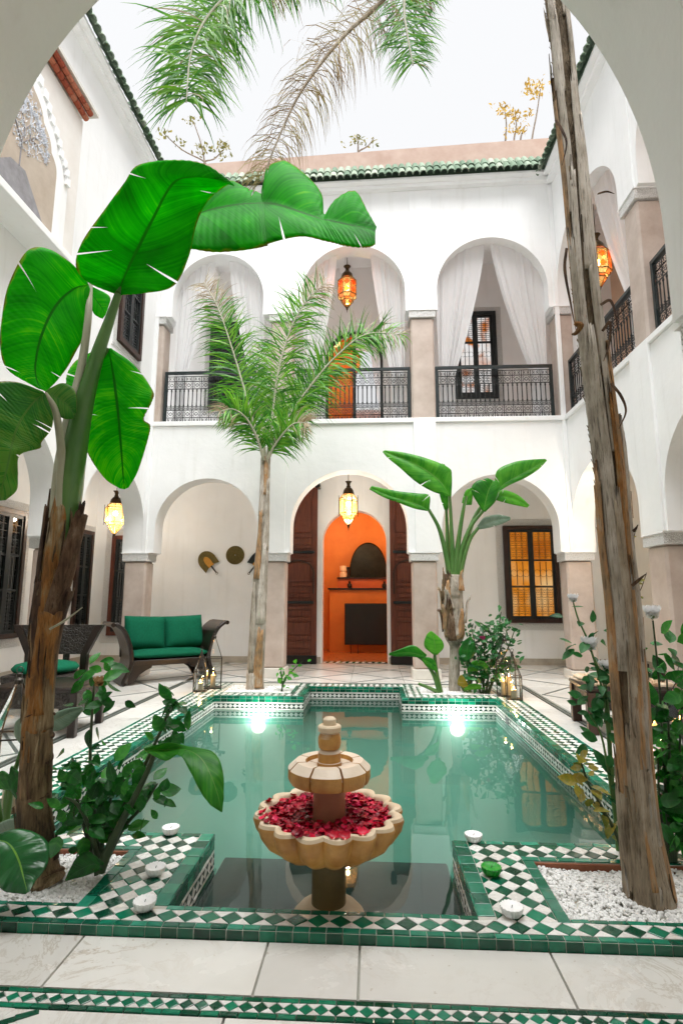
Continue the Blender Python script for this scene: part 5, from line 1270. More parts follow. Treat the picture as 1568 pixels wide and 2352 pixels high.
# ------------------------------------------------------------------ leaf materials
def leafmat(name, stops, trans=.42, rough=.34, veins=60, vein_amp=.5, rib=(.25, .5, .08), tcol=None, spec=.45, ribw=.016, edge=None):
    m, t, out = newmat(name); uv = t.nodes.new('ShaderNodeUVMap'); sp = t.nodes.new('ShaderNodeSeparateXYZ'); t.links.new(uv.outputs[0], sp.inputs[0])
    co = coords(t); n = N(t, 'ShaderNodeTexNoise', Scale=5, Detail=5); t.links.new(co, n.inputs['Vector'])
    # side veins leave the midrib at a slant
    ab = N(t, 'ShaderNodeMath', _operation='SUBTRACT'); ab.inputs[1].default_value = .5; t.links.new(sp.outputs[1], ab.inputs[0]); aa = N(t, 'ShaderNodeMath', _operation='ABSOLUTE'); t.links.new(ab.outputs[0], aa.inputs[0])
    sl = N(t, 'ShaderNodeMath', _operation='MULTIPLY_ADD'); sl.inputs[1].default_value = -.35; t.links.new(aa.outputs[0], sl.inputs[0]); t.links.new(sp.outputs[0], sl.inputs[2])
    nz = N(t, 'ShaderNodeTexNoise', Scale=veins, Detail=3); nz.noise_dimensions = '1D'; t.links.new(sl.outputs[0], nz.inputs['W'])
    nl = N(t, 'ShaderNodeTexNoise', Scale=veins * .16, Detail=2); nl.noise_dimensions = '1D'; t.links.new(sl.outputs[0], nl.inputs['W'])
    mix = N(t, 'ShaderNodeMath', _operation='MULTIPLY_ADD'); mix.inputs[1].default_value = vein_amp; t.links.new(nz.outputs[0], mix.inputs[0]); t.links.new(n.outputs[0], mix.inputs[2])
    m2 = N(t, 'ShaderNodeMath', _operation='MULTIPLY_ADD'); m2.inputs[1].default_value = .6; t.links.new(nl.outputs[0], m2.inputs[0]); t.links.new(mix.outputs[0], m2.inputs[2])
    r = rnd(t); m3 = N(t, 'ShaderNodeMath', _operation='MULTIPLY_ADD'); m3.inputs[1].default_value = .35; t.links.new(r, m3.inputs[0]); t.links.new(m2.outputs[0], m3.inputs[2])
    nm = N(t, 'ShaderNodeMapRange'); nm.inputs[1].default_value = .55 + vein_amp * .3; nm.inputs[2].default_value = 1.15 + vein_amp * .75; t.links.new(m3.outputs[0], nm.inputs[0])
    col = ramp(t, nm.outputs[0], stops)
    rb = N(t, 'ShaderNodeMath', _operation='LESS_THAN'); rb.inputs[1].default_value = ribw; t.links.new(aa.outputs[0], rb.inputs[0])
    mx = t.nodes.new('ShaderNodeMix'); mx.data_type = 'RGBA'; t.links.new(rb.outputs[0], mx.inputs[0]); t.links.new(col, mx.inputs[6]); mx.inputs[7].default_value = (*rib, 1)
    if edge:        # yellow and brown leaf margin of uneven width
        en = N(t, 'ShaderNodeTexNoise', Scale=14, Detail=5); t.links.new(co, en.inputs['Vector'])
        ea = N(t, 'ShaderNodeMath', _operation='MULTIPLY_ADD'); ea.inputs[1].default_value = .10; t.links.new(en.outputs[0], ea.inputs[0]); t.links.new(aa.outputs[0], ea.inputs[2])
        er = ramp(t, ea.outputs[0], [(.528, (0, 0, 0)), (.552, (1, 1, 1))]); ec = ramp(t, ea.outputs[0], [(.54, edge[0]), (.572, edge[1])])
        m9 = t.nodes.new('ShaderNodeMix'); m9.data_type = 'RGBA'; t.links.new(er, m9.inputs[0]); t.links.new(mx.outputs[2], m9.inputs[6]); t.links.new(ec, m9.inputs[7]); mx = m9
    b = t.nodes.new('ShaderNodeBsdfPrincipled'); b.inputs['Roughness'].default_value = rough; b.inputs['Specular IOR Level'].default_value = spec; t.links.new(mx.outputs[2], b.inputs['Base Color'])
    bp = N(t, 'ShaderNodeBump', Strength=.35, Distance=.004); t.links.new(nz.outputs[0], bp.inputs['Height']); t.links.new(bp.outputs[0], b.inputs['Normal'])
    tr = N(t, 'ShaderNodeBsdfTranslucent')
    if tcol: tm = t.nodes.new('ShaderNodeMix'); tm.data_type = 'RGBA'; tm.blend_type = 'MULTIPLY'; tm.inputs[0].default_value = 1; t.links.new(mx.outputs[2], tm.inputs[6]); tm.inputs[7].default_value = (*tcol, 1); t.links.new(tm.outputs[2], tr.inputs['Color'])
    else: t.links.new(mx.outputs[2], tr.inputs['Color'])
    s = N(t, 'ShaderNodeMixShader', Fac=trans); t.links.new(b.outputs[0], s.inputs[1]); t.links.new(tr.outputs[0], s.inputs[2]); t.links.new(s.outputs[0], out.inputs[0]); return m
G_BRIGHT = [(0, (.004, .17, .001)), (.4, (.008, .30, .002)), (.75, (.024, .41, .003)), (1, (.17, .52, .008))]
M['banana'] = leafmat('banana_leaf', G_BRIGHT, .58, .42, 90, .5, (.02, .20, .01), (1.5, 1.8, .5), spec=.14, edge=((.30, .34, .02), (.14, .07, .02)))
M['banana_dark'] = leafmat('old_banana_leaf', [(0, (.003, .06, .003)), (.5, (.008, .13, .005)), (.85, (.03, .23, .010)), (1, (.12, .30, .03))], .40, .32, 90, .5, (.10, .25, .03), (1.3, 1.6, .8), edge=((.30, .30, .03), (.12, .06, .02)))
M['strel'] = leafmat('strelitzia_leaf', [(0, (.012, .12, .008)), (.5, (.03, .25, .014)), (1, (.14, .44, .04))], .48, .34, 70, .4, (.16, .36, .07), (1.3, 1.5, .8))
M['philo'] = leafmat('philodendron_leaf', [(0, (.004, .045, .012)), (.5, (.008, .085, .022)), (1, (.02, .15, .035))], .15, .18, 26, .3, (.16, .36, .05), spec=.6)
M['bushleaf'] = leafmat('bush_leaf', [(0, (.003, .030, .006)), (.40, (.006, .080, .010)), (.75, (.012, .17, .014)), (1, (.05, .30, .03))], .28, .26, 30, .3, (.03, .16, .03), spec=.5)
M['roseleaf'] = leafmat('rose_leaf', [(0, (.003, .035, .010)), (.5, (.008, .09, .02)), (1, (.03, .19, .04))], .3, .35, 30, .3, (.03, .14, .03))
M['yellowleaf'] = leafmat('turning_leaf', [(0, (.05, .10, .01)), (.4, (.12, .17, .02)), (.7, (.36, .27, .02)), (1, (.38, .42, .26))], .35, .4, 30, .3, (.2, .25, .06))
M['paleleaf'] = leafmat('pale_dusty_leaf', [(0, (.10, .19, .12)), (.5, (.17, .28, .19)), (1, (.30, .40, .31))], .3, .4, 40, .3, (.3, .4, .25))
M['stemgreen'] = pm('green_stem', (.03, .12, .015), (.10, .20, .05), 8, .35, .1, 40, stretch=(1, 1, .3))
M['stempale'] = pm('pale_petiole', (.30, .30, .20), (.48, .46, .36), 9, .5, .2, 40, stretch=(1, 1, .25))
M['stemdark'] = pm('dark_stem', (.012, .035, .010), (.04, .07, .02), 12, .5)
M['twig'] = pm('grey_twig', (.16, .12, .09), (.26, .21, .16), 14, .8)
def barkmat(name, stops, sx=1.0, scale=5, bump=.8, seed=0):
    m, t, out = newmat(name); b = t.nodes.new('ShaderNodeBsdfPrincipled'); b.inputs['Roughness'].default_value = .75; b.inputs['Specular IOR Level'].default_value = .25
    co = coords(t, (7 * sx, 7 * sx, 1.0)); n = N(t, 'ShaderNodeTexNoise', Scale=scale, Detail=9, Roughness=.68, Distortion=.5); t.links.new(co, n.inputs['Vector'])
    co2 = coords(t, (1, 1, .8)); n2 = N(t, 'ShaderNodeTexNoise', Scale=5.0 + seed, Detail=3); t.links.new(co2, n2.inputs['Vector'])
    a = N(t, 'ShaderNodeMath', _operation='MULTIPLY_ADD'); a.inputs[1].default_value = .55; t.links.new(n.outputs[0], a.inputs[0])
    s = N(t, 'ShaderNodeMath', _operation='MULTIPLY'); s.inputs[1].default_value = .5; t.links.new(n2.outputs[0], s.inputs[0]); t.links.new(s.outputs[0], a.inputs[2])
    r = rnd(t); a2 = N(t, 'ShaderNodeMath', _operation='MULTIPLY_ADD'); a2.inputs[1].default_value = .12; t.links.new(r, a2.inputs[0]); t.links.new(a.outputs[0], a2.inputs[2])
    mr = N(t, 'ShaderNodeMapRange'); mr.inputs[1].default_value = .36; mr.inputs[2].default_value = .78; t.links.new(a2.outputs[0], mr.inputs[0])
    t.links.new(ramp(t, mr.outputs[0], stops), b.inputs['Base Color'])
    fn = N(t, 'ShaderNodeTexNoise', Scale=22, Detail=6, Roughness=.7); t.links.new(coords(t, (6, 6, .45)), fn.inputs['Vector'])     # fine fibre cracks
    fk = ramp(t, fn.outputs[0], [(.34, (.22, .20, .18)), (.47, (1, 1, 1))])
    fm = t.nodes.new('ShaderNodeMix'); fm.data_type = 'RGBA'; fm.blend_type = 'MULTIPLY'; fm.inputs[0].default_value = .85
    lk = b.inputs['Base Color'].links[0]; src = lk.from_socket; t.links.remove(lk); t.links.new(src, fm.inputs[6]); t.links.new(fk, fm.inputs[7]); t.links.new(fm.outputs[2], b.inputs['Base Color'])
    hh_ = N(t, 'ShaderNodeMath', _operation='ADD'); t.links.new(n.outputs[0], hh_.inputs[0]); t.links.new(fn.outputs[0], hh_.inputs[1])
    bp = N(t, 'ShaderNodeBump', Strength=bump, Distance=.012); t.links.new(hh_.outputs[0], bp.inputs['Height']); t.links.new(bp.outputs[0], b.inputs['Normal'])
    t.links.new(b.outputs[0], out.inputs[0]); return m
M['bark_banana'] = barkmat('banana_trunk_bark', [(0, (.014, .010, .006)), (.3, (.075, .048, .024)), (.55, (.21, .145, .075)), (.8, (.34, .25, .14)), (1, (.50, .41, .27))])
M['bark_orange'] = barkmat('rusty_sheath', [(0, (.03, .014, .006)), (.35, (.13, .065, .025)), (.6, (.32, .14, .035)), (.8, (.32, .23, .12)), (1, (.48, .40, .28))], seed=1)
M['bark_dark'] = barkmat('dark_dry_sheath', [(0, (.012, .007, .005)), (.4, (.05, .025, .014)), (.7, (.13, .075, .042)), (1, (.28, .20, .14))], seed=2)
M['bark_palm'] = barkmat('palm_trunk_bark', [(0, (.07, .053, .036)), (.3, (.20, .155, .105)), (.6, (.36, .29, .21)), (1, (.52, .46, .37))], seed=3)
M['sheath_grey'] = barkmat('weathered_grey_sheath', [(0, (.17, .145, .115)), (.35, (.34, .30, .24)), (.7, (.48, .43, .37)), (1, (.60, .56, .50))], seed=4, bump=.6)
M['sheath_tan'] = barkmat('tan_rust_sheath', [(0, (.12, .075, .04)), (.35, (.28, .19, .11)), (.6, (.42, .23, .10)), (.8, (.42, .33, .23)), (1, (.56, .48, .38))], seed=5, bump=.6)
M['fibre'] = barkmat('palm_fibre', [(0, (.05, .035, .02)), (.5, (.16, .115, .07)), (1, (.34, .27, .18))], seed=6)
# ------------------------------------------------------------------ leaf and stem builders
def blade(stations, name, mat, parent, sub=5, across=6, bulge=.10, pleat=.004, npl=40, seed=0, thick=.0012, tears=0, edge_j=0.0):
    """leaf surface through (midrib, left edge, right edge) stations"""
    R = random.Random(seed)
    A = [smoothline([s[k] for s in stations], sub) for k in range(3)]; n = len(A[0]); mb = MB(); mb.uv = []
    view = _f
    for i in range(n):
        m, l, r = A[0][i], A[1][i], A[2][i]
        tg = (A[0][min(i + 1, n - 1)] - A[0][max(i - 1, 0)])
        w = r - l; nn = tg.cross(w); nn = nn.normalized() if nn.length > 1e-9 else Vector((0, -1, 0))
        if nn.dot(view) > 0: nn = -nn
        for k in range(-across, across + 1):
            t = abs(k) / across; e = l if k < 0 else r; p = m.lerp(e, t)
            if edge_j: p = p + tg.normalized() * (edge_j * t ** 3 * (math.sin(i * 1.7 + (2 if k < 0 else 0) + seed) + .7 * math.sin(i * 4.1 + seed)) if tg.length > 1e-9 else 0) + (e - m) * (t ** 4 * edge_j * 1.5 * (math.sin(i * .9 + seed + k) ))
            d = (e - m).length
            p = p + nn * (bulge * d * math.sin(pi * t * .9) * .6 + pleat * (.5 + .5 * math.sin(7.3 * i / n + seed)) * math.sin(npl * 2 * pi * (i / n) - t * 3 + (1.7 if k < 0 else 0) + 2 * math.sin(5 * i / n)) * t * (1 - .6 * t))
            mb.v.append(tuple(p)); mb.uv.append((i / (n - 1), .5 + .5 * k / across))
    c = 2 * across + 1
    dup = {}
    for _ in range(tears):          # V-shaped splits running in from the margin
        i = R.randrange(int(n * .14), int(n * .90)); sd = R.choice((-1, 1)); t0 = R.uniform(.30, .75); gap = R.uniform(.003, .010)
        if any((j, across + sd * across) in dup for j in range(i - 3, i + 4)): continue
        tg = (A[0][min(i + 1, n - 1)] - A[0][max(i - 1, 0)]).normalized()
        for k in range(1, across + 1):
            t = k / across
            if t <= t0: continue
            c_ = across + sd * k; q = i * c + c_; p = Vector(mb.v[q]); d = tg * gap * (t - t0) / (1 - t0)
            mb.v[q] = tuple(p - d); dup[(i, c_)] = len(mb.v); mb.v.append(tuple(p + d)); mb.uv.append(mb.uv[q])
    for i in range(n - 1):
        for k in range(c - 1):
            q = i * c + k; mb.f.append((dup.get((i, k), q), dup.get((i, k + 1), q + 1), q + c + 1, q + c))
    o = mb.build(name, mat, parent, True)
    s = o.modifiers.new('thickness', 'SOLIDIFY'); s.thickness = thick; s.offset = 0
    return o
def leafpx(st, Y, name, mat, parent, **kw):
    """stations as (mx,my, lx,ly, rx,ry[, dYm, dYl, dYr]) in view pixels about depth Y"""
    S = []
    for s in st:
        d = s[6:] if len(s) > 6 else (0, 0, 0); S.append((pt(s[0], s[1], Y + d[0]), pt(s[2], s[3], Y + d[1]), pt(s[4], s[5], Y + d[2])))
    return blade(S, name, mat, parent, **kw)
def stempx(pts, Y, r, name, mat, parent, n=10, sub=6, flat=1.0):
    P = smoothline([pt(p[0], p[1], Y + (p[2] if len(p) > 2 else 0)) for p in pts], sub); k = len(P)
    rr = list(np.interp(np.linspace(0, 1, k), np.linspace(0, 1, len(r)), np.array(r) * pxm(Y)))
    return MB().tube(P, rr, n, flat=flat).build(name, mat, parent, True, auto=60)
def trunk_path(pts, Y, sub=10):
    P = smoothline([pt(p[0], p[1], Y + (p[3] if len(p) > 3 else 0)) for p in pts], sub)
    rr = np.interp(np.linspace(0, len(pts) - 1, len(P)), range(len(pts)), [p[2] * pxm(Y) for p in pts]); return P, rr
def rough_tube(P, rr, name, mat, parent, n=28, lump=.10, rings=0, seed=0, ridges=0.0):
    R = random.Random(seed); mb = MB(); ref = Vector((1, 0, 0)); ph = [R.uniform(0, 6) for _ in range(8)]
    for i, p in enumerate(P):
        d = (P[min(i+1, len(P)-1)] - P[max(i-1, 0)]).normalized(); e = (ref - d * ref.dot(d)).normalized(); ref = e; g = d.cross(e); t = i / len(P)
        for k in range(n):
            a = 2 * pi * k / n
            q = 1 + lump * (.5 * math.sin(2 * a + ph[0] + 5 * t) + .35 * math.sin(5 * a + ph[1] - 9 * t) + .25 * math.sin(9 * a + ph[2] + 21 * t)) + R.uniform(-.02, .02)
            if rings: q += .10 * max(0, math.sin(2 * pi * rings * t + .5 * math.sin(a + ph[3]))) ** 6
            if ridges: q += ridges * abs(math.sin(4.5 * a + ph[4] + 3 * t))
            mb.v.append(tuple(p + (e * math.cos(a) + g * math.sin(a)) * rr[i] * q))
    for i in range(len(P) - 1):
        for k in range(n): a = i * n + k; b = i * n + (k + 1) % n; mb.f.append((a, b, b + n, a + n))
    mb.f.append(tuple((len(P) - 1) * n + k for k in range(n)))
    return mb.build(name, mat, parent, True)
def plate(P, rr, t0, t1, th0, w0, w1, lift, name, mat, parent, twist=0.0, flare=0.0, seed=0, na=9, nl=22, jag=.3, thick=.006, curlup=0.0, belly=.10):
    """leaf-base sheath hugging a trunk between t0 and t1; th0: angle, 0 towards the viewer"""
    R = random.Random(seed); mb = MB(); n = len(P)
    for i in range(nl + 1):
        s = i / nl; x = (t0 + (t1 - t0) * s) * (n - 1); k = min(int(x), n - 2); f = x - k; p = P[k].lerp(P[k+1], f); r = rr[k] * (1 - f) + rr[k+1] * f
        d = (P[min(k+2, n-1)] - P[max(k-1, 0)]).normalized(); e = Vector((0, -1, 0)); e = (e - d * e.dot(d)).normalized(); g = d.cross(e)
        w = w0 + (w1 - w0) * s ** .8
        for j in range(na):
            q = 2 * j / (na - 1) - 1; a = th0 + twist * s + q * w; rad_ = r * (1.04 + lift * s ** 1.6 + flare * max(0, s - .75) * 4 + .02 * math.sin(7 * s + 5 * q + seed)) + r * belly * (1 - q * q)
            pp = p + (e * math.cos(a) + g * math.sin(a)) * rad_
            if i == nl: pp = pp + d * R.uniform(-jag, jag) * .06 * (1 if abs(q) < .9 else .2)
            mb.v.append(tuple(pp))
    for i in range(nl):
        for j in range(na - 1): q = i * na + j; mb.f.append((q, q + 1, q + na + 1, q + na))
    o = mb.build(name, mat, parent, True); s = o.modifiers.new('thickness', 'SOLIDIFY'); s.thickness = thick; s.offset = 0; return o
def frond(parent, pts, Y, nl, ll, seed, green, dry, dry_from=1.1, droop=.5, width=.016, rachis_r=(.016, .003), fwd=.7, name='frond', rmat=None, side_bias=0.0, up=None, sparse=0.0, minlen=.35, t_start=.08):
    """palm frond: rachis through view points, leaflets on both sides"""
    R = random.Random(seed); P = smoothline([pt(p[0], p[1], Y + (p[2] if len(p) > 2 else 0)) for p in pts], 14); n = len(P)
    o = MB().tube(P, list(np.linspace(rachis_r[0], rachis_r[1], n)), 6).build(name, rmat or M['stempale'], parent, True)
    G = MB(); D = MB()
    for mb in (G, D): mb.uv = []
    for k in range(nl):
        t = t_start + (1 - t_start) * (k + R.uniform(-.3, .3)) / nl; t = min(max(t, 0), .995); x = t * (n - 1); i = int(x); p = P[i].lerp(P[min(i+1, n-1)], x - i)
        tg = (P[min(i+2, n-1)] - P[max(i-1, 0)]).normalized(); sv = tg.cross(up or Vector((0, -1, .25))).normalized()
        for s in (-1, 1):
            if R.random() < sparse: continue
            L = ll * (minlen + (1 - minlen) * math.sin(pi * min(1, .18 + .78 * t)) ** .8) * R.uniform(.8, 1.12)
            d = (tg * (fwd + R.gauss(0, .22)) + sv * s * (1 + side_bias * s) + Vector((R.gauss(0, .24), R.gauss(0, .38), R.gauss(0, .24)))).normalized()
            isdry = t + R.gauss(0, .10) > dry_from or R.random() < .04; mb = D if isdry else G
            dr = droop * (1.5 if isdry else 1) * R.uniform(.6, 1.4); w = width * R.uniform(.8, 1.2) * (.6 if isdry else 1)
            q = Vector(p); dd = Vector(d); b0 = len(mb.v); ns = 5
            wv = dd.cross(Vector((R.gauss(0, .3), -1, R.gauss(0, .3)))).normalized()
            for j in range(ns + 1):
                u = j / ns; ww = w * (.5 + 1.4 * u if u < .35 else 1.0 * (1 - u) / .65 + .03) * .5
                mb.v += [tuple(q - wv * ww), tuple(q + wv * ww)]; mb.uv += [(u, .2), (u, .8)]
                q = q + dd * (L / ns); dd = (dd + Vector((0, 0, -1)) * dr * .28 * (1 + u) + (Vector((R.gauss(0, .12), R.gauss(0, .12), 0)) if isdry else Vector((0, 0, 0)))).normalized()
            for j in range(ns): a = b0 + 2 * j; mb.f.append((a, a + 1, a + 3, a + 2))
    if G.v: G.build('leaflets', green, o, False)['kind'] = 'stuff'
    if D.v: D.build('dry_leaflets', dry, o, False)['kind'] = 'stuff'
    return o
M['palm_green'] = leafmat('palm_leaflet', [(0, (.006, .05, .003)), (.4, (.018, .12, .006)), (.75, (.05, .23, .012)), (1, (.16, .36, .03))], .35, .38, 6, .1, (.05, .2, .02), (1.3, 1.4, .8), ribw=-1)
M['palm_dry'] = leafmat('dry_palm_leaflet', [(0, (.14, .09, .04)), (.5, (.30, .22, .12)), (1, (.46, .40, .28))], .3, .6, 6, .1, (.3, .2, .1), ribw=-1)
M['palm_brown'] = leafmat('brown_palm_leaflet', [(0, (.07, .035, .012)), (.4, (.17, .10, .04)), (.75, (.28, .18, .07)), (1, (.30, .26, .10))], .25, .6, 6, .1, (.3, .2, .1), ribw=-1)
# simple leaf shapes for shrubs, shared by all copies
def leaf_shape(name, mat, asp=.52, curl=.18, fold=.16, n=6):
    mb = MB(); mb.uv = []
    for i in range(n + 1):
        t = i / n; w = asp * .5 * (math.sin(pi * t ** .8) ** .9 if 0 < t < 1 else 0)
        z = -curl * t * t
        for k in (-1, -.5, 0, .5, 1): mb.v.append((k * w, t, z + fold * abs(k) * w)); mb.uv.append((t, .5 + k / 2))
    for i in range(n):
        for k in range(4): q = i * 5 + k; mb.f.append((q, q + 1, q + 6, q + 5))
    o = mb.build(name, mat, None, True); me = o.data; bpy.data.objects.remove(o); return me
LS = {}
for key, mat, asp in (('bush', 'bushleaf', .58), ('rose', 'roseleaf', .55), ('yellow', 'yellowleaf', .62), ('pale', 'paleleaf', .55), ('green', 'strel', .5)):
    LS[key] = [leaf_shape('leaf', M[mat], asp * a, c, f_) for a, c, f_ in ((1, .18, .2), (.85, .35, .3), (1.1, .05, .12), (.95, -.12, .25))]
def leaf_mat4(p, d, nrm, s):
    d = d.normalized(); x = d.cross(nrm); x = x.normalized() if x.length > 1e-6 else Vector((1, 0, 0)); z = x.cross(d)
    return Matrix(((x.x * s, d.x * s, z.x * s, p.x), (x.y * s, d.y * s, z.y * s, p.y), (x.z * s, d.z * s, z.z * s, p.z), (0, 0, 0, 1)))
def leaf_at(parent, key, p, d, nrm, s, R):
    o = bpy.data.objects.new('leaf', R.choice(LS[key])); COL.objects.link(o); o.parent = parent
    o.matrix_local = Matrix.Translation(-root_loc(parent)) @ leaf_mat4(p, d, nrm, s)
def shrub(name, label, cat, base, stems, Y, key, size, per, seed, group=None, stemmat='stemdark', joined=False, sr=(4, 1.4), clusters=(), spread=.5):
    """stems in view pixels at depth Y carrying leaves; clusters: (x, y, count, radius px)"""
    R = random.Random(seed); t = thing(name, base, label, cat, group); J = MB(); J.uv = []
    def put(p, s=None):
        d = Vector((R.gauss(0, 1), R.gauss(-.25, .8), R.gauss(.15, .6))).normalized(); nrm = Vector((R.gauss(0, .4), R.gauss(-.8, .4), R.gauss(.8, .4))).normalized(); s = s or size * R.uniform(.6, 1.2)
        if joined:
            m4 = leaf_mat4(p, d, nrm, s); me = R.choice(LS[key]); b = len(J.v); J.v += [tuple(m4 @ v.co) for v in me.vertices]; J.f += [tuple(b + i for i in q.vertices) for q in me.polygons]
            ul = me.uv_layers[0].data; dd = {}
            for q in me.polygons:
                for li in q.loop_indices: dd[me.loops[li].vertex_index] = tuple(ul[li].uv)
            J.uv += [dd[i] for i in range(len(me.vertices))]
        else: leaf_at(t, key, p, d, nrm, s, R)
    for st in stems:
        o = stempx(st, Y, sr, 'stem', M[stemmat], t, 7, 5)
        P = smoothline([pt(p[0], p[1], Y + (p[2] if len(p) > 2 else 0)) for p in st], 8)
        for k in range(per):
            x = (.22 + .78 * (k + R.random()) / per) * (len(P) - 1); i = min(int(x), len(P) - 2); p = P[i].lerp(P[i+1], x - i)
            put(p + Vector((R.gauss(0, 1), R.gauss(0, 1), R.gauss(0, .6))) * size * spread)
    for (x, y, c, r) in clusters:
        for k in range(c): put(pt(x + R.gauss(0, r), y + R.gauss(0, r), Y + R.gauss(0, r * pxm(Y))))
    if joined: J.build('foliage', M[{'rose': 'roseleaf', 'bush': 'bushleaf', 'green': 'strel'}[key]], t, True)['kind'] = 'stuff'
    return t
def rose(parent_label, p, r, mat, seed, group='roses', stem=None):
    R = random.Random(seed); t = thing('rose', p, parent_label, 'flower', group); k = 0
    for ring_, (n, tilt, rr) in enumerate(((4, .25, .35), (6, .6, .65), (8, 1.0, .95))):
        for i in range(n):
            vs, fs = petal_geo(r * (.9 + .3 * ring_ * .3), .6); a = 2 * pi * i / n + ring_
            m4 = Matrix.Rotation(a, 4, 'Z') @ Matrix.Translation((0, r * rr * .45, 0)) @ Matrix.Rotation(pi / 2 - tilt, 4, 'X')
            MB().add([p + m4 @ v for v in vs], fs).build('petal', mat, t, True)
    MB().lathe([(.002, -r * .5), (r * .2, -r * .35), (r * .28, -r * .1), (.002, 0)], 8, p).build('calyx', M['stemgreen'], t, True)
    return t
# ------------------------------------------------------------------ banana plant on the left
YB1 = 2.57
bt = thing('banana_plant', pt(98, 2012, YB1), 'tall banana plant with huge bright leaves in the left front planter', 'banana plant')
P, rr = trunk_path([(100, 2030, 50), (93, 1985, 41), (82, 1850, 37), (88, 1700, 34), (93, 1600, 32), (102, 1500, 30), (115, 1400, 34), (132, 1300, 37), (146, 1190, 33), (152, 1130, 26)], YB1)
rr = [r * .86 for r in rr]; rough_tube(P, rr, 'trunk', M['bark_banana'], bt, 30, .07, 9, 3)
R_ = random.Random(9)
for i, (t0, t1, th, w0, w1, lift, tw, mt, fl_) in enumerate((
    (.30, .50, -.3, 1.5, 1.2, .03, 0, 'bark_orange', 0), (.40, .66, .5, 1.2, .8, .25, .3, 'bark_orange', 0), (.52, .74, -.5, 1.0, .45, .18, -.2, 'bark_dark', 0),
    (.56, .90, .7, .9, .28, .95, .5, 'bark_dark', .25), (.60, .92, -.9, .8, .25, .40, -.1, 'bark_dark', 0), (.62, .97, -.2, .9, .35, .18, .3, 'bark_orange', 0),
    (.66, .95, 1.3, .7, .2, .70, .2, 'bark_dark', .1), (.68, 1.0, -1.3, .6, .22, .35, 0, 'bark_dark', .1), (.74, 1.0, .25, .8, .5, .12, .2, 'bark_orange', 0), (.50, .72, 1.4, .8, .3, .35, .1, 'bark_dark', .1), (.36, .56, 1.0, .9, .7, .06, 0, 'bark_banana', 0),
    (.22, .36, .2, 1.7, 1.5, .04, 0, 'bark_banana', 0), (.08, .24, -.1, 1.8, 1.6, .04, 0, 'bark_banana', 0))):
    plate(P, rr, t0, t1, th, w0, w1, lift, 'dry_sheath', M[mt], bt, tw, fl_, i + 20)
for i in range(46):
    t0 = R_.uniform(.02, .9); plate(P, rr, t0, min(1.0, t0 + R_.uniform(.03, .11)), R_.uniform(-1.7, 1.7), R_.uniform(.08, .30), .03, R_.uniform(.02, .25), 'bark_sliver', M[('bark_banana', 'bark_dark', 'sheath_tan', 'bark_banana')[i % 4]], bt, R_.uniform(-.4, .4), 0, i, 4, 9, 2.5, .005, belly=.10)
for i, t0 in enumerate((.07, .13, .19, .25, .30, .35, .40)):      # leaf scar rings
    k = int(t0 * (len(P) - 1)); d_ = (P[k + 1] - P[k]).normalized(); e_ = d_.cross(Vector((0, 1, 0))).normalized(); g_ = e_.cross(d_)
    MB().tube([P[k] + (e_ * math.cos(a) + g_ * math.sin(a)) * rr[k] * (1.04 + .05 * math.sin(3 * a + i)) + d_ * .012 * math.sin(2 * a + i) for a in [2 * pi * j / 28 for j in range(29)]], .007, 6, False).build('leaf_scar', M['bark_dark'], bt, True)
stempx([(134, 1345), (146, 1240), (158, 1120), (178, 1000), (200, 900), (226, 810), (252, 735), (272, 676)], YB1, (20, 31, 33, 27, 21, 16, 12, 9), 'pseudostem', M['stemgreen'], bt, 14)
stempx([(128, 1190, -.03), (138, 1070, -.03), (158, 960, -.02), (186, 850, 0), (202, 740, 0), (207, 655, .02)], YB1, (15, 13, 11, 10, 9, 7), 'petiole', M['stempale'], bt)
stempx([(138, 1180, -.05), (141, 1060, -.06), (138, 1000, -.1), (126, 940, -.14), (103, 903, -.18)], YB1, (11, 10, 9, 8, 6), 'petiole', M['stempale'], bt)
stempx([(150, 1190, .06), (165, 1060, .1), (190, 930, .12), (222, 840, .12), (248, 800, .12)], YB1, (14, 12, 10, 9, 7), 'petiole', M['stemgreen'], bt)
stempx([(272, 676, 0), (330, 600, .12), (400, 530, .16), (455, 490, .14)], YB1, (9, 8, 7, 6), 'petiole', M['stemgreen'], bt)
leafpx([(270, 678, 266, 676, 276, 678), (285, 640, 205, 650, 330, 674, 0, -.05, -.03), (305, 595, 176, 612, 400, 656, -.05, -.12, -.05), (330, 545, 190, 555, 434, 590, -.1, -.18, -.06), (358, 490, 240, 482, 450, 520, -.16, -.22, -.06),
        (385, 438, 285, 420, 472, 468, -.22, -.26, -.06), (410, 412, 318, 378, 506, 434, -.25, -.28, -.08), (452, 406, 398, 366, 530, 420, -.26, -.28, -.12), (500, 412, 470, 376, 537, 425, -.26, -.27, -.2), (537, 424, 530, 416, 539, 428, -.26, -.26, -.24)],
       YB1, 'leaf_blade', M['banana'], bt, sub=26, across=10, bulge=.10, seed=1, tears=5)
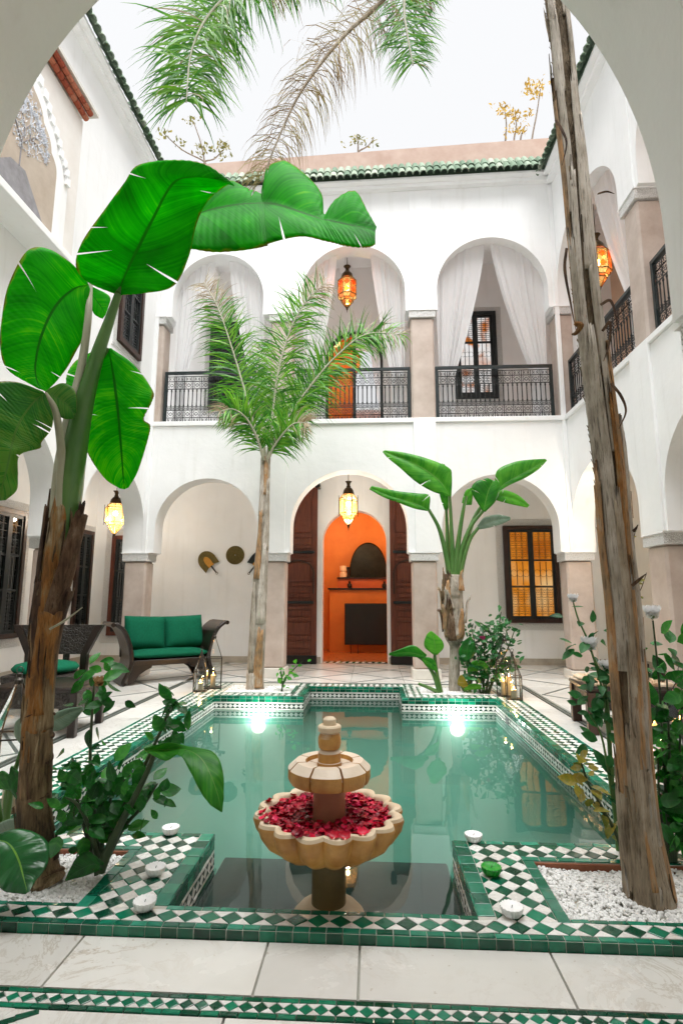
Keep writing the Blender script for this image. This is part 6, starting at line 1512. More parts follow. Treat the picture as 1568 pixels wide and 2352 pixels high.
leafpx([(455, 490, 455, 472, 440, 574, .14, .14, .05), (500, 478, 520, 418, 490, 582, .14, .2, .04), (550, 469, 565, 432, 545, 580, .13, .2, .02), (590, 466, 600, 446, 595, 573, .12, .18, 0), (604, 466, 604, 454, 610, 568, .12, .15, 0),
        (608, 467, 612, 392, 618, 563, .12, .2, 0), (640, 472, 652, 372, 660, 551, .1, .2, -.02), (680, 485, 700, 402, 700, 546, .07, .16, -.04), (718, 497, 738, 446, 745, 556, .05, .12, -.06), (742, 504, 745, 493, 775, 563, .03, .08, -.08),
        (752, 506, 770, 460, 790, 567, .02, .08, -.08), (790, 515, 815, 441, 825, 571, 0, .06, -.1), (830, 522, 846, 490, 850, 569, -.03, 0, -.1), (862, 530, 865, 522, 862, 562, -.05, -.04, -.08)],
       YB1, 'leaf_blade', M['banana'], bt, sub=20, across=9, bulge=.12, seed=2, tears=6)
leafpx([(205, 656, 202, 648, 208, 664), (178, 660, 168, 608, 202, 700, 0, -.05, 0), (147, 682, 112, 573, 200, 737, -.03, -.12, .02), (121, 715, 62, 578, 195, 770, -.06, -.18, .02), (102, 755, 20, 655, 178, 802, -.09, -.2, .02),
        (88, 800, 4, 735, 156, 842, -.1, -.2, .02), (82, 850, 1, 800, 132, 874, -.1, -.18, 0), (90, 885, 20, 852, 114, 893, -.1, -.14, -.04), (106, 900, 90, 894, 109, 900, -.1, -.1, -.08)], YB1, 'leaf_blade', M['banana'], bt, sub=26, across=10, bulge=.12, seed=3, tears=5)
leafpx([(248, 800, 240, 800, 256, 800), (255, 825, 214, 808, 312, 840, 0, .06, -.06), (263, 870, 172, 836, 353, 897, 0, .1, -.1), (270, 920, 156, 880, 352, 922, -.02, .1, -.12), (275, 968, 180, 950, 332, 962, -.04, .06, -.1), (278, 1008, 192, 1010, 347, 978, -.05, .04, -.12),
        (281, 1050, 214, 1060, 341, 1012, -.06, 0, -.12), (284, 1095, 245, 1102, 318, 1082, -.07, -.04, -.1), (287, 1124, 276, 1122, 296, 1120, -.07, -.06, -.08)], YB1 + .12, 'leaf_blade', M['banana'], bt, sub=26, across=9, bulge=.14, seed=4, tears=5)
leafpx([(103, 903, 100, 899, 106, 908), (82, 920, 40, 878, 122, 952, 0, -.05, .02), (55, 955, -20, 880, 118, 986, -.03, -.1, .04), (38, 990, -60, 900, 96, 1016, -.06, -.12, .04), (30, 1018, -70, 950, 92, 1030, -.07, -.12, .03), (26, 1038, -80, 990, 46, 1046, -.08, -.12, -.04),
        (18, 1075, -80, 1040, 42, 1092, -.09, -.12, -.02), (8, 1112, -70, 1092, 39, 1126, -.1, -.12, -.05), (0, 1150, -30, 1142, 14, 1149, -.1, -.12, -.08)], YB1 - .2, 'leaf_blade', M['banana_dark'], bt, sub=20, across=9, bulge=.12, seed=5, tears=12)
leafpx([(104, 903, 106, 897, 102, 908), (130, 912, 145, 880, 122, 945), (155, 930, 173, 898, 148, 962), (172, 955, 177, 945, 168, 962)], YB1 - .1, 'leaf_blade', M['banana_dark'], bt, seed=6)
leafpx([(203, 660, 208, 656, 200, 668), (222, 690, 252, 680, 214, 716), (238, 712, 250, 704, 226, 728), (240, 728, 243, 724, 236, 732)], YB1 + .1, 'leaf_blade', M['banana'], bt, seed=7)
stempx([(115, 1445, -.12), (150, 1425, -.14), (190, 1395, -.15)], YB1, (2.5, 2.5, 1), 'dry_tip', M['stempale'], bt, 6)
# ------------------------------------------------------------------ big palm on the right
YP = 2.58
pr_ = thing('tall_palm', pt(1490, 2052, YP), 'tall shaggy palm trunk rising from the right front planter', 'palm tree')
P, rr = trunk_path([(1490, 2062, 53), (1486, 2030, 49), (1466, 1900, 40), (1452, 1750, 38), (1440, 1600, 40), (1425, 1400, 38), (1408, 1250, 37), (1396, 1100, 36), (1383, 1000, 36), (1364, 850, 36), (1345, 700, 34), (1330, 550, 33), (1317, 400, 32), (1300, 250, 31), (1286, 100, 31), (1273, 0, 31), (1262, -120, 30), (1250, -300, 31), (1242, -420, 28)], YP)
rr = [r * .80 for r in rr]; rough_tube(P, [r * .92 for r in rr], 'trunk', M['fibre'], pr_, 30, .08, 0, 5, ridges=.06)
R_ = random.Random(12)
# smooth twisted foot, then split leaf bases overlapping upwards with fibre showing between them
spec_ = [(.0, .20, -.75, .55, .42, .02, .55, 'bark_palm'), (.0, .17, .35, .62, .50, .02, -.30, 'bark_palm'), (.02, .24, 1.25, .55, .35, .05, -.45, 'sheath_tan'), (.0, .15, -1.6, .6, .4, .03, .3, 'bark_palm'), (.06, .30, -.15, .30, .14, .06, .55, 'sheath_tan'),
         (.10, .30, .70, .42, .20, .08, -.20, 'sheath_grey'), (.14, .385, -1.10, .34, .16, .20, .05, 'sheath_tan'), (.16, .36, .15, .48, .22, .05, -.1, 'bark_palm'), (.17, .44, 1.05, .36, .14, .22, -.05, 'sheath_grey'),
         (.24, .52, -.50, .50, .30, .08, .08, 'sheath_grey'), (.27, .47, .32, .16, .08, .12, 0, 'bark_orange'), (.28, .50, .75, .34, .12, .13, -.10, 'sheath_tan'), (.38, .60, -.95, .40, .16, .15, .0, 'sheath_grey'), (.42, .58, .45, .36, .12, .10, -.25, 'sheath_grey'),
         (.46, .66, -.80, .34, .12, .14, .30, 'sheath_grey'), (.49, .70, .85, .40, .14, .12, -.20, 'sheath_grey'), (.54, .73, -1.15, .26, .08, .28, 0, 'sheath_tan'), (.58, .74, .15, .42, .20, .08, .2, 'sheath_grey'), (.63, .80, -.85, .42, .15, .12, .2, 'sheath_grey'),
         (.67, .84, .80, .42, .14, .12, -.25, 'sheath_grey'), (.73, .92, -.80, .44, .14, .12, .15, 'sheath_grey'), (.80, 1.0, .65, .46, .20, .12, -.2, 'sheath_grey'), (.86, 1.0, -.45, .45, .25, .1, 0, 'sheath_tan')]
for i, (t0, t1, th, w0, w1, lift, tw, mt) in enumerate(spec_): plate(P, rr, t0, t1, th, w0, w1, lift * 1.3 + .03, 'leaf_base', M[mt], pr_, tw, 0, 60 + i, 11, 34, 2.0, .016)
for i in range(64):      # peeling slivers and splinters
    t0 = R_.uniform(.0, .93); plate(P, rr, t0, min(1.0, t0 + R_.uniform(.03, .10)), R_.uniform(-1.7, 1.7), R_.uniform(.05, .16), .02, R_.uniform(.03, .22), 'bark_sliver', M[('sheath_grey', 'sheath_tan', 'bark_palm', 'fibre')[i % 4]], pr_, R_.uniform(-.25, .25), 0, i, 4, 10, 2.5, .006, belly=.12)
fb = MB(); n = len(P)
for k in range(1500):
    t = R_.choice((R_.uniform(.36, .48), R_.uniform(.48, .62), R_.uniform(.64, .76), R_.uniform(.76, .92), R_.uniform(.3, .95))); x = t * (n - 1); i = int(x); p = P[i]; a = R_.uniform(-1.5, 1.5); d = (P[min(i+1, n-1)] - P[max(i-1, 0)]).normalized()
    e = Vector((0, -1, 0)); e = (e - d * e.dot(d)).normalized(); g = d.cross(e); r = rr[i] * R_.uniform(.98, 1.07); L = R_.uniform(.05, .13); sl = R_.choice((-1, 1)) * R_.uniform(.25, .75)
    pts = []
    for j in range(4):
        q = j / 3 - .5; aa = a + sl * q * L / r * .9; pts.append(p + d * (q * L) + (e * math.cos(aa) + g * math.sin(aa)) * (r + .004 * math.sin(q * 3)))
    w = (e * math.sin(-a) + g * math.cos(a)) * R_.uniform(.0012, .003) ; b0 = len(fb.v)
    for q in pts: fb.v += [tuple(q - w), tuple(q + w)]
    for j in range(3): c = b0 + 2 * j; fb.f.append((c, c + 1, c + 3, c + 2))
fb.build('trunk_fibre', M['fibre'], pr_)
for i, st in enumerate((((1378, 700), (1400, 690), (1412, 720), (1418, 760)), ((1382, 760), (1400, 740), (1398, 790), (1385, 830)), ((1300, 570), (1296, 620), (1310, 700), (1322, 760)), ((1402, 880), (1425, 910), (1436, 945), (1420, 985)), ((1275, 275), (1290, 300), (1300, 330), (1290, 380)), ((1372, 445), (1392, 440), (1410, 445)), ((1450, 1345), (1468, 1330), (1482, 1318)), ((1452, 1220), (1458, 1215), (1464, 1205)))):
    stempx([(x, y, -.09) for x, y in st], YP, (3.5, 4, 2.5, .8), 'dry_shred', M['bark_dark'], pr_, 5, flat=.3)
stempx([(1318, 742, -.1), (1332, 748, -.1), (1322, 765, -.1), (1312, 768, -.1)], YP, (4, 8, 5, 2), 'dry_shred', M['bark_orange'], pr_, 6)
crown = P[-1]
def cpx(v):   # view pixel of a point
    d = v - Vector((0, 0, CAM_H)); z = d.dot(_f); return (784 + FPX * d.dot(_R) / z, 1176 - FPX * d.dot(_U) / z)
cx_, cy_ = cpx(crown)
frond(pr_, [(cx_, cy_, 0), (1000, -520, .1), (720, -190, .3), (560, -45, .35), (480, 35, .35), (440, 120, .3), (428, 235, .25)], YP, 190, .50, 1, M['palm_green'], M['palm_dry'], 1.2, .85, .0145, (.02, .004), .35, t_start=.45, minlen=.55)
frond(pr_, [(cx_, cy_, 0), (1120, -400, .2), (960, -110, .4), (880, 0, .45), (800, 72, .45), (735, 148, .42), (680, 230, .4), (632, 335, .35), (600, 420, .3)], YP, 230, .46, 2, M['palm_brown'], M['palm_brown'], 0, 1.8, .010, (.02, .004), .30, rmat=M['bark_palm'], t_start=.35, minlen=.6, sparse=.15)
frond(pr_, [(cx_, cy_, 0), (1100, -480, .1), (980, -220, .3), (935, -80, .4), (928, 20, .4), (935, 80, .38), (948, 150, .35)], YP, 130, .36, 3, M['palm_green'], M['palm_brown'], 1.1, .6, .010, (.018, .004), .45, t_start=.4)
frond(pr_, [(cx_, cy_, 0), (1050, -520, .3), (880, -260, .5), (760, -110, .6), (690, -50, .6), (610, -10, .55)], YP, 150, .34, 4, M['palm_green'], M['palm_brown'], .9, .8, .014, (.018, .004), .3, t_start=.45, minlen=.6)
frond(pr_, [(cx_, cy_, 0), (1150, -420, .5), (1040, -160, .7), (985, -50, .7), (965, 20, .65)], YP, 110, .28, 6, M['palm_green'], M['palm_brown'], .9, .8, .013, (.018, .004), .3, t_start=.5)
frond(pr_, [(cx_, cy_, 0), (1400, -600, .3), (1600, -560, .5), (1720, -380, .6)], YP, 70, .4, 5, M['palm_green'], M['palm_dry'], 1.2, .5, .018, (.02, .004), .4)
# ------------------------------------------------------------------ palm in the back left planter
YM = 7.55
mp = thing('feather_palm', pt(586, 1580, YM), 'slender palm with feathery half dry fronds in the back left planter', 'palm tree')
P, rr = trunk_path([(586, 1590, 24), (586, 1560, 20), (592, 1450, 20), (598, 1330, 18), (605, 1220, 15), (609, 1120, 13), (611, 1050, 12)], YM, 8)
rr = [r * .84 for r in rr]; rough_tube(P, rr, 'trunk', M['sheath_grey'], mp, 16, .12, 0, 2, ridges=.1)
for i, (t0, t1, th, w0, w1, lift) in enumerate(((0, .2, -.5, 1, .5, .12), (.1, .34, .5, .9, .3, .15), (.2, .48, -.6, .8, .25, .18), (.36, .62, .5, .8, .2, .15), (.5, .74, -.4, .7, .2, .16), (.6, .86, .7, .7, .2, .2), (.72, .98, -.6, .8, .3, .2), (.8, 1.0, .3, .7, .3, .15))):
    plate(P, rr, t0, t1, th, w0, w1, lift, 'leaf_base', M[('sheath_grey', 'sheath_tan', 'sheath_grey')[i % 3]], mp, 0, 0, i, 7, 12, 1, .012)
FR_ = [([(608, 1060), (585, 980), (560, 890), (530, 790), (500, 705), (468, 648)], 1, .62, .16), ([(614, 1055), (625, 960), (640, 850), (668, 755), (705, 690), (748, 650)], 2, .66, .16), ([(618, 1050), (655, 970), (710, 890), (770, 820), (840, 768), (925, 768)], 3, .8, .20),
       ([(612, 1055, .1), (640, 990, .2), (672, 930, .3), (715, 880, .4), (760, 850, .5)], 4, .9, .2), ([(606, 1058, -.1), (590, 1005, -.2), (565, 960, -.3), (535, 940, -.4), (505, 945, -.5)], 5, .7, .2), ([(613, 1055, -.1), (640, 1010, -.2), (672, 975, -.3), (705, 970, -.4)], 6, .6, .2), ([(610, 1055, .2), (600, 960, .3), (590, 870, .4), (600, 790, .5)], 7, .8, .2)]
for pts, sd, dry_from, dr in FR_: frond(mp, pts, YM, 150 if sd < 4 else 95, .62 if sd < 4 else .48, sd + 30, M['palm_green'], M['palm_dry'], dry_from + .14, dr + .42, .021, (.022, .005), .72, t_start=.16 if sd < 4 else .1)
# ------------------------------------------------------------------ young strelitzia in the back right planter
sb_ = thing('strelitzia', pt(1043, 1585, YM), 'strelitzia with husky trunk and paddle leaves in the back right planter', 'strelitzia')
P, rr = trunk_path([(1043, 1592, 12), (1043, 1540, 11), (1044, 1485, 11), (1042, 1455, 24), (1041, 1400, 24), (1040, 1350, 22), (1040, 1320, 16)], YM, 8)
rough_tube(P, rr, 'trunk', M['sheath_grey'], sb_, 14, .1, 0, 4)
for i in range(22):
    t0 = .42 + .5 * i / 22; plate(P, rr, t0, min(1.05, t0 + R_.uniform(.14, .28)), R_.uniform(-2.4, 2.4), .55, .12, R_.uniform(.12, .45), 'husk', M[('bark_dark', 'sheath_tan', 'bark_banana', 'sheath_grey')[i % 4]], sb_, R_.uniform(-.3, .3), .1, i, 5, 8, 1, .008)
for st in ([(1040, 1345), (1038, 1270), (1035, 1200), (1032, 1138)], [(1036, 1345), (1025, 1280), (1008, 1215), (984, 1170)], [(1046, 1345), (1058, 1270), (1080, 1210), (1110, 1172)], [(1044, 1345), (1050, 1260), (1060, 1190), (1070, 1140)], [(1050, 1350), (1062, 1290), (1078, 1240), (1098, 1212)], [(1038, 1345, .1), (1028, 1250, .1), (1024, 1170, .1)], [(1048, 1340, .05), (1070, 1240, .08), (1100, 1170, .1), (1140, 1128, .1)]):
    stempx(st, YM, (8, 6, 4.5, 3.5), 'petiole', M['stemgreen'], sb_, 8)
for i, (st, dy) in enumerate((([(1032, 1140, 1036, 1140, 1028, 1140), (1015, 1112, 1037, 1095, 990, 1128), (985, 1085, 1030, 1075, 952, 1105), (945, 1062, 985, 1055, 918, 1075), (905, 1047, 930, 1040, 890, 1052), (880, 1036, 884, 1034, 878, 1038)], -.1),
    ([(984, 1172, 986, 1168, 980, 1174), (960, 1160, 985, 1138, 950, 1168), (925, 1148, 955, 1133, 915, 1155), (890, 1138, 912, 1128, 880, 1142), (850, 1120, 854, 1116, 848, 1124)], -.15),
    ([(1138, 1128, 1136, 1124, 1140, 1132), (1160, 1110, 1140, 1082, 1170, 1114), (1195, 1090, 1178, 1062, 1205, 1098), (1228, 1072, 1215, 1056, 1236, 1078), (1254, 1056, 1250, 1054, 1255, 1058)], .1),
    ([(1110, 1174, 1106, 1172, 1114, 1176), (1115, 1150, 1082, 1130, 1138, 1150), (1122, 1125, 1090, 1108, 1148, 1120), (1132, 1104, 1118, 1098, 1142, 1106)], -.1),
    ([(1128, 1138, 1128, 1132, 1126, 1144), (1155, 1140, 1158, 1126, 1148, 1152), (1185, 1148, 1190, 1138, 1180, 1160), (1213, 1163, 1215, 1160, 1210, 1166)], -.05),
    ([(1098, 1212, 1095, 1208, 1100, 1216), (1120, 1200, 1112, 1188, 1124, 1212), (1148, 1193, 1142, 1182, 1150, 1204), (1172, 1190, 1170, 1187, 1172, 1194)], .05),
    ([(1024, 1172, 1020, 1172, 1028, 1172), (1022, 1130, 1008, 1130, 1036, 1125), (1018, 1090, 1010, 1085, 1030, 1085), (1016, 1066, 1014, 1064, 1020, 1066)], .15), ([(1070, 1140, 1066, 1142, 1074, 1142), (1068, 1160, 1060, 1155, 1082, 1160), (1076, 1132, 1068, 1128, 1086, 1134), (1090, 1120, 1086, 1118, 1093, 1122)], 0))):
    leafpx(st, YM + dy, 'leaf_blade', M['strel'] if i != 5 else M['paleleaf'], sb_, sub=8, across=6, bulge=.2, pleat=.006, npl=12, seed=i, tears=2)
# small shoots beside it
ss = thing('strelitzia_shoot', pt(1012, 1588, YM - .1), 'young strelitzia shoot with three leaves beside the back right column', 'plant')
for st in ([(1012, 1590), (1003, 1550), (998, 1510), (998, 1490)], [(1008, 1590), (995, 1550), (975, 1520), (955, 1505)], [(1010, 1592), (985, 1580), (960, 1570)]): stempx(st, YM - .1, (5, 4, 3), 'petiole', M['stemgreen'], ss, 7)
for i, st in enumerate(([(1000, 1503, 996, 1505, 1003, 1505), (998, 1480, 974, 1485, 1018, 1488), (994, 1462, 978, 1460, 1014, 1470), (990, 1450, 988, 1449, 992, 1450)], [(978, 1508, 980, 1504, 974, 1512), (945, 1500, 950, 1482, 940, 1508), (915, 1500, 920, 1490, 912, 1508), (893, 1502, 894, 1500, 893, 1505)], [(968, 1512, 964, 1508, 970, 1518), (985, 1522, 992, 1512, 978, 1530), (1000, 1535, 1002, 1530, 996, 1540), (1004, 1543, 1005, 1541, 1003, 1545)])):
    leafpx(st, YM - .15, 'leaf_blade', M['strel'], ss, sub=5, across=4, bulge=.15, seed=i)
s2 = thing('broadleaf_shoot', pt(1078, 1590, YM - .1), 'small broad leaved shoot at the foot of the rose bush', 'plant')
for st in ([(1078, 1590), (1076, 1550), (1072, 1520)], [(1074, 1592), (1064, 1585), (1058, 1575)]): stempx(st, YM - .1, (4, 3, 2), 'petiole', M['stemgreen'], s2, 7)
for i, (st, mt) in enumerate((([(1074, 1540, 1072, 1538, 1074, 1544), (1092, 1528, 1085, 1518, 1096, 1540), (1110, 1526, 1108, 1518, 1112, 1536), (1122, 1532, 1122, 1530, 1122, 1534)], 'strel'), ([(1070, 1520, 1064, 1520, 1074, 1520), (1072, 1495, 1052, 1500, 1088, 1505), (1076, 1475, 1062, 1475, 1092, 1485), (1080, 1462, 1078, 1462, 1082, 1462)], 'bushleaf'), ([(1062, 1580, 1060, 1578, 1064, 1582), (1062, 1568, 1050, 1572, 1074, 1574), (1060, 1556, 1052, 1558, 1068, 1560), (1058, 1550, 1057, 1550, 1060, 1550)], 'yellowleaf'), ([(1066, 1582, 1064, 1580, 1066, 1586), (1085, 1576, 1084, 1570, 1086, 1584), (1105, 1577, 1106, 1573, 1106, 1583)], 'strel'))): leafpx(st, YM - .2, 'leaf_blade', M[mt], s2, sub=5, across=4, bulge=.15, seed=i)
YR_ = 7.45
rb_ = shrub('rose_bush', 'leafy rose bush with one magenta bloom before the amber window', 'shrub', pt(1112, 1592, YR_), ([(1112, 1595), (1105, 1540), (1090, 1480), (1080, 1430)], [(1115, 1595), (1125, 1530), (1140, 1470), (1150, 1405)], [(1118, 1595), (1140, 1540), (1165, 1490), (1180, 1450)], [(1108, 1595), (1112, 1530), (1110, 1470), (1105, 1440)], [(1120, 1595), (1135, 1560), (1160, 1530), (1175, 1520)], [(1105, 1595), (1095, 1570), (1085, 1540), (1075, 1520)]), YR_, 'rose', .085, 62, 8, joined=True, sr=(2.6, 1), spread=.95, clusters=((1095, 1550, 60, 14), (1125, 1470, 70, 20), (1150, 1455, 40, 16), (1110, 1510, 60, 18)))
M['rose_magenta'] = pm('magenta_petal', (.36, .01, .12), (.46, .02, .17), 20, .5); M['rose_white'] = sheer('white_petal'); M['rose_faded'] = pm('faded_petal', (.30, .13, .03), (.58, .36, .16), 40, .6)
rose('magenta rose on the back rose bush', pt(1107, 1468, YR_ - .1), .05, M['rose_magenta'], 1)
shrub('young_shrub', 'thin young shrub beside the feather palm in the back left planter', 'shrub', pt(648, 1585, YM), ([(646, 1588), (655, 1560), (672, 1540), (695, 1518)], [(648, 1588), (648, 1562), (645, 1535)]), YM - .1, 'green', .08, 16, 5, sr=(1.8, .8), spread=.5)
# ------------------------------------------------------------------ foreground shrubs, left planter
YF = 2.62
lb = shrub('dark_shrub', 'dark leafy rose shrub spilling over the left planter rim', 'shrub', pt(235, 1992, YF), ([(236, 1998), (262, 1900), (312, 1800), (360, 1700), (385, 1640), (402, 1604)], [(228, 1995), (218, 1880), (208, 1760), (212, 1640), (218, 1560)], [(240, 1985), (285, 1900), (330, 1850), (362, 1800)], [(226, 1995), (195, 1900), (175, 1820), (168, 1740)], [(232, 1990), (240, 1890), (262, 1820), (300, 1780)], [(230, 1990, -.05), (205, 1900, -.1), (180, 1850, -.12), (150, 1830, -.14)]), YF, 'bush', .088, 22, 14, sr=(6, 2),
           clusters=((392, 1610, 7, 12), (396, 1668, 6, 14), (215, 1560, 9, 22), (245, 1518, 4, 14), (235, 1620, 6, 16), (240, 1820, 16, 34), (300, 1850, 14, 30), (180, 1800, 12, 26), (215, 1880, 8, 20), (330, 1800, 8, 24)), spread=.55)
rose('faded yellow rose at the top of the left dark shrub', pt(228, 1568, YF - .08), .035, M['rose_faded'], 2)
al = thing('strelitzia_sprout', pt(232, 1998, YF - .1), 'arching strelitzia leaf reaching over the pool from the left planter', 'plant')
stempx([(230, 2000), (262, 1925), (305, 1840), (340, 1770), (356, 1728)], YF - .1, (12, 9, 7, 6, 5), 'petiole', M['stemdark'], al, 9)
leafpx([(332, 1722, 330, 1719, 334, 1726), (385, 1722, 385, 1706, 380, 1748, 0, -.02, -.08), (428, 1722, 432, 1714, 412, 1735, -.05, -.03, -.12), (462, 1742, 490, 1728, 438, 1775, -.1, -.06, -.16), (484, 1780, 511, 1768, 460, 1818, -.15, -.12, -.2), (500, 1825, 514, 1822, 482, 1848, -.18, -.16, -.22), (509, 1866, 511, 1864, 506, 1864, -.2, -.2, -.2)], YF - .1, 'leaf_blade', M['strel'], al, sub=8, across=6, bulge=.14, pleat=.005, npl=9, seed=3)
ph_ = thing('philodendron', pt(-60, 2040, 2.35), 'glossy ribbed philodendron leaf at the lower left corner', 'plant')
stempx([(-70, 2060), (-50, 1990), (-10, 1930)], 2.3, (8, 7, 5), 'petiole', M['stemgreen'], ph_, 8)
leafpx([(-14, 1926, -10, 1918, -20, 1935), (18, 1936, 42, 1904, -30, 1965, 0, .04, -.04), (34, 1955, 88, 1916, -28, 2000, -.02, .05, -.06), (45, 1980, 113, 1942, -8, 2030, -.04, .03, -.08), (52, 2005, 108, 1990, 12, 2048, -.06, -.02, -.1), (58, 2028, 84, 2022, 36, 2052, -.08, -.06, -.1), (64, 2050, 68, 2048, 60, 2054, -.1, -.1, -.1)], 2.3, 'leaf_blade', M['philo'], ph_, sub=10, across=8, bulge=.16, pleat=.009, npl=8, seed=4)
lw = thing('arum_clump', pt(20, 1975, 2.75), 'green stalks with pale leaves at the left edge behind the banana trunk', 'plant')
for st in ([(10, 1990), (14, 1900), (28, 1800), (52, 1715)], [(22, 1990), (18, 1900), (16, 1830), (30, 1760)], [(4, 1990), (0, 1880), (-15, 1780)]): stempx(st, 2.75, (9, 8, 6, 4), 'petiole', M['stemgreen'], lw, 8)
for i, (st, mt, yy) in enumerate((([(54, 1715, 50, 1712, 58, 1714), (48, 1690, 34, 1688, 66, 1684), (46, 1665, 36, 1660, 62, 1660), (52, 1648, 50, 1647, 56, 1648)], 'paleleaf', 2.75), ([(100, 1668, 98, 1660, 100, 1680), (135, 1650, 130, 1636, 142, 1676), (165, 1636, 160, 1626, 176, 1650), (192, 1626, 190, 1623, 194, 1629)], 'paleleaf', 2.9), ([(28, 1760, 24, 1764, 34, 1764), (40, 1790, 20, 1800, 46, 1775), (48, 1815, 34, 1830, 52, 1800), (50, 1840, 48, 1842, 52, 1838)], 'bushleaf', 2.7), ([(-10, 1800, -12, 1790, -6, 1812), (15, 1790, 5, 1770, 20, 1815), (30, 1800, 26, 1782, 28, 1818), (44, 1815, 44, 1812, 42, 1820)], 'bushleaf', 2.7), ([(60, 1890, 58, 1884, 60, 1896), (20, 1905, 25, 1880, 20, 1925), (-15, 1915, -10, 1895, -15, 1930)], 'paleleaf', 2.6))): leafpx(st, yy, 'leaf_blade', M[mt], lw, sub=6, across=5, bulge=.2, seed=i + 40)
hl = thing('heart_leaf_sprout', pt(190, 2005, 2.52), 'low broad green leaf lying over the gravel by the banana foot', 'plant')
stempx([(222, 2010), (220, 1995), (212, 1985)], 2.52, (5, 4, 3), 'petiole', M['stemdark'], hl, 7)
leafpx([(235, 1990, 240, 1982, 236, 1998), (215, 1985, 205, 1955, 222, 2002), (190, 1995, 178, 1968, 196, 2012), (168, 2008, 162, 1995, 172, 2018), (150, 2022, 150, 2020, 152, 2024)], 2.5, 'leaf_blade', M['bushleaf'], hl, sub=6, across=5, bulge=.2, seed=50)
# ------------------------------------------------------------------ right side roses and saplings
YW = 2.95
wr = shrub('white_rose_bush', 'white rose bush with tall stems left of the big palm trunk', 'shrub', pt(1420, 1960, YW), ([(1418, 1960), (1400, 1750), (1385, 1600), (1352, 1480), (1328, 1425), (1316, 1385)], [(1420, 1960), (1405, 1780), (1395, 1620), (1375, 1540), (1354, 1492)], [(1422, 1960), (1400, 1800), (1380, 1690), (1352, 1640)], [(1422, 1960), (1404, 1760), (1392, 1600), (1390, 1540)]), YW, 'rose', .085, 9, 21, sr=(3.5, 1.6), stemmat='stemgreen', spread=.35, clusters=((1365, 1540, 8, 14), (1350, 1600, 9, 16), (1375, 1580, 8, 14), (1345, 1640, 5, 14), (1322, 1475, 3, 8), (1370, 1460, 5, 12), (1385, 1660, 6, 14)))
rose('small white rose bud on the tallest stem left of the palm trunk', pt(1315, 1376, YW), .036, M['rose_white'], 3); rose('full white rose below the bud left of the palm trunk', pt(1354, 1482, YW), .058, M['rose_white'], 4); rose('white rose half hidden at the palm trunk edge', pt(1390, 1532, YW), .045, M['rose_white'], 5)
dr = shrub('dark_rose_bush', 'tall dark rose bush right of the big palm trunk', 'shrub', pt(1545, 1975, 2.85), ([(1540, 1985), (1530, 1850), (1520, 1700), (1512, 1560), (1498, 1425)], [(1545, 1985), (1540, 1850), (1535, 1700), (1530, 1550)], [(1550, 1985), (1555, 1850), (1560, 1720), (1565, 1600)], [(1548, 1985), (1558, 1900), (1580, 1820), (1600, 1760)], [(1538, 1985), (1520, 1900), (1512, 1820), (1510, 1740)]), 2.85, 'bush', .095, 24, 31, sr=(4, 1.8), spread=.65, clusters=((1530, 1640, 14, 22), (1535, 1740, 16, 22), (1545, 1850, 18, 24), (1520, 1560, 8, 18), (1550, 1500, 6, 16), (1560, 1930, 10, 20)))
rose('open white rose above the dark bush right of the palm trunk', pt(1496, 1410, 2.85), .055, M['rose_white'], 6)
sp = shrub('yellowing_sapling', 'small sapling with yellowing leaves leaning over the pool left of the palm trunk', 'shrub', pt(1428, 1985, 2.8), ([(1430, 1990), (1420, 1930), (1385, 1860), (1350, 1800), (1335, 1755), (1325, 1735)], [(1428, 1990), (1425, 1950), (1400, 1890), (1362, 1842)], [(1430, 1985), (1432, 1920), (1428, 1850)]), 2.8, 'yellow', .080, 5, 41, sr=(4.5, 1.5), spread=.3, clusters=((1345, 1760, 5, 10), (1320, 1790, 3, 8), (1355, 1800, 3, 8), (1330, 1835, 4, 9)))
shrub('small_sprout', 'green sprout with two leaves peeking left of the palm trunk', 'plant', pt(1415, 1800, 3.3), ([(1420, 1850), (1415, 1800), (1412, 1775)],), 3.3, 'green', .09, 3, 4, sr=(2, 1), spread=.1)
shrub('dry_rose_twig', 'bare twig with curled dark red leaves right of the palm trunk', 'plant', pt(1470, 1420, 2.7), ([(1468, 1440), (1462, 1380), (1474, 1345), (1484, 1315)], [(1450, 1290), (1455, 1235), (1460, 1212)]), 2.7, 'yellow', .035, 3, 6, sr=(1.2, .8), stemmat='bark_dark', spread=.1)
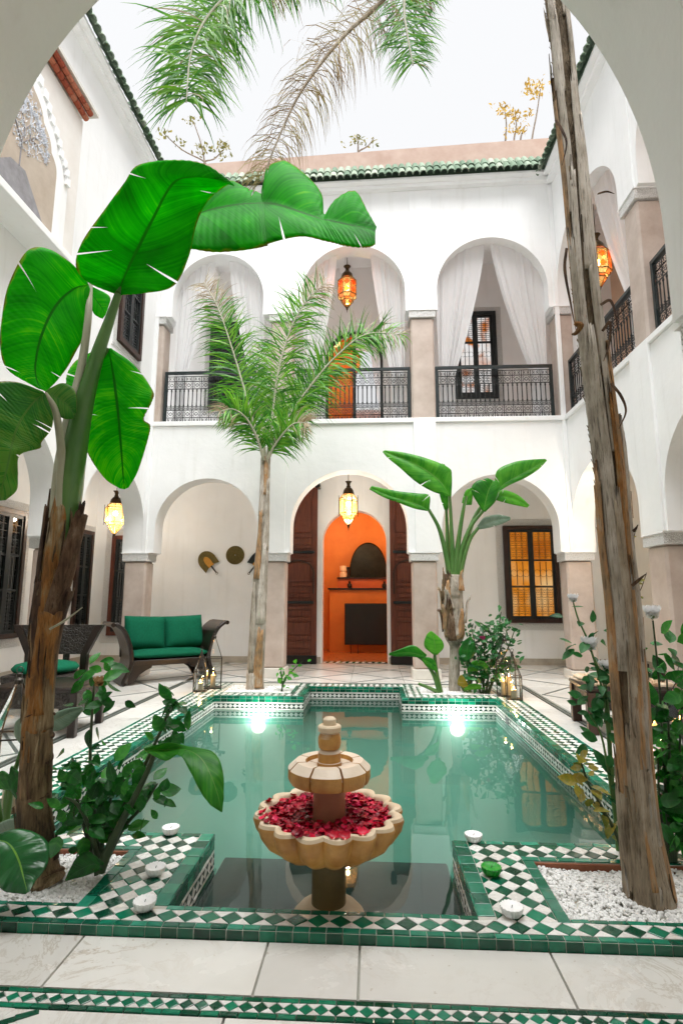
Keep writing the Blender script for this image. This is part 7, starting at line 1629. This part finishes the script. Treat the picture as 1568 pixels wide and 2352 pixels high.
# ------------------------------------------------------------------ plants on the roof terrace
M['roof_leaf'] = leafmat('roof_leaf', [(0, (.05, .07, .02)), (.5, (.12, .13, .04)), (1, (.24, .20, .05))], .4, .5, 20, .2, (.1, .1, .04)); M['roof_leaf_gold'] = leafmat('golden_roof_leaf', [(0, (.14, .10, .02)), (.5, (.34, .20, .03)), (1, (.50, .34, .08))], .4, .5, 20, .2, (.2, .15, .04))
for key, mat in (('roof', 'roof_leaf'), ('gold', 'roof_leaf_gold')): LS[key] = [leaf_shape('leaf', M[mat], .45 * a, .2, .2, 4) for a in (1, .8, 1.2)]
def roof_plant(label, stems, heads, key, seed):
    R = random.Random(seed); Y = 9.32; stems = [[(st[0][0], st[0][1] + 22)] + st for st in stems]; b = pt(*stems[0][0], Y); t = thing('roof_shrub', b, label, 'shrub', 'shrubs on the roof terrace')
    for st in stems: stempx(st, Y, (2.6, 2, 1.2), 'stem', M['twig'], t, 6)
    J = MB(); J.uv = []
    for (x, y, n, r) in heads:
        for k in range(n):
            p = pt(x + R.gauss(0, r), y + R.gauss(0, r * .7), Y + R.gauss(0, .1)); m4 = leaf_mat4(p, Vector((R.gauss(0, 1), R.gauss(0, 1), R.gauss(.3, .7))), Vector((R.gauss(0, 1), R.gauss(-.4, 1), R.gauss(.4, 1))).normalized(), R.uniform(.05, .10)); me = R.choice(LS[key]); b0 = len(J.v)
            J.v += [tuple(m4 @ v.co) for v in me.vertices]; J.f += [tuple(b0 + i for i in q.vertices) for q in me.polygons]; J.uv += [(.5, .7)] * len(me.vertices)
    J.build('foliage', M['roof_leaf'] if key == 'roof' else M['roof_leaf_gold'], t, True)['kind'] = 'stuff'
roof_plant('bare branched shrub on the roof at the far left above the banana leaf', [[(470, 372), (420, 345), (378, 308)], [(470, 372), (462, 330), (445, 280)], [(470, 372), (492, 365), (512, 345)]], ((378, 308, 26, 9), (410, 322, 16, 8), (443, 278, 30, 8), (466, 345, 40, 10), (515, 335, 50, 10), (512, 355, 26, 10)), 'roof', 1)
roof_plant('small green shrub over the roof edge in the middle', [[(822, 350), (822, 330), (820, 312)], [(822, 350), (845, 335), (858, 318)]], ((820, 322, 34, 7), (850, 328, 10, 8), (800, 332, 8, 8)), 'roof', 2)
roof_plant('golden shrub on the roof left of the palm trunk', [[(1160, 318), (1162, 285), (1158, 250)], [(1180, 318), (1185, 290), (1182, 268)], [(1195, 318), (1200, 300), (1205, 290)]], ((1158, 252, 50, 12), (1186, 270, 40, 10), (1200, 300, 30, 10), (1165, 300, 14, 8)), 'gold', 3)
roof_plant('tallest golden topped shrub on the roof beside the palm trunk', [[(1222, 312), (1232, 260), (1240, 205)]], ((1232, 200, 80, 16), (1222, 215, 30, 12), (1215, 262, 14, 8)), 'gold', 4)
